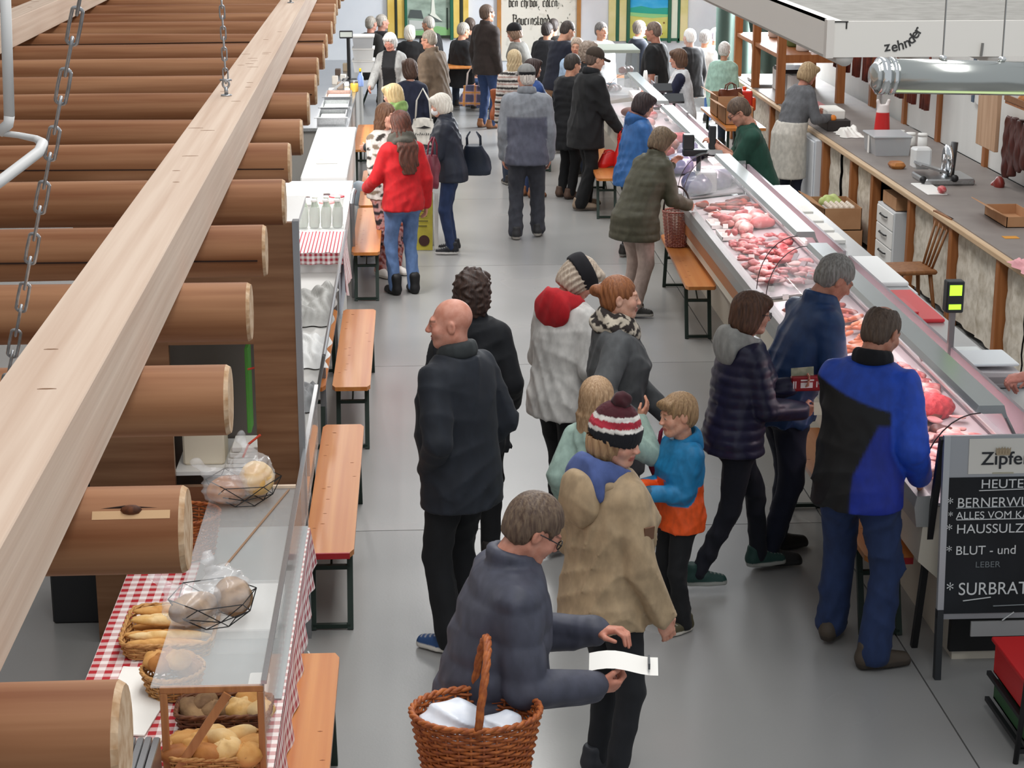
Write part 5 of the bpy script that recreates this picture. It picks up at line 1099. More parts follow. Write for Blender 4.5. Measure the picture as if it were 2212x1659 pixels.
for i,(x0,x1,y0,y1,z,m) in enumerate(((2.9,3.05,17.7,18.1,.956,PAPER),(2.9,3.05,18.4,18.9,.956,WHITE),(2.9,3.05,19.2,19.6,.956,PAPER),(2.9,3.05,20.7,21.1,.956,WHITE),(2.88,3.05,21.3,21.6,.99,PAPER),(2.86,3.05,22.2,22.5,1.0,WHITE))): flat('paper_pad',('first','second','third','fourth','fifth','sixth')[i]+' white paper pad behind the far counters, counted from the green-shirted vendor','paper',x0,x1,y0,y1,z,.04,m)
t=thing('bread_slicer','white meat slicer in front of the vendor in the black polo','slicer',(2.92,23.2,.956)); G().box((-.2,-.2,0),(.2,.2,.06),.01).build('base',WHITE,t); G().tube([(-.03,0,.2),(.0,0,.2)],.13,24).build('blade_guard',WHITE,t,True); G().tube([(.12,0,.05),(.12,0,.26)],.02,8).build('arm',STEEL,t); G().obox((.02,-.1,.1),(1,0,0),(0,1,.4),(0,-.4,1),.12,.1,.01).build('carriage',STEEL,t)
for i,(y,l) in enumerate(((21.0,'black card terminal stand in front of the vendor in the white vest'),(22.0,'second black terminal near the vendor in the white vest'))):
    t=thing('card_terminal',l,'terminal',(2.96,y,.956)); G().box((-.1,-.06,0),(.1,.06,.02),.004).build('foot',BLACK,t); G().box((-.015,-.015,.02),(.015,.015,.22)).build('stem',BLACK,t); G().obox((0,0,.25),(1,0,0),(0,1,.5),(0,-.5,1),.11,.08,.015).build('screen_head',mat('3a3b3d',.3),t)
# ---------------------------------------------------------------- right: rear counter with posts and fleece panels
o_=(5.0,13.0,0); rc_=thing('rear_counter','long grey-topped rear counter with brown posts and mottled front panels','counter',o_)
G(o_).box((4.52,12.6,.86),(5.62,26.2,.90)).build('worktop',mat('857d78',.55,0,'78706c',2),rc_)
G(o_).box((4.47,12.6,.845),(4.53,26.2,.89),.006).build('edge_strip',mat('cdb393',.6,0,'bda07e',3,(9,.4,9)),rc_)
POST=mat('8f5428',.5,0,'a3683a',3,(9,9,.5)); FLE=mat('d8cfc1',.9,0,'b0a492',13,(1,1,1),.3,30,(.4,.75))
PY=[12.75,13.8,15.1,16.45,17.85,18.75,20.1,21.4,23.2,25.0,26.1]
for y in PY: G(o_).box((4.49,y-.045,0),(4.58,y+.045,.845),.006).build('post',POST,rc_)
for i in range(len(PY)-1):
    if i in(3,): continue
    a,b=PY[i]+.05,PY[i+1]-.05; n=2 if b-a>.9 else 1
    for k in range(n):
        u=a+(b-a)*k/n+.012; v=a+(b-a)*(k+1)/n-.012; g=G(o_); g.grid(lambda p,q:(4.555+.012*math.sin(q*9+i)+.006*math.sin(p*20),u+(v-u)*q,.06+.78*p),10,14); g.build('fleece_panel',FLE,rc_,True)
G(o_).box((4.72,12.6,.0),(4.74,26.2,.85)).build('inner_panel',mat('3a2c22',.9),rc_)
# things under and in front of it
dc=thing('drawer_cabinet','white three-drawer cabinet between the brown posts','cabinet',(4.62,17.3,0)); o_=(4.62,17.3,0)
G(o_).box((4.50,16.95,.06),(4.85,17.6,.62),.006).build('body',mat('d4d6d8',.5),dc)
for k in range(3):
    d=G(o_).box((4.487,16.98,.09+.175*k),(4.50,17.57,.25+.175*k),.003).build('drawer',WHITE,dc); G(o_).tube([(4.48,17.15,.19+.175*k),(4.465,17.18,.19+.175*k),(4.465,17.37,.19+.175*k),(4.48,17.40,.19+.175*k)],.008,6).build('handle',BLACK,d)
for y in(17.0,17.55): G(o_).cyl((4.55,y,0),(4.55,y,.06),.02,8).build('caster',BLACK,dc)
flat('cardboard_box','brown cardboard on top of the white drawer cabinet','box',4.52,4.8,17.0,17.5,.63,.12,CARD)
def carton(x0,x1,y0,y1,z,h_,label,flaps=True):
    c=((x0+x1)/2,(y0+y1)/2,z); t=thing('cardboard_box',label,'box',c); b=.006
    for a,d in(((x0,y0,z),(x1,y0+b,z+h_)),((x0,y1-b,z),(x1,y1,z+h_)),((x0,y0,z),(x0+b,y1,z+h_)),((x1-b,y0,z),(x1,y1,z+h_))): G(c).box(a,d).build('side',CARD,t)
    G(c).box((x0,y0,z),(x1,y1,z+b)).build('bottom',CARD,t)
    if flaps: G(c).obox((x0-.06,(y0+y1)/2,z+h_+.03),(0,1,0),(1,0,-.5),(.5,0,1),(y1-y0)/2,.07,.003).build('flap',CARD,t)
    return t
carton(4.12,4.48,18.05,18.75,0,.24,'lower cardboard box on the floor of the staff aisle',False)
carton(4.08,4.46,18.05,18.75,.245,.22,'upper cardboard box holding egg trays in the staff aisle')
eg=thing('egg_tray','grey egg tray in the upper cardboard box','tray',(4.28,18.28,.40)); G().box((-.14,-.18,0),(.14,.18,.03),.005).build('tray_body',mat('b5aea6',.8),eg)
EG=mat('e6d8c8',.5)
for i in range(5):
    for j in range(5): tag(G().ball((0,0,0),(.021,.021,.027),9,6).build('egg',EG,None,True,(4.17+.055*i,18.15+.065*j,.452)),'egg in the box tray, %s row from the near side, %s from the left'%(('first','second','third','fourth','fifth')[j],('first','second','third','fourth','fifth')[i]),'egg','eggs in the tray')
s=Sdf((-.15,-.2,-.02),(.15,.2,.16),.011); s.el((0,0,.05),(.11,.13,.08)); s.disp(lambda x,y,z:.015*np.sin(40*x)*np.sin(36*y+1)); V,Q=s.mesh(); tag(raw('lettuce',V,Q,mat('c3cf8a',.6,0,'9fb05c',9),None,True,loc=(4.26,18.58,.38)),'pale green lettuce in the upper cardboard box','vegetable')
chr_=thing('wooden_chair','brown wooden chair with a slatted back at the rear counter','chair',(4.22,15.35,0),math.radians(95)); CW=mat('8f6038',.5,0,'7a4c28',4,(9,9,1))
G().box((-.20,-.19,.42),(.20,.20,.455),.012).build('seat',CW,chr_)
for x,y in((-.15,-.14),(.15,-.14),(-.15,.15),(.15,.15)): G().tube([(x,y,.42),(x*1.35,y*1.35,0)],[.02,.015],8).build('leg',CW,chr_,True)
for k in range(4): x=-.13+.087*k; G().tube([(x*.8,-.17,.45),(x*1.15,-.28,.82)],.012,6).build('back_slat',CW,chr_,True)
G().prism([(-.19,.78),(.19,.78),(.21,.90),(-.21,.90)],'y',-.30,-.27).build('back_rail',CW,chr_)
fr=thing('small_fridge','white under-counter fridge beside the vendor with the apron','fridge',(4.55,20.75,0)); G((4.55,20.75,0)).box((4.42,20.15,0),(4.9,20.75,.84),.01).build('body',mat('cfd3d8',.4),fr); G((4.55,20.75,0)).box((4.40,20.17,.03),(4.42,20.73,.82),.006).build('door',mat('dadde2',.4),fr)
cloth('pink_cloth','pink cloth hanging over the rear counter edge at the far right',(4.52,13.15,.90),.18,.5,.03,mat('d79aa0',.8),7)
flat('orange_note','small orange sticker on the rear counter top','sticker',4.70,4.82,14.3,14.4,.901,.002,mat('c98a30',.7),0)
# goods on the rear counter
sl=thing('meat_slicer','chrome meat slicer with black knobs on the rear counter','slicer',(4.95,17.0,.901)); G().box((-.22,-.2,0),(.25,.3,.06),.015).build('base',STEEL,sl); G().tube([(.02,0,.2),(.05,0,.2)],.15,28).build('blade',mat('d0d2d4',.12,1),sl,True); G().obox((-.12,.02,.14),(1,0,-.3),(0,1,0),(.3,0,1),.13,.14,.01).build('carriage',STEEL,sl)
G().tube([(.1,.1,.06),(.12,.1,.36)],.035,10).build('motor_column',mat('3a3a3c',.4),sl,True); G().ball((-.23,-.16,.05),.035,10,7).build('knob',BLACK,sl,True); G().ball((.05,-.22,.07),.035,10,7).build('knob',BLACK,sl,True); G().tube([(-.05,-.1,.1),(-.04,-.13,.22),(-.03,-.12,.28)],.012,8).build('lever',mat('e8eaec',.1,1),sl,True); G().box((-.25,.12,.10),(-.08,.28,.30),.02).build('pusher',mat('dfe0e0',.3),sl)
bx=thing('plastic_box','clear plastic box on the rear counter','box',(4.88,18.85,.901)); g=G(); g.prism([(-.17,0),(.17,0),(.19,.18),(-.19,.18)],'y',-.24,.24); g.build('box_body',mat('b9bcbf',.2,alpha=.75,coat=.4),bx); G().box((-.2,-.25,.18),(.2,.25,.2),.006).build('lid',mat('c9ccd0',.25,alpha=.85),bx); G().box((-.195,-.03,.0),(-.19,.03,.19)).build('strap',WHITE,bx)
rb=thing('red_bag','red plastic bag with white top standing on the rear counter','bag',(5.05,19.75,.901)); s=Sdf((-.16,-.16,0),(.16,.16,.5),.011); s.loft([0,.1,.3,.38],[.07,.085,.07,.05],[.06,.07,.06,.04],[0]*4,[0]*4); s.rc((-.04,0,.34),(-.06,0,.42),.02).rc((.04,0,.34),(.06,0,.42),.02); V,Q=s.mesh(); raw('bag_body',V,Q,mat('ffffff',.35,vc=True),rb,True,np.where((V[:,2]<.30)[:,None],np.array(lin('cf2a2a')),np.array(lin('e8dedb'))))
for i,(x,y,h_,c,l) in enumerate(((5.25,19.3,.14,'e6e4e0','white spice tub beside the clear plastic box'),(5.32,19.1,.16,'ecebe8','taller white spice tub beside the clear plastic box'),(5.2,19.55,.13,'c9863c','honey-coloured jar beside the red bag'))): t=thing('spice_tub',l,'jar',(x,y,.901)); G().lathe((0,0,0),[(.045,0),(.05,.01),(.05,h_*.8)],14).build('tub',mat(c,.4),t,True); G().lathe((0,0,h_*.8),[(.052,0),(.052,h_*.15),(.045,h_*.2)],14).build('lid',CAPW,t,True)
t=thing('fruit_crate','black crate with an orange fruit on the rear counter','crate',(4.72,20.7,.901)); G().box((-.12,-.3,0),(.14,.3,.12),.006).build('crate_body',mat('2c2624',.6),t); G().ball((-.05,-.25,.14),.04,10,7).build('orange',mat('e08028',.5),t,True)
G().box((-.1,-.2,.12),(.1,.28,.22),.01).build('white_pack',PAPER,t)
cloth('white_cloth','crumpled white packaging by the black crate on the rear counter',(4.78,20.1,.901),.25,.45,.07,PAPER,9)
flat('bun','flat brown bread on the rear counter near the slicer','bread',4.66,4.80,17.75,17.95,.901,.06,CRUST,.025)
flat('white_board','white cutting board with a sausage piece in front of the slicer','board',4.62,4.80,16.3,16.9,.901,.012,WHITE)
tag(G((4.76,16.35,.914)).ball((4.76,16.35,.945),(.04,.07,.035),10,7).build('sausage_piece',MEAT[0],None,True,(4.76,16.35,.914)),'red sausage piece on the white cutting board by the slicer','sausage')
c=carton(4.85,5.12,14.75,15.35,.901,.09,'open flat cardboard box on the rear counter by the white wall'); 
cloth('paper_bag','crumpled white bag beside the flat cardboard box on the rear counter',(5.1,14.35,.901),.24,.34,.08,PAPER,11)
# wall posts, white wall boards, hanging meats
WXW=5.62
o_=(5.6,13.0,0); wb=struct(thing('trim_2',None,None,o_))
ys_=[13.05,14.4,16.2,17.9,19.6,21.0]
for i in range(len(ys_)-1): G(o_).box((5.64,ys_[i]+.05,.9),(5.66,ys_[i+1]-.05,3.2)).build('wall_board',mat('e2e2df',.6,0,'d2d2cf',1.5,(1,1,.3)),wb)
for y in ys_+[22.6]: G(o_).box((5.60,y-.05,.88),(5.68,y+.05,3.3)).build('wall_post',POST,wb)
sb=thing('wooden_board','tall pale wooden board hung in front of the white wall','board',(5.35,17.0,1.22)); G().box((-.02,-.28,0),(.02,.30,.62),.004).build('board_panel',mat('c3a083',.7,0,'b08c6e',2,(9,9,.6)),sb); G().tube([(0,0,.62),(0,0,.9)],.01,6).build('hook',STEEL,sb)
bh=thing('hanging_bacon','dark slabs of smoked bacon hanging on the white wall','bacon',(5.42,16.1,1.05))
for k in range(7):
    y=.52-.17*k; s=Sdf((-.08,-.13,-.5),(.08,.13,.35),.014); s.loft([-.30+.05*k if k<6 else -.05,-.1,.1,.27],[.03,.035,.035,.025],[.05,.085,.085,.06],[0]*4,[0]*4); s.disp(lambda x,yy,z:.012*np.sin(22*z+k)*np.cos(30*yy)); V,Q=s.mesh(); o=raw('bacon_slab',V,Q,mat('3d1c18',.45,0,'54241e',8,(1,6,1),bump=.3),bh,True); o.location=(0,y,.25)
for k in range(2): G().ball((-.02,.62+.1*k,-.13-.05*k),(.05,.07,.08),10,7,.1).build('sausage_end',mat('7c2a22',.4),bh,True)
sh_=thing('bread_shelf','wooden shelf of brown bread rolls above the hanging bacon','shelf',(5.42,15.6,1.72)); G().box((-.14,-.95,0),(.14,.75,.03)).build('shelf_board',POST,sh_); G().box((-.15,-.95,.03),(-.135,.75,.08)).build('front_lip',CW,sh_)
for k in range(10): bread('roll',CRUST,(5.36+.08*(k%2),14.8+.16*k,1.76),k,'brown roll on the shelf above the bacon','rolls on the wall shelf',1.1)
wr=thing('white_towel','white towel hanging with a blue strap on the white wall','towel',(5.615,18.35,1.5)); g=G(); g.grid(lambda u,v:(.02*math.sin(v*12),-.22+.44*v,.5-u*(.42+.12*math.sin(v*7))),10,14); g.build('fabric',mat('dedddb',.8),wr,True); G().box((-.03,-.06,-.02),(-.02,.02,.45)).build('strap',mat('4a5a6c',.6),wr)
# hams and sausages hanging on rails behind the aproned vendor
rl=thing('hanging_rail','steel rail on the right wall above the rear counter','rail',(5.4,20.0,2.05)); G().tube([(0,-1.2,0),(0,5.2,0)],.015,8).build('bar',STEEL,rl,True); G().tube([(0,-1.2,0),(.22,-1.2,.02)],.012,6).build('bracket',STEEL,rl); G().tube([(0,5.2,0),(.22,5.2,.02)],.012,6).build('bracket',STEEL,rl)
for k in range(9):
    y=19.4+.52*k; hm=thing('hanging_sausage',('first','second','third','fourth','fifth','sixth','seventh','eighth','ninth')[k]+' dark red cured sausage bundle on the wall rail, counted from the red bag','sausage',(5.4,y,1.25))
    for j in range(3): G().tube([(.0,-.09+.09*j,.02),(.01,-.09+.09*j,.4),(0,-.05+.05*j,.72)],[.03,.036,.015],9).build('sausage',mat(('5e2a22','6f2f24','4c231d')[k%3],.45,0,'7c3a2c',9),hm,True)
    G().tube([(0,0,.70),(0,0,.80)],.006,5).build('string',PAPER,hm)
# wooden shelf rack at the far end of the rear counter
rk=thing('shelf_rack','tall brown wooden rack at the far end of the rear counter','rack',(4.75,24.0,.901)); o_=(4.75,24.0,.901)
for x,y in((4.55,22.9),(5.3,22.9),(4.55,24.6),(5.3,24.6),(4.55,26.0)): G(o_).box((x-.05,y-.05,.901),(x+.05,y+.05,2.5)).build('post',POST,rk)
for z in(1.45,2.1): G(o_).box((4.52,22.9,z),(5.35,26.0,z+.05)).build('shelf_board',POST,rk)
G(o_).box((4.52,22.86,1.40),(5.35,22.90,1.5)).build('cross_rail',POST,rk)
for i,(y,c,l) in enumerate(((23.3,'e8e4e0','white pack on the brown rack shelf'),(23.9,'6a7a4c','green plant pot on the brown rack shelf'),(24.3,'3a3632','dark kettle on the brown rack shelf'),(25.2,'e0dedb','white canister on the brown rack shelf'))): 
    t=thing('rack_item',l,'container',(4.9,y,1.501)); G().lathe((0,0,0),[(.07,0),(.09,.02),(.085,.18),(.05,.22)],14).build('container_body',mat(c,.5),t,True); G().lathe((0,0,.22),[(.05,0),(.03,.03)],12).build('lid',mat('8a8680',.5),t,True)
for i,(y,l) in enumerate(((23.2,'first'),(23.7,'second'),(24.2,'third'))): flat('white_case',l+' white canister on the rear counter under the brown rack','container',4.75,5.0,y,y+.28,.901,.30,mat('e3e3e1',.5),.02)
flat('red_tray','red plastic tray on the rear counter below the rack','tray',4.58,5.0,22.0,22.7,.901,.05,mat('9c2a34',.4),.01)
flat('grey_tray','grey steel tray on the rear counter below the rack','tray',4.6,4.95,24.6,25.5,.901,.04,STEEL,.01)
flat('black_case','black flat case on the rear counter below the rack','case',4.65,5.0,23.3,23.9,1.22,.05,BLACK,.01)
# dark green curtain, folding table with cartons, red canister by the gate
cu=thing('curtain','dark green curtain hanging at the gate behind the brown rack','curtain',(5.2,28.6,0)); G().grid(lambda u,v:(-.55+1.5*v,.06*math.sin(v*34),3.2*u),2,60).build('fabric',mat('2b3a33',.8),cu,True); G().tube([(-.6,0,3.2),(1.0,0,3.2)],.02,8).build('rod',STEEL,cu)
ft=thing('folding_table','wooden folding table with green legs holding cartons in the staff aisle','table',(4.0,22.6,0)); o_=(4.0,22.6,0)
G(o_).box((3.72,21.9,.70),(4.2,23.9,.735)).build('table_top',PINE,ft)
for y in(22.1,23.7):
    for x in(3.78,4.14): G(o_).bar((x,y,0),(x,y,.70),.03,.03).build('leg',DGREEN,ft)
carton(3.76,4.1,22.2,22.75,.737,.2,'near cardboard carton on the folding table'); carton(3.76,4.1,22.85,23.4,.737,.26,'far cardboard carton on the folding table')
rj=thing('canister','red plastic canister beside the brown rack','canister',(4.22,23.5,.737)); G().box((-.08,-.12,0),(.08,.12,.26),.02).build('tank',mat('dd3526',.4),rj); G().cyl((0,.05,.26),(0,.05,.30),.025,12).build('cap',mat('e85a20',.4),rj,True); G().box((.06,-.09,0),(.13,.05,.17),.02).build('small_tank',mat('ee5a24',.4),rj)
# ---------------------------------------------------------------- the crowd
def stand(px,py,h,face,lean=0,side=0,sit=0):       # root position from where the crown of the head is seen
    x,y,_=at(px,py,h-sit-(lean*lean/1.1)*h/1.75); a=math.radians(-face); s=h/1.75; fx,fy=side*1.15*s,(lean*1.2+.01)*s
    return (x-(fx*math.cos(a)-fy*math.sin(a)),y-(fx*math.sin(a)+fy*math.cos(a)))
def who(label,px,py,h,face,lean=0.,side=0.,**k): return person(label,stand(px,py,h,face,lean,side,k.get('sit',0)),face,h,lean=lean,side=side,**k)
def hx(c): return np.array(lin(c))
def two(c1,c2,test): return lambda V,i: np.where(test(V,i)[:,None],hx(c2),hx(c1))
POCK=dict(L=(-.25,.10,.93),R=(.25,.10,.93))
def leop(V,i):
    n=np.sin(V[:,0]*95+2*np.sin(V[:,2]*60))*np.sin(V[:,1]*88+1)+np.sin(V[:,2]*105+V[:,0]*40); return np.where((n>.05)[:,None],hx('cfc4b2'),hx('2a221f'))
# --- foreground
bald,_=who('bald man in a dark navy coat seen from behind, looking left',978,645,1.78,-48,.02,sex='m',g=1.08,belly=.04,head=(-38,4,0),hair=None,skin='d69a86',lip='b5736c',stub='c09a8c',top=dict(c='1b212b',hem=.74,ease=.032,fold=.006,r=.75),collar=('stand','33383a'),legs=dict(c='101216',hemr=.075),shoes=('2c4a78','d8d4cc',False),feet=((-.12,-.04,-14),(.12,.06,14)),L=(-.15,.07,.94),R=(.15,.07,.93),poleL=(-.6,-.8,-.1),poleR=(.6,-.8,-.1),curl=(.9,.9))
who('woman with dark curly hair in a black coat behind the bald man',1020,588,1.66,8,0,sex='f',g=1.08,hair=('curly','2e211d','4a342a'),top=dict(c='14171d',hem=.70,ease=.035,fold=.006),collar=('stand',None),legs=dict(c='0f1115'),head=(10,0,0),L=(-.20,.16,.95),R=(.21,.15,.94))
who('blonde woman with black headband in a white hoodie with red hood',1232,547,1.70,48,.04,sex='f',g=1.06,head=(28,38,0),hair=('bobshort','a89684','cdbfae'),hat=('band','1c1b20'),skin='d49c88',top=dict(c='dad8d4',hem=.80,ease=.035,fold=.0055),collar=('hood','c01c26',1.1),legs=dict(c='17181c',hemr=.05),feet=((-.1,.05,-5),(.12,-.22,10)),L=(-.16,.26,1.0),R=(.2,.2,.98))
ging,gi=who('ginger-haired woman in a grey coat with a leopard-print scarf',1338,597,1.70,88,0,sex='f',g=1.02,head=(6,2,0),hair=('tied','7c4a2c','a0653c'),skin='dcae98',top=dict(c='56585a',hem=.66,ease=.035,fold=.005,w=1.02),collar=('scarf',leop,1),legs=dict(c='22242a'),R=(.26,.06,1.02),L=(-.10,.30,.93),poleR=(.6,-.7,-.2),palmR=(.2,0,-1),curl=(.6,.3))
girl,gi2=who('girl with long blonde hair in a mint jacket, arm raised',1290,834,1.28,12,0,sex='f',child=True,g=1.,head=(0,-4,0),hair=('long','9c7c5c','c4a482'),top=dict(c='9fb8ad',hem=.78,ease=.045,fold=.006),legs=dict(c='2a2c34'),R=(.27,.20,1.46),L=(-.24,.05,.95),poleR=(.6,-.2,-.9),dirR=(.5,.4,.8))
def boyc(V,i):
    c=np.tile(hx('f05a1c'),(len(V),1)); z,x=V[:,2],V[:,0]; b=(z>1.20)|((z>1.16)&(np.abs(x)>.10)); arm=i['arm']; c[b|arm]=hx('1c7fb4'); c[(z>1.02)&(z<1.14)&(np.abs(x)<.05)]=hx('f05a1c'); c[(i['armL']&(i['t-1']>.96))|(i['armR']&(i['t1']>.96))]=hx('f05a1c'); c[i['armL']|i['armR']]=np.where(((i['armL']&(i['t-1']>.93))|(i['armR']&(i['t1']>.93)))[i['armL']|i['armR']][:,None],hx('16506e'),hx('1c7fb4')); return c
boy,bi=who('small boy in a blue and orange jacket and black trousers',1470,872,1.20,-112,0,sex='m',child=True,g=1.06,head=(6,6,4),hair=('fringe','8a6c4e','b3936c'),skin='dba68c',lip='c07a6e',top=dict(c=boyc,hem=.80,ease=.035,fold=.005,r=.55),collar=('hood','1c7fb4',.9),legs=dict(c='16171a',hemr=.068),shoes=('4a442e','cfcabf',False),feet=((-.11,.0,-15),(.12,-.04,12)),L=(-.06,.30,1.12),R=(.05,.30,1.14),palmL=(1,0,-.3),palmR=(-1,0,-.3),curl=(.7,.7))
def beanie(V,i):
    z=V[:,2]-.18*V[:,1]; c=np.tile(hx('48141f'),(len(z),1)); c[z<.112]=hx('dedad4'); c[z<.094]=hx('a8293a'); c[z<.064]=hx('dedad4'); c[z<.047]=hx('12141c'); return c
bean,be=who('woman in a striped pompom beanie and beige parka, seen from behind',1322,880,1.68,58,0,sex='f',g=1.07,head=(66,12,0),hair=('bobshort','9c7a5a','b3936c'),hat=('beanie',beanie,'3a0f18'),skin='d5a48e',top=dict(c='b29a7a',hem=.80,ease=.038,fold=.009,r=.7,w=1.02),collar=('hood','4d5f96',1.05),legs=dict(c='1b1d22',ease=.006,hemr=.05,fold=.003),R=(.25,.12,.80),L=(-.18,.2,1.0),feet=((-.12,.05,-5),(.13,-.05,12)),shoes=('2b2d33','3a3c42',False))
# outer hood of the parka
_n=be['NB']; s=Sdf(_n-.3,_n+.25,.011); s.el(_n+np.array((0,-.135,-.095)),(.12,.07,.13),.05).el(_n+np.array((0,-.06,-.035)),(.125,.09,.045),.05); s.rc(_n+np.array((-.095,.05,-.05)),_n+np.array((-.11,-.06,-.025)),.027,None,.03).rc(_n+np.array((.095,.05,-.05)),_n+np.array((.11,-.06,-.025)),.027,None,.03); s.el(_n+np.array((0,0,.06)),(.105,.105,.09),.02,1); s.disp(fold(.008,77)); V,Q=s.mesh(); raw('hood',V,Q,clothmat(.75,.3),bean,True,np.tile(hx('b29a7a'),(len(V),1)))
G().obox((be['S'][1]+(be['E'][1]-be['S'][1])*.45+np.array((.075,0.02,0))),(0,1,0),(.1,0,1),(1,0,-.1),.026,.028,.004).build('sleeve_patch',mat('6a4a36',.7),bean)
def greyj(V,i): return np.tile(hx('474855'),(len(V),1))
bask,bi8=who('man with glasses in a grey-blue quilted jacket holding a wicker basket',1130,1062,1.72,80,.12,sex='m',g=1.12,belly=.05,head=(-4,34,0),hair=('short','4c3a30','75624f'),glasses='1c1c20',skin='c98f7a',lip='b07066',top=dict(c='454755',hem=.72,ease=.034,quilt=.115,qa=.009,fold=.004,r=.6),collar=('stand',None),legs=dict(c='1c1e26'),R=(.20,.36,1.06),L=(-.03,.43,1.17),poleR=(.35,-1,-.5),poleL=(-.6,-.6,-.6),palmR=(-.6,0,.5),palmL=(.3,0,-1),curl=(.55,.65))
puff,p9=who('woman with brown bob and glasses in a purple puffer jacket, holding a wallet',1622,632,1.62,76,.05,sex='f',g=1.04,head=(4,8,0),hair=('bob','4a3226','6e4c38'),glasses='1c1c22',skin='d2a08a',top=dict(c='262540',hem=.82,ease=.035,quilt=.062,qa=.008,r=.38,fold=.003),collar=('hood','a09f9a',1.1),legs=dict(c='151824',ease=.008,hemr=.052),shoes=('24443f','a8aaa4',False),feet=((-.10,.24,0),(.09,-.26,12)),R=(.12,.35,1.06),L=(.0,.33,1.17),palmR=(-1,0,.2),palmL=(.6,0,.8),curl=(.5,.5))
blue,b10=who('grey-haired man in a blue jacket leaning over the meat counter',1795,545,1.78,74,.20,sex='m',g=1.06,head=(4,34,0),hair=('short','75706a','a8a49e'),skin='c98e76',top=dict(c='223f6c',hem=.80,ease=.034,fold=.010,r=.5),collar=('stand',None),legs=dict(c='161b2e'),shoes=('1d1c1c','2b2a2a',False),feet=((-.10,.05,0),(.12,-.12,15)),R=(.20,.42,1.02),L=(-.16,.45,1.0))
def bbc(V,i):
    c=np.tile(hx('0b0c10'),(len(V),1)); x,y,z=V[:,0],V[:,1],V[:,2]; t=np.clip((z-.93)/.52,0,1.3)**1.15; yy=y-.11*t
    mixc(c,'1f4ab8',z-1.325-.3*np.clip(-x,0,1)+.25*np.clip(x,0,1)); low=np.minimum(x-.03-.36*np.clip(z-.98,0,.4),1.22-z); mixc(c,'17309c',low); mixc(c,'182f96',np.minimum(yy-.05,x-.02))
    mixc(c,'1f50c8',np.minimum(.10-i[1],x-.12)); mixc(c,'0d0f16',np.minimum(.10-i[-1],np.minimum(-x-.05,1.30-z))); return c
bb,b11=who('balding man in a black and royal blue jacket and jeans at the near counter',1897,658,1.78,34,.11,sex='m',g=1.06,belly=.06,head=(14,26,0),hair=('balding','4c3c32','6a584a'),skin='c98d74',stub='8a7466',top=dict(c=bbc,hem=.80,ease=.036,fold=.006,r=.55,flare=.0),collar=('stand','101116'),legs=dict(c='24365e',hemr=.082,ease=.022,fold=.008),shoes=('4c4238','3c352e',False),feet=((-.16,.16,-5),(.14,-.05,45)),R=(.24,.17,.93),L=(-.06,.36,1.02))
# --- middle distance
who('woman in an olive quilted jacket bending over the meat counter',1428,272,1.66,52,.24,sex='f',g=1.1,q=2,head=(6,26,0),hair=('bobshort','5a4a3a','857058'),skin='c99a84',top=dict(c='484635',hem=.70,ease=.036,quilt=.07,qa=.005,fold=.004,flare=.02,r=.6),collar=('stand',None),legs=dict(c='b09c92',hemr=.062),shoes=('2c2b28','b0aca6',False),feet=((-.1,.03,0),(.12,-.12,45)),R=(.20,.46,.98),L=(-.1,.52,1.3))
who('dark-haired woman in a bright blue jacket at the glass counter',1387,200,1.64,72,.08,sex='f',g=1.04,q=2,head=(4,20,0),hair=('bobshort','241a1c','3c2c2c'),skin='cf9c86',top=dict(c='2f63a0',hem=.78,ease=.034,fold=.008,r=.55),collar=('hood','2a5890',.8),legs=dict(c='14151a'),R=(.16,.38,1.0),L=(-.1,.4,1.0))
cap15,c15=who('man in a long black coat and brown cap carrying a red bag',1283,104,1.80,66,.06,sex='m',g=1.1,q=2,head=(4,14,0),hair=('crop','4a3c34'),hat=('cap','40352c',None),skin='cfa28c',top=dict(c='0f1013',hem=.68,ease=.04,fold=.006),collar=('stand','15171c'),legs=dict(c='0d0e11',hemr=.08),shoes=('8a7866','5a4e44',False),R=(.24,.26,.90),L=(-.2,.3,1.0),feet=((-.1,.05,0),(.1,-.12,25)))
who('person in a black quilted coat behind the man with brown cap',1236,118,1.66,60,.05,sex='m',g=1.08,q=2,head=(0,10,0),hair=('short','2a2422','4a423c'),top=dict(c='121317',hem=.62,ease=.038,quilt=.08,qa=.006),legs=dict(c='0e0f12'),shoes=('5a4438','3a2e28',False))
def cap17c(V,i):
    c=np.tile(hx('565867'),(len(V),1)); z=V[:,2]; mixc(c,'84888f',z-1.255); c[i['arm']]=hx('84888f'); return c
def capc(V,i): c=np.tile(hx('8a8a88'),(len(V),1)); c[(V[:,1]<-.035)&(V[:,2]<.062)]=hx('16161a'); return c
who('man with grey cap in a two-tone grey jacket walking away',1138,142,1.79,2,0.,sex='m',g=1.10,q=2,head=(-22,2,0),hair=('crop','a09a94'),hat=('cap',capc,None),skin='cf9a86',top=dict(c=cap17c,hem=.77,ease=.042,fold=.005,r=.6),collar=('stand','868a90'),legs=dict(c='3a3c44',hemr=.078,ease=.022,fold=.008),shoes=('2a2a2c','a8a49c',False),feet=((-.11,-.02,-6),(.12,.12,8)))
who('white-haired woman with face mask in a navy jacket and jeans',955,202,1.60,-82,.07,sex='f',g=1.02,q=2,head=(0,16,0),hair=('bobshort','c9c2b6','e8e4da'),skin='d6a894',top=dict(c='222836',hem=.80,ease=.036,fold=.006,r=.55),collar=('stand',None),legs=dict(c='26375c',ease=.008,hemr=.052),shoes=('1c1d22','d8d6d2',False),L=(-.10,.36,1.04),R=(.08,.37,1.04),curl=(.7,.7),palmL=(1,0,0),palmR=(-1,0,0))
_r=PEOPLE[-1]
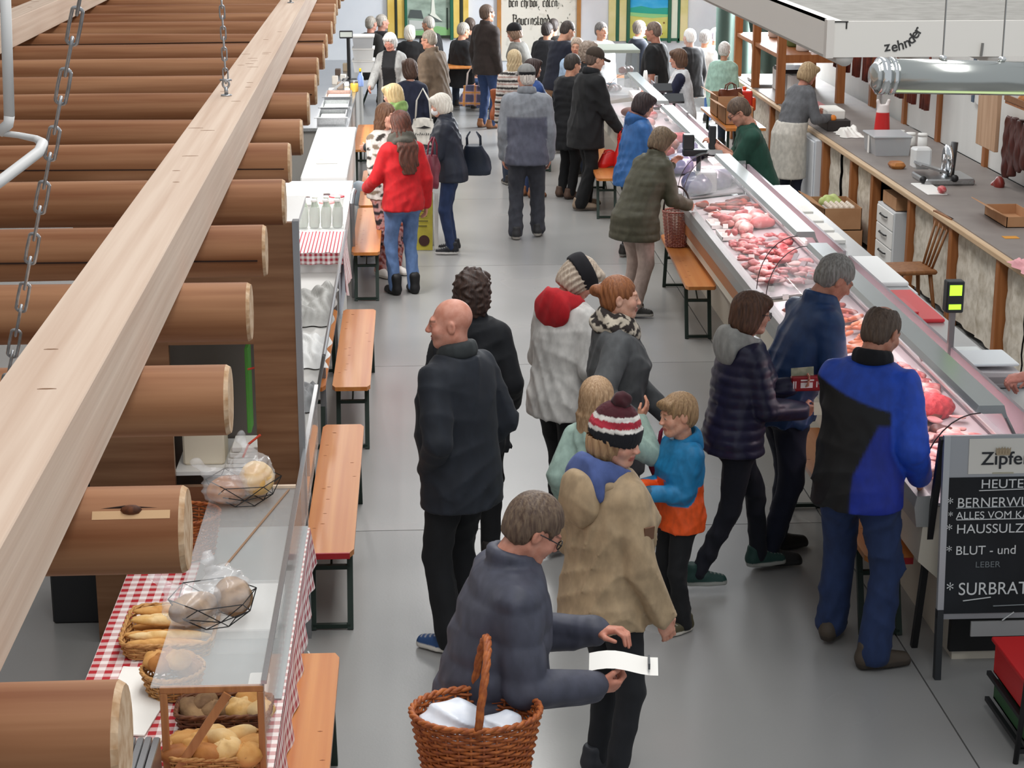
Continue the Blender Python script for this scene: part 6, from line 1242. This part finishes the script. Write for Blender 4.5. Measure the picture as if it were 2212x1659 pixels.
red,r19=who('woman with long brown hair in a red jacket and jeans, seen from behind',864,240,1.66,-24,.02,sex='f',g=1.,q=2,head=(-6,4,0),hair=('longback','412a20','6e3c2e'),top=dict(c='c4141c',hem=.82,ease=.032,fold=.005),collar=('scarf','57544c'),legs=dict(c='5f7ba8',ease=.008,hemr=.06),shoes=('141416','141416',True),L=(-.24,.30,1.0),R=(.24,.0,.86),feet=((-.09,.02,-8),(.1,.0,6)))
def flor(V,i):
    n=np.sin(V[:,0]*42+3*np.sin(V[:,2]*19))*np.sin(V[:,2]*38+2*np.sin(V[:,0]*31)); c=np.tile(hx('c99a98'),(len(V),1)); c[n>.35]=hx('8a3f3c'); c[n<-.45]=hx('2e2a30'); c[(n>.12)&(n<.2)]=hx('c8603a'); return c
def bw(V,i):
    n=np.sin(V[:,0]*36+2*np.sin(V[:,2]*22))*np.sin(V[:,2]*34); c=np.tile(hx('ddd8d2'),(len(V),1)); c[n>.4]=hx('3a342f'); c[n<-.6]=hx('8a7a68'); return c
who('brown-haired woman with floral trousers behind the woman in red',833,224,1.63,140,0,sex='f',g=1.,q=2,head=(-8,4,0),hair=('long','5c3f2e','7c5a42'),skin='d6a590',top=dict(c=bw,hem=.80,ease=.034),legs=dict(c=flor,hemr=.062),shoes=('e2dfda','c9c4bc',False),L=(-.1,.3,1.05),R=(.1,.28,1.1))
who('blonde woman with a green scarf at the left counter',850,182,1.62,-62,.05,sex='f',g=1.,q=2,head=(0,10,0),hair=('bob','b89c6c','dcc697'),skin='d3a18b',top=dict(c='2a2c30',hem=.78),collar=('scarf','82a05c'),legs=dict(c='1c1e24'),L=(-.1,.36,1.05))
def cardi(V,i): c=np.tile(hx('1a1a1d'),(len(V),1)); c[(np.abs(V[:,0])>.10)|i['arm']|(V[:,1]<-.02)]=hx('a6a6a4'); return c
who('white-haired woman in a grey cardigan over a black apron at the left counter',843,70,1.63,196,.05,sex='f',g=1.1,q=2,head=(0,20,0),hair=('bobshort','c2c0bc','e8e6e2'),skin='cf9684',top=dict(c=cardi,hem=.72,ease=.03),legs=dict(c='141518'),R=(.2,.42,1.02),L=(-.2,.3,.98))
who('balding man with glasses in a brown coat at the left counters',928,66,1.72,-55,.05,sex='m',g=1.14,q=2,head=(-6,10,0),hair=('receding','857a6c','a89e90'),glasses='161616',skin='cf9a82',top=dict(c='6b5a49',hem=.66,ease=.042,fold=.007),collar=('stand',None),legs=dict(c='2a2c30'))
who('dark-haired woman in a navy top with a white bag strap',885,128,1.62,-8,0,sex='f',g=1.02,q=2,head=(-10,6,0),hair=('bob','3c2a22','5a4032'),skin='cf9c86',top=dict(c='1a2036',hem=.80),legs=dict(c='1c2030'))
# --- vendors
green,g44=who('vendor with glasses in a green polo shirt leaning on the counter',1605,208,1.74,-88,.16,sex='m',g=1.05,q=2,head=(0,34,0),hair=('short','4c3d33','6c5848'),glasses='15151a',skin='cf9a84',stub='8a7060',top=dict(c='1f4a3c',hem=.86,ease=.022,sleeve='short',fold=.006),collar=('shirt',None),legs=dict(c='6a6870'),L=(-.02,.44,1.27),R=(.12,.40,1.26),palmL=(.3,0,-1),palmR=(-.3,0,-1),curl=(.6,.6))
who('vendor in a grey shirt and long white apron at the rear counter',1745,134,1.68,62,.18,sex='f',g=1.08,q=2,head=(4,22,0),hair=('bobshort','957b5c','c2a882'),skin='c98e7a',top=dict(c='66676b',hem=.80,ease=.026,fold=.006),legs=dict(c='1c2236'),vest=dict(c='cfcac0',z0=.40,z1=1.06,name='apron'),R=(.2,.42,1.08),L=(-.1,.46,1.1))
def wv(V,i): c=np.tile(hx('e2e3e6'),(len(V),1)); c[i['arm']&(np.abs(V[:,0])>.12)]=hx('20223c'); return c
who('vendor with brown bob in a white vest over navy sleeves',1466,106,1.62,-78,.06,sex='f',g=1.04,q=2,head=(0,8,0),hair=('bob','4f382c','75553f'),skin='d8a48e',top=dict(c=wv,hem=.70,ease=.026,sleeve='long'),legs=dict(c='23252e'),L=(-.12,.42,1.20),R=(.12,.42,1.18),palmL=(.2,0,-1),palmR=(-.2,0,-1))
polo,_=who('vendor with shaved head in a black polo shirt with a round badge',1413,48,1.77,-62,.04,sex='m',g=1.16,q=3,belly=.05,head=(-4,8,0),hair=('crop','5a4c44'),skin='c08a76',top=dict(c='17181a',hem=.82,ease=.026,sleeve='short'),legs=dict(c='1e2026'))
tag(G().ball((-.085,.17,1.29),(.03,.006,.03),12,6).build('badge',mat('c9cbb8',.5),polo,True))
# --- farther back
def far(label,px,py,h,face,c,hair,lean=.03,sex='m',**k): 
    kk=dict(q=3,g=1.06,sex=sex,hair=hair,top=dict(c=c,hem=k.pop('hem',.74),ease=.036)); kk.update(k); return who(label,px,py,h,face,lean,**kk)
far('white-haired person in black behind the man in the brown coat',885,55,1.62,5,'131417',('bob','d6d2c8','f0ede4'),sex='f',sit=0.28)
far('older grey-haired man in a black jacket before the left mural',926,36,1.73,-55,'17181b',('receding','9a968e','c2beb6'),head=(0,8,0),sit=0.31)
far('grey-haired man at the far left edge of the back wall',802,36,1.70,40,'22211f',('crop','7a746c'),skin='c79482',sit=0.28)
far('second grey-haired man at the far left, right of the first',826,32,1.72,70,'1a1b1e',('crop','87817a'),skin='cf9c8a',sit=0.30)
far('grey-haired man in a black coat beside the tall man in brown',1000,50,1.70,55,'15161a',('short','8a857d','aaa59c'),head=(4,10,0),legs=dict(c='3c537c'),sit=0.32)
tall,t29=far('tall man in a dark brown jacket carrying a plaid bag',1052,12,1.78,48,'2c211d',('short','4a3a30','6a5546'),.0,hem=.78,q=2,legs=dict(c='2c3f66'),shoes=('8a5a38','5a3a24',False),head=(14,0,0),L=(-.26,.04,.84),collar=('stand',None))
far('dark-haired person half hidden behind the tall man in brown',1014,40,1.68,-20,'2a2624',('short','3a302a'),sit=0.26)
far('person in a black beret and grey coat before the motto panel',1112,52,1.64,-62,'77756f',('bobshort','6a5444'),.12,sex='f',hat=('bonnet','131215'),head=(0,18,0),skin='cf9a86')
far('man in a navy jacket and khaki trousers looking down',1222,44,1.76,58,'131829',('crop','2e2622'),.10,head=(6,26,0),legs=dict(c='94806a'),L=(-.1,.4,1.1),R=(.12,.4,1.12),hem=.84)
far('dark-haired person left of the man in the navy jacket',1184,50,1.70,40,'1c1d22',('short','231d1b'),.08,sit=0.28)
far('person in dark clothes behind the two dark-haired shoppers',1196,42,1.68,20,'26221f',('short','2a2320'),sit=0.26)
def strp(V,i):
    z=V[:,2]; c=np.tile(hx('d2ccc4'),(len(V),1)); s=np.sin(z*70); c[s>.55]=hx('2a2524'); c[s<-.75]=hx('b08a80'); return c
far('blonde woman in a striped puffer vest beside the man with the grey cap',1110,108,1.62,-12,strp,('long','b39a74','d9c6a0'),sex='f',q=2)
far('dark-haired person in a blue jacket hidden behind the man with the grey cap',1152,128,1.60,62,'2c4a86',('bobshort','2c1f1c'),sex='f',q=2,legs=dict(c='2c3a5c'),shoes=('8a5a3c','5a3a28',False))
far('curly grey-haired person in a black jacket behind the brown cap',1272,92,1.66,62,'1a1b1e',('curly','7a6a5c','a8988a'),sex='f')
far('dark-haired person in a white jacket before the white wall',1300,50,1.74,150,'e2e2e4',('short','54504e','8a8684'),sit=0.24)
far('vendor in a light blue shirt before the man in navy',1246,84,1.62,200,'a9c2de',('short','8a7a6c'),.1)
far('man in a dark suit before the blue mural',1383,46,1.75,70,'1b2230',('short','5a524c','8a827a'),.02,collar=('shirt','dfe3ea'),sit=0.32)
far('white-haired person in black at the gate, right of the blue mural',1489,64,1.66,-30,'131316',('short','d9d8d6','f4f3f0'),skin='d9b2a2',sit=.20)
wj,_=far('person in a white jacket and jeans at the gate',1527,66,1.68,48,'e3e1dc',('short','8a8684','c8c6c2'),.12,legs=dict(c='4a6ea4'),L=(-.1,.4,1.1),sit=.28)
far('second person in white farther back at the gate',1549,62,1.70,60,'dcdbd8',('short','8e8894','b8b4b8'),.05,sit=.42)
far('person in a mint jacket with a brown bag at the gate',1566,92,1.58,30,'a9cdbd',('short','b8b4ac'),sex='f',sit=.14)
# butcher at the right edge: only hands and sleeves reach into the picture
but,b12=person('butcher reaching across the near counter with both hands from the right edge',(3.82,9.35),-84,1.76,'m',1.05,lean=.10,top=dict(c='e4e2e0',ease=.026,sleeve='short'),legs=dict(c='3a3c44'),hair=('short','4a3c34'),skin='cf8f80',L=(-.10,.58,1.16),R=(.12,.50,1.10),palmL=(.3,0,-1),palmR=(-.4,0,-1),curl=(.7,.7),vest=dict(c='d9d7d4',z0=.5,z1=1.3),head=(0,20,0))
# ---------------------------------------------------------------- things the people carry
def bagmesh(w_,d_,h_,seed,soft=.012,taper=.9):
    s=Sdf((-w_/2-.05,-d_/2-.05,-.02),(w_/2+.05,d_/2+.05,h_+.05),.010); s.loft([0,.04,h_*.6,h_],[w_/2*.95,w_/2,w_/2*(taper+.05),w_/2*taper],[d_/2*.9,d_/2,d_/2*.8,d_/2*.45],[0]*4,[0]*4,.02,0,3.2); s.disp(lambda x,y,z:soft*np.sin(22*x+seed)*np.sin(17*z+seed*2)); return s.mesh()
def bag(name,label,loc,rz,size,c,hand=None,seed=1,hc=None,cat='bag',hl=.22,r=.7,tilt=0):
    t=thing(name,label,cat,loc,rz); w_,d_,h_=size; V,Q=bagmesh(w_,d_,h_,seed); raw('bag_body',V,Q,clothmat(r,.2) if not isinstance(c,str) else mat(c,r,0,bump=.15,bsc=60),t,True,c(V,{}) if not isinstance(c,str) else None)
    for y in(-d_*.2,d_*.2): G().tube([(-w_*.25,y,h_-.02),(-w_*.2,y,h_+hl*.6),(0,y*.5,h_+hl),(w_*.2,y,h_+hl*.6),(w_*.25,y,h_-.02)],.008,6).build('handle',mat(hc or (c if isinstance(c,str) else '8a8078'),.6),t,True)
    if tilt: t.rotation_euler=(0,tilt,rz)
    return t
def W(root,info,k,d=(0,0,0)): p=loc2w(root,info['W'][k]); return (p[0]+d[0],p[1]+d[1],p[2]+d[2])
# wicker shopping basket on the forearm of the man with glasses
_p=atY(1028,1600,stand(1130,1062,1.72,80,.12)[1]-.24)
_e=loc2w(bask,(bi8['E'][1]*.45+bi8['W'][1]*.55)); sb_=wicker('shopping_basket','oval brown wicker shopping basket with a handle hanging from the man with glasses',tuple(np.array(atY(1028,1532,loc2w(bask,bi8['E'][1])[1]-.13))-np.array((0,0,.26))),.215,.165,.26,WICK,20,30,.78,False,False,.0062)
g=G()
for ph in(0,2.1,4.2):
    pts=[]
    for i,u in enumerate(np.linspace(0,PI,21)): pts.append((.006*math.cos(i*1.2+ph)+.04*math.sin(u),.165*math.cos(u),.24+.265*math.sin(u)**.75+.006*math.sin(i*1.2+ph)))
    g.tube(pts,.0095,7)
g.build('handle',WICK,sb_,True)
b_=sb_.location
for i,(dx,dy,dz,rr,l) in enumerate(((-.08,.0,.20,.10,'white crumpled plastic bag at the left in the wicker shopping basket'),(.09,-.01,.18,.075,'white paper parcel at the right in the wicker shopping basket'))):
    s=Sdf((-.14,-.14,-.1),(.14,.14,.14),.008); s.el((0,0,0),(rr*1.15,rr,rr*.85)); s.disp(lambda x,y,z:.006*(1-2*np.abs(np.sin(26*x+18*y+5*np.sin(16*z)+i)))+.004*np.sin(40*y-20*x)); V,Q=s.mesh(); tag(raw('white_bag',V,Q,mat('e6e9f0',.35,0,'cfd6e2',9),None,True,loc=(b_[0]+dx,b_[1]+dy,b_[2]+dz)),l,'bag')
p=W(bask,bi8,1,(.09,.03,.055)); rcp=thing('receipt','white paper slip held in the hands of the man with glasses','paper',p,math.radians(-6)); G().grid(lambda u,v:(-.10+.24*u,-.03+.085*v,.012*math.sin(u*5)+.03*v),8,3).build('paper',PAPER,rcp,True); G().box((.105,-.025,.008),(.112,.05,.03)).build('print',mat('55575a',.7),rcp)
# wallet and banknotes of the woman in the puffer jacket
p=W(puff,p9,-1,(.09,-.02,.03)); wl=thing('wallet','open red wallet in the hand of the woman in the purple puffer jacket','wallet',p,math.radians(4)); G().box((-.085,-.02,-.045),(.095,.02,.035),.006).build('wallet_body',mat('8f1a22',.45),wl)
for x0,x1,z0,z1 in((-.078,-.071,-.028,.012),(-.066,-.060,-.028,.012),(-.036,.030,-.026,.004),(-.036,.036,.012,.020),(.050,.056,-.024,.008),(.062,.084,-.008,.010)): G().box((x0,-.0225,z0),(x1,-.02,z1)).build('print',mat('e8dedc',.5),wl)
G().obox((-.02,.012,.055),(1,0,.05),(0,.2,1),(0,1,-.2),.062,.024,.001).build('banknote',mat('b9b49a',.7,0,'8a9078',20),wl)
p=W(puff,p9,1,(.10,-.01,.01)); bn=thing('banknote','folded pale banknote in the right hand of the woman in the puffer jacket','banknote',p); G().obox((0,0,.0),(1,0,0),(0,.3,1),(0,1,-.3),.028,.034,.0012).build('note_front',mat('d9d2bc',.7),bn); G().obox((.035,.015,.0),(1,.3,.2),(0,.2,1),(-.3,1,0),.025,.022,.001).build('note_back',mat('c9cbd0',.7),bn)
# pink bag between the ginger woman, the girl and the boy
bag('cloth_bag','crimson cloth bag hanging from the hand of the ginger-haired woman',W(ging,gi,-1,(.03,-.03,-.68)),math.radians(-20),(.26,.10,.50),'7c1432',None,3,'a83a58',hl=.14)
bag('paper_bag','small brown paper bag in front of the boy',(1.02,8.88,.42),.4,(.16,.09,.20),'a88460',None,5,hl=.05)
# basket on the bench, plaid bag, others
pk=wicker('wicker_basket','pink-brown wicker basket standing on the bench by the meat counter',(2.34,16.25,.472),.125,.125,.32,mat('b0766a',.6,0,'96594c',30),22,24,.72)
G().tube([(.12*math.cos(a),0,.32+.22*math.sin(a)) for a in np.linspace(0,PI,15)],.009,7).build('handle',mat('2a1a14',.6),pk,True)
def plaid(V,i):
    x,z=V[:,0],V[:,2]; c=np.tile(hx('4c4a62'),(len(V),1)); c[(np.sin(x*38)>.55)]=hx('a07a8a'); c[np.sin(z*40)>.6]=hx('b08a86'); c[(np.sin(x*38)>.9)|(np.sin(z*40)>.93)]=hx('c98a44'); return c
bag('plaid_bag','plaid shopping bag carried by the tall man in brown',(atY(1022,228,27.7)[0],27.7,atY(1022,228,27.7)[2]),math.radians(-12),(.40,.16,.30),plaid,None,2,'c9b8b0',hl=.30)
p=atY(1068,250,23.2); bag('leather_bag','brown leather bag beside the blonde woman in the striped vest',(p[0]+.10,22.9,p[2]),.2,(.34,.16,.36),'8f4a26',None,4,hl=.1,r=.4)
p=atY(1026,372,18.62); bag('shoulder_bag','dark navy shoulder bag of the white-haired woman',(p[0],18.6,p[2]),math.radians(80),(.14,.34,.30),'222a38',None,6,hl=.14,r=.45,tilt=-.25)
p=atY(930,408,16.9); bag('shoulder_bag','burgundy shoulder bag of the woman in the red jacket',(p[0],16.98,p[2]),math.radians(70),(.30,.10,.30),'6f1c30',None,7,hl=.16,r=.45,tilt=.2)
def tote(V,i): return np.tile(hx('d9d5cc'),(len(V),1))
p=atY(915,312,21.25); tt=bag('tote_bag','white canvas tote bag with black lettering behind the woman in red',(p[0],21.25,p[2]),math.radians(-8),(.36,.12,.30),tote,None,8,'d9d5cc',hl=.34)
[G().prism([(-.11+.024*k,.112+.004*(k%3)),(-.104+.024*k,.112),(-.096+.024*k,.128+.01*(k%2)),(-.103+.024*k,.150-.008*(k%3))],'y',-.067,-.064).build('print_stroke',BLACK,tt) for k in range(9)]; G().prism([(-.1,.20),(-.02,.205),(.02,.225),(.1,.2),(.02,.19)],'y',-.067,-.064).build('logo',BLACK,tt)
p=W(cap15,c15,1,(.04,-.02,-.50)); bag('red_bag','bright red plastic carrier bag held over the bench by the man in brown cap',p,.2,(.15,.13,.40),'d4201e',None,9,hl=.10,r=.4)
bag('red_bag','small red plastic bag standing on the bench behind the olive jacket',(2.20,20.75,.472),.2,(.22,.14,.16),'dd2622',None,4,hl=.03,r=.4)
p=atY(1562,160,24.0); bag('brown_bag','brown leather bag at the gate beside the mint jacket',(4.0,23.3,.737),.3,(.28,.14,.30),'6a3a26',None,5,hl=.08,r=.5)
# face mask of the white-haired woman
NBm=None
s=Sdf((-.08,.03,-.13),(.08,.15,.02),.006); s.el((0,.045,-.05),(.062,.068,.058)); s.half((0,-1,0),-.035); V,Q=s.mesh(); Rm=rot3(0,16,0); hpv=np.array((0,-.02+.07*1.05,1.475-.07*.07/1.1*1.05))+np.array((0,.012,.055)); raw('face_mask',(V-np.array((0,-.025,-.105)))@Rm.T+hpv,Q,mat('e6e8ea',.7),_r,True)
# yellow floor sign
ys=thing('floor_sign','yellow folding floor sign with a dark disc beside the woman in red','sign',(.10,18.6,0),math.radians(-4)); 
for sg,m in((-1,mat('b5a838',.6,0,'a09430',9)),(1,mat('e6e4df',.6))): G().obox((.0,sg*.07,.29),(1,0,0),(0,-sg*.24,1),(0,1,sg*.24),.085,.295,.006).build('panel',m,ys)
G().obox((.12,-.03,.28),(1,0,0),(0,.2,1),(0,1,-.2),.02,.28,.006).build('side_panel',mat('e8e6e2',.6),ys)
o=G().tube([(0,0,0),(0,-.006,0)],.055,20).build('disc',mat('3a1a14',.7),ys); o.location=(0,-.132,.10); o.rotation_euler=(math.radians(-13),0,0)
for k in range(5): o=G().box((-.06,-.002,0),(.06+.01*(k%2)-.03,0,.012)).build('print_line',mat('6a6230',.7),ys); o.location=(0,-.092+.0065*k*0-.012*(4-k)*.35,.24+.05*k); 
# chalkboard A-frame
cb=thing('chalkboard','black A-frame chalkboard with chalk lettering at the lower right','sign',(2.80,8.2,0)); o_=(2.80,8.2,0)
DF=mat('2b2e31',.6); SIL=mat('a9acb0',.4,.5); BD=mat('14171b',.75,0,'1d2126',4)
fy=8.10; 
def bp(x,z): return (x,fy+.10*z/1.2,z)              # leaning board plane
XL,XR=2.47,3.12; tl=math.atan(.10/1.2)
def brd(x0,x1,z0,z1,th,m,nm,off=0): G(o_).obox(Vector(bp((x0+x1)/2,(z0+z1)/2))+Vector((0,-off,0)),(1,0,0),(0,.10/1.2,1),(0,1,-.10/1.2),(x1-x0)/2,(z1-z0)/2,th).build(nm,m,cb)
brd(XL,XR,.30,1.20,.012,SIL,'frame_panel'); brd(XL+.03,XR-.03,.33,1.00,.004,BD,'slate',.012); brd(XL+.12,XR-.02,1.015,1.185,.004,mat('dcdad2',.6),'brand_plate',.012); brd(XL,XL+.03,.30,1.2,.004,mat('b9bcc0',.4,.4),'edge_strip',.0125)
for x in(XL+.015,XR-.015):
    G(o_).bar(bp(x,0),bp(x,.35),.03,.04,(0,1,0)).build('front_leg',DF,cb); G(o_).bar((x-.012,8.48,0),(x-.012,8.215,1.18),.03,.035,(0,1,0)).build('rear_leg',BLACK,cb)
brd(XL+.17,XR-.05,.21,.285,.006,mat('9a9a9a',.6),'lower_label'); G(o_).box((2.6,8.3,.05),(3.1,8.34,.25)).build('rear_bar',BLACK,cb)
CHK=mat('d9dcdc',.9)
def chalk(s_,px,py,size,sx=1.,m=CHK,bold=0,ro=0): 
    p=None
    for it in range(8):
        Y=fy+.10*(p[2] if p else .7)/1.2-.019; p=atY(px,py,Y)
    return text('lettering',s_,size,m,(p[0]-o_[0],p[1]-o_[1],p[2]-o_[2]),(PI/2-tl,-math.radians(ro),0),cb,.0006,sx=sx,bold=bold)
chalk('Zipfer',2119,1004,.088,1.08,mat('23262b',.6),.0008)
chalk('HEUTE',2118,1055,.062,1.1); chalk('* BERNERWÜRSTEL',2046,1097,.068,.98); chalk('* ALLES VOM KALB',2048,1122,.052,1.02); chalk('* HAUSSULZ',2044,1153,.064,1.05); chalk('* BLUT - und',2044,1199,.062,1.0); chalk('LEBER',2106,1226,.042,1.1,mat('70777a',.9)); chalk('* SURBRATEN',2044,1286,.088,.92)
def uline(x0,y0,x1,y1,m=CHK):
    a=atY(x0,y0,fy+.06-.019); b=atY(x1,y1,fy+.06-.019); za=[a[2],b[2]]; A=atY(x0,y0,fy+.10*a[2]/1.2-.02); B=atY(x1,y1,fy+.10*b[2]/1.2-.02); G(o_).bar(A,B,.003,.006,(0,1,0)).build('chalk_line',m,cb)
uline(2115,1060,2212,1056); uline(2066,1123,2212,1120); uline(2080,1298,2140,1290); uline(2145,1309,2212,1306,mat('8a9092',.9)); uline(2165,1340,2190,1322); uline(2066,1098,2212,1094,mat('9aa0a2',.9))
CR=mat('a8977c',.5); pc=atY(2167,972,fy+.075)
for k in range(5): x=pc[0]-.028+.014*k; G(o_).prism([(x-.006,pc[2]-.016),(x+.006,pc[2]-.016),(x+.007,pc[2]+.014+.004*(k==2)),(x,pc[2]+.004),(x-.007,pc[2]+.014+.004*(k==2))],'y',fy+.068,fy+.072).build('crown_point',CR,cb)
G(o_).box((pc[0]-.032,fy+.068,pc[2]-.024),(pc[0]+.032,fy+.072,pc[2]-.016)).build('crown_band',CR,cb)
G(o_).box((pc[0]-.045,fy+.065,pc[2]-.115),(pc[0]+.055,fy+.0695,pc[2]-.108)).build('plate_line',mat('b5b09c',.6),cb)
# trolley with red crate, lower right corner
tr_=thing('crate_trolley','black steel trolley rack at the lower right corner','trolley',(2.72,7.35,0)); o_=(2.72,7.35,0)
G(o_).tube([(2.59,7.22,0),(2.63,7.22,.74)],.013,8).build('upright',BLACK,tr_,True); G(o_).tube([(3.05,7.22,0),(3.05,7.22,.80)],.013,8).build('upright',BLACK,tr_,True)
for z in(.06,.19,.72): G(o_).bar((2.60,7.22,z),(3.05,7.22,z),.02,.02).build('cross_bar',BLACK,tr_); 
for z in(.06,.19): 
    for x in(2.62,3.04): G(o_).bar((x,7.22,z),(x,7.75,z),.02,.02).build('side_bar',BLACK,tr_)
rcx=thing('red_crate','red plastic crate on the black trolley','crate',(2.83,7.45,.205)); o_=(2.83,7.45,.205); RC=mat('c42022',.4)
for a,b in(((2.63,7.25,.205),(3.04,7.27,.37)),((2.63,7.70,.205),(3.04,7.72,.37)),((2.63,7.27,.205),(2.65,7.70,.37)),((3.02,7.27,.205),(3.04,7.70,.37)),((2.63,7.25,.205),(3.04,7.72,.22))): G(o_).box(a,b,.004).build('crate_side',RC,rcx)
G(o_).box((2.615,7.24,.355),(3.055,7.735,.375),.004).build('crate_rim',RC,rcx); G(o_).box((2.665,7.236,.305),(2.685,7.25,.335)).build('hand_hole',WHITE,rcx)
gc=thing('green_crate','green plastic crate at the bottom of the black trolley','crate',(2.83,7.45,.075)); o_=(2.83,7.45,.075); GCR=mat('2f5a34',.5)
for a,b in(((2.64,7.25,.075),(3.03,7.27,.17)),((2.64,7.27,.075),(2.66,7.70,.17)),((3.01,7.27,.075),(3.03,7.70,.17)),((2.64,7.70,.075),(3.03,7.72,.17)),((2.64,7.25,.075),(3.03,7.72,.085))): G(o_).box(a,b).build('crate_side',GCR,gc)
# cable under the gingham table, floor debris
tag(G().tube([(-.52,7.9,.30),(-.46,7.75,.26),(-.45,7.62,.22),(-.50,7.55,.20),(-.55,7.6,.22)],.006,6).build('white_cable',mat('d8d8d6',.5),None,True),'thin white cable looping below the gingham cloth','cable')

# benches and tables where people sit at the back and by the gate
for x,y,rz,l in((-.95,30.2,-PI/2,'bench under the two grey-haired men at the far left of the back wall'),(1.3,30.0,-PI/2,'bench below the motto panel at the back'),(3.6,28.6,-PI/2,'bench at the gate where people in white sit'),(3.5,29.6,-PI/2,'bench below the blue mural')): bench(x,y,l,rz)
for x,y,l in((-.2,29.0,'orange-topped beer table before the left mural'),(1.6,29.5,'orange-topped beer table before the motto panel')):
    t=thing('beer_table',l,'table',(x,y,0)); G().box((0,-.25,.72),(1.5,.25,.75),.006).build('table_top',PINE,t)
    for u in(.2,1.3): G().box((u-.02,-.22,0),(u+.02,-.18,.72)).build('leg',DGREEN,t); G().box((u-.02,.18,0),(u+.02,.22,.72)).build('leg',DGREEN,t)

# ---------------------------------------------------------------- labels of look-alikes: told apart by their place in the row
_o1='first second third fourth fifth sixth seventh eighth ninth tenth eleventh twelfth thirteenth fourteenth fifteenth sixteenth seventeenth eighteenth nineteenth'.split()
_tn={2:('twenty','twentieth'),3:('thirty','thirtieth'),4:('forty','fortieth'),5:('fifty','fiftieth'),6:('sixty','sixtieth')}
def ordinal(n): return _o1[n-1] if n<20 else (_tn[n//10][1] if n%10==0 else _tn[n//10][0]+'-'+_o1[n%10-1])
SHORT={'pink cooked ham slice in the heap next to the chalkboard':'cooked ham slice of the heap by the chalkboard','raw pork cut in front of the man in the blue and black jacket':'raw pork cut before the blue and black jacket',
 'smoked pork cut with brown rind in the near counter':'smoked pork cut in the near counter','golden bread roll in the pale basket at the bottom of the bread case':'golden roll in the pale basket of the bread case','dark smoked meat at the far end of the near counter':'dark smoked meat of the near counter',
 'roll in the round pale basket below the near wire basket':'roll in the round pale basket','orange sausage in the big heap of the near counter':'orange sausage in the near counter heap','small white price card standing in the meat display':'white price card in the meat displays'}
_by={}
for o in list(bpy.data.objects):
    if o.parent is None and 'label' in o and 'group' in o: _by.setdefault(o['label'],[]).append(o)
for lb,os_ in _by.items():
    if len(os_)<2: continue
    bpy.context.view_layer.update(); os_.sort(key=lambda o:(o.location.y,o.location.x)); st_=SHORT.get(lb,lb)
    for i,o in enumerate(os_): o['label']='%s %s, nearest first'%(ordinal(i+1),st_)
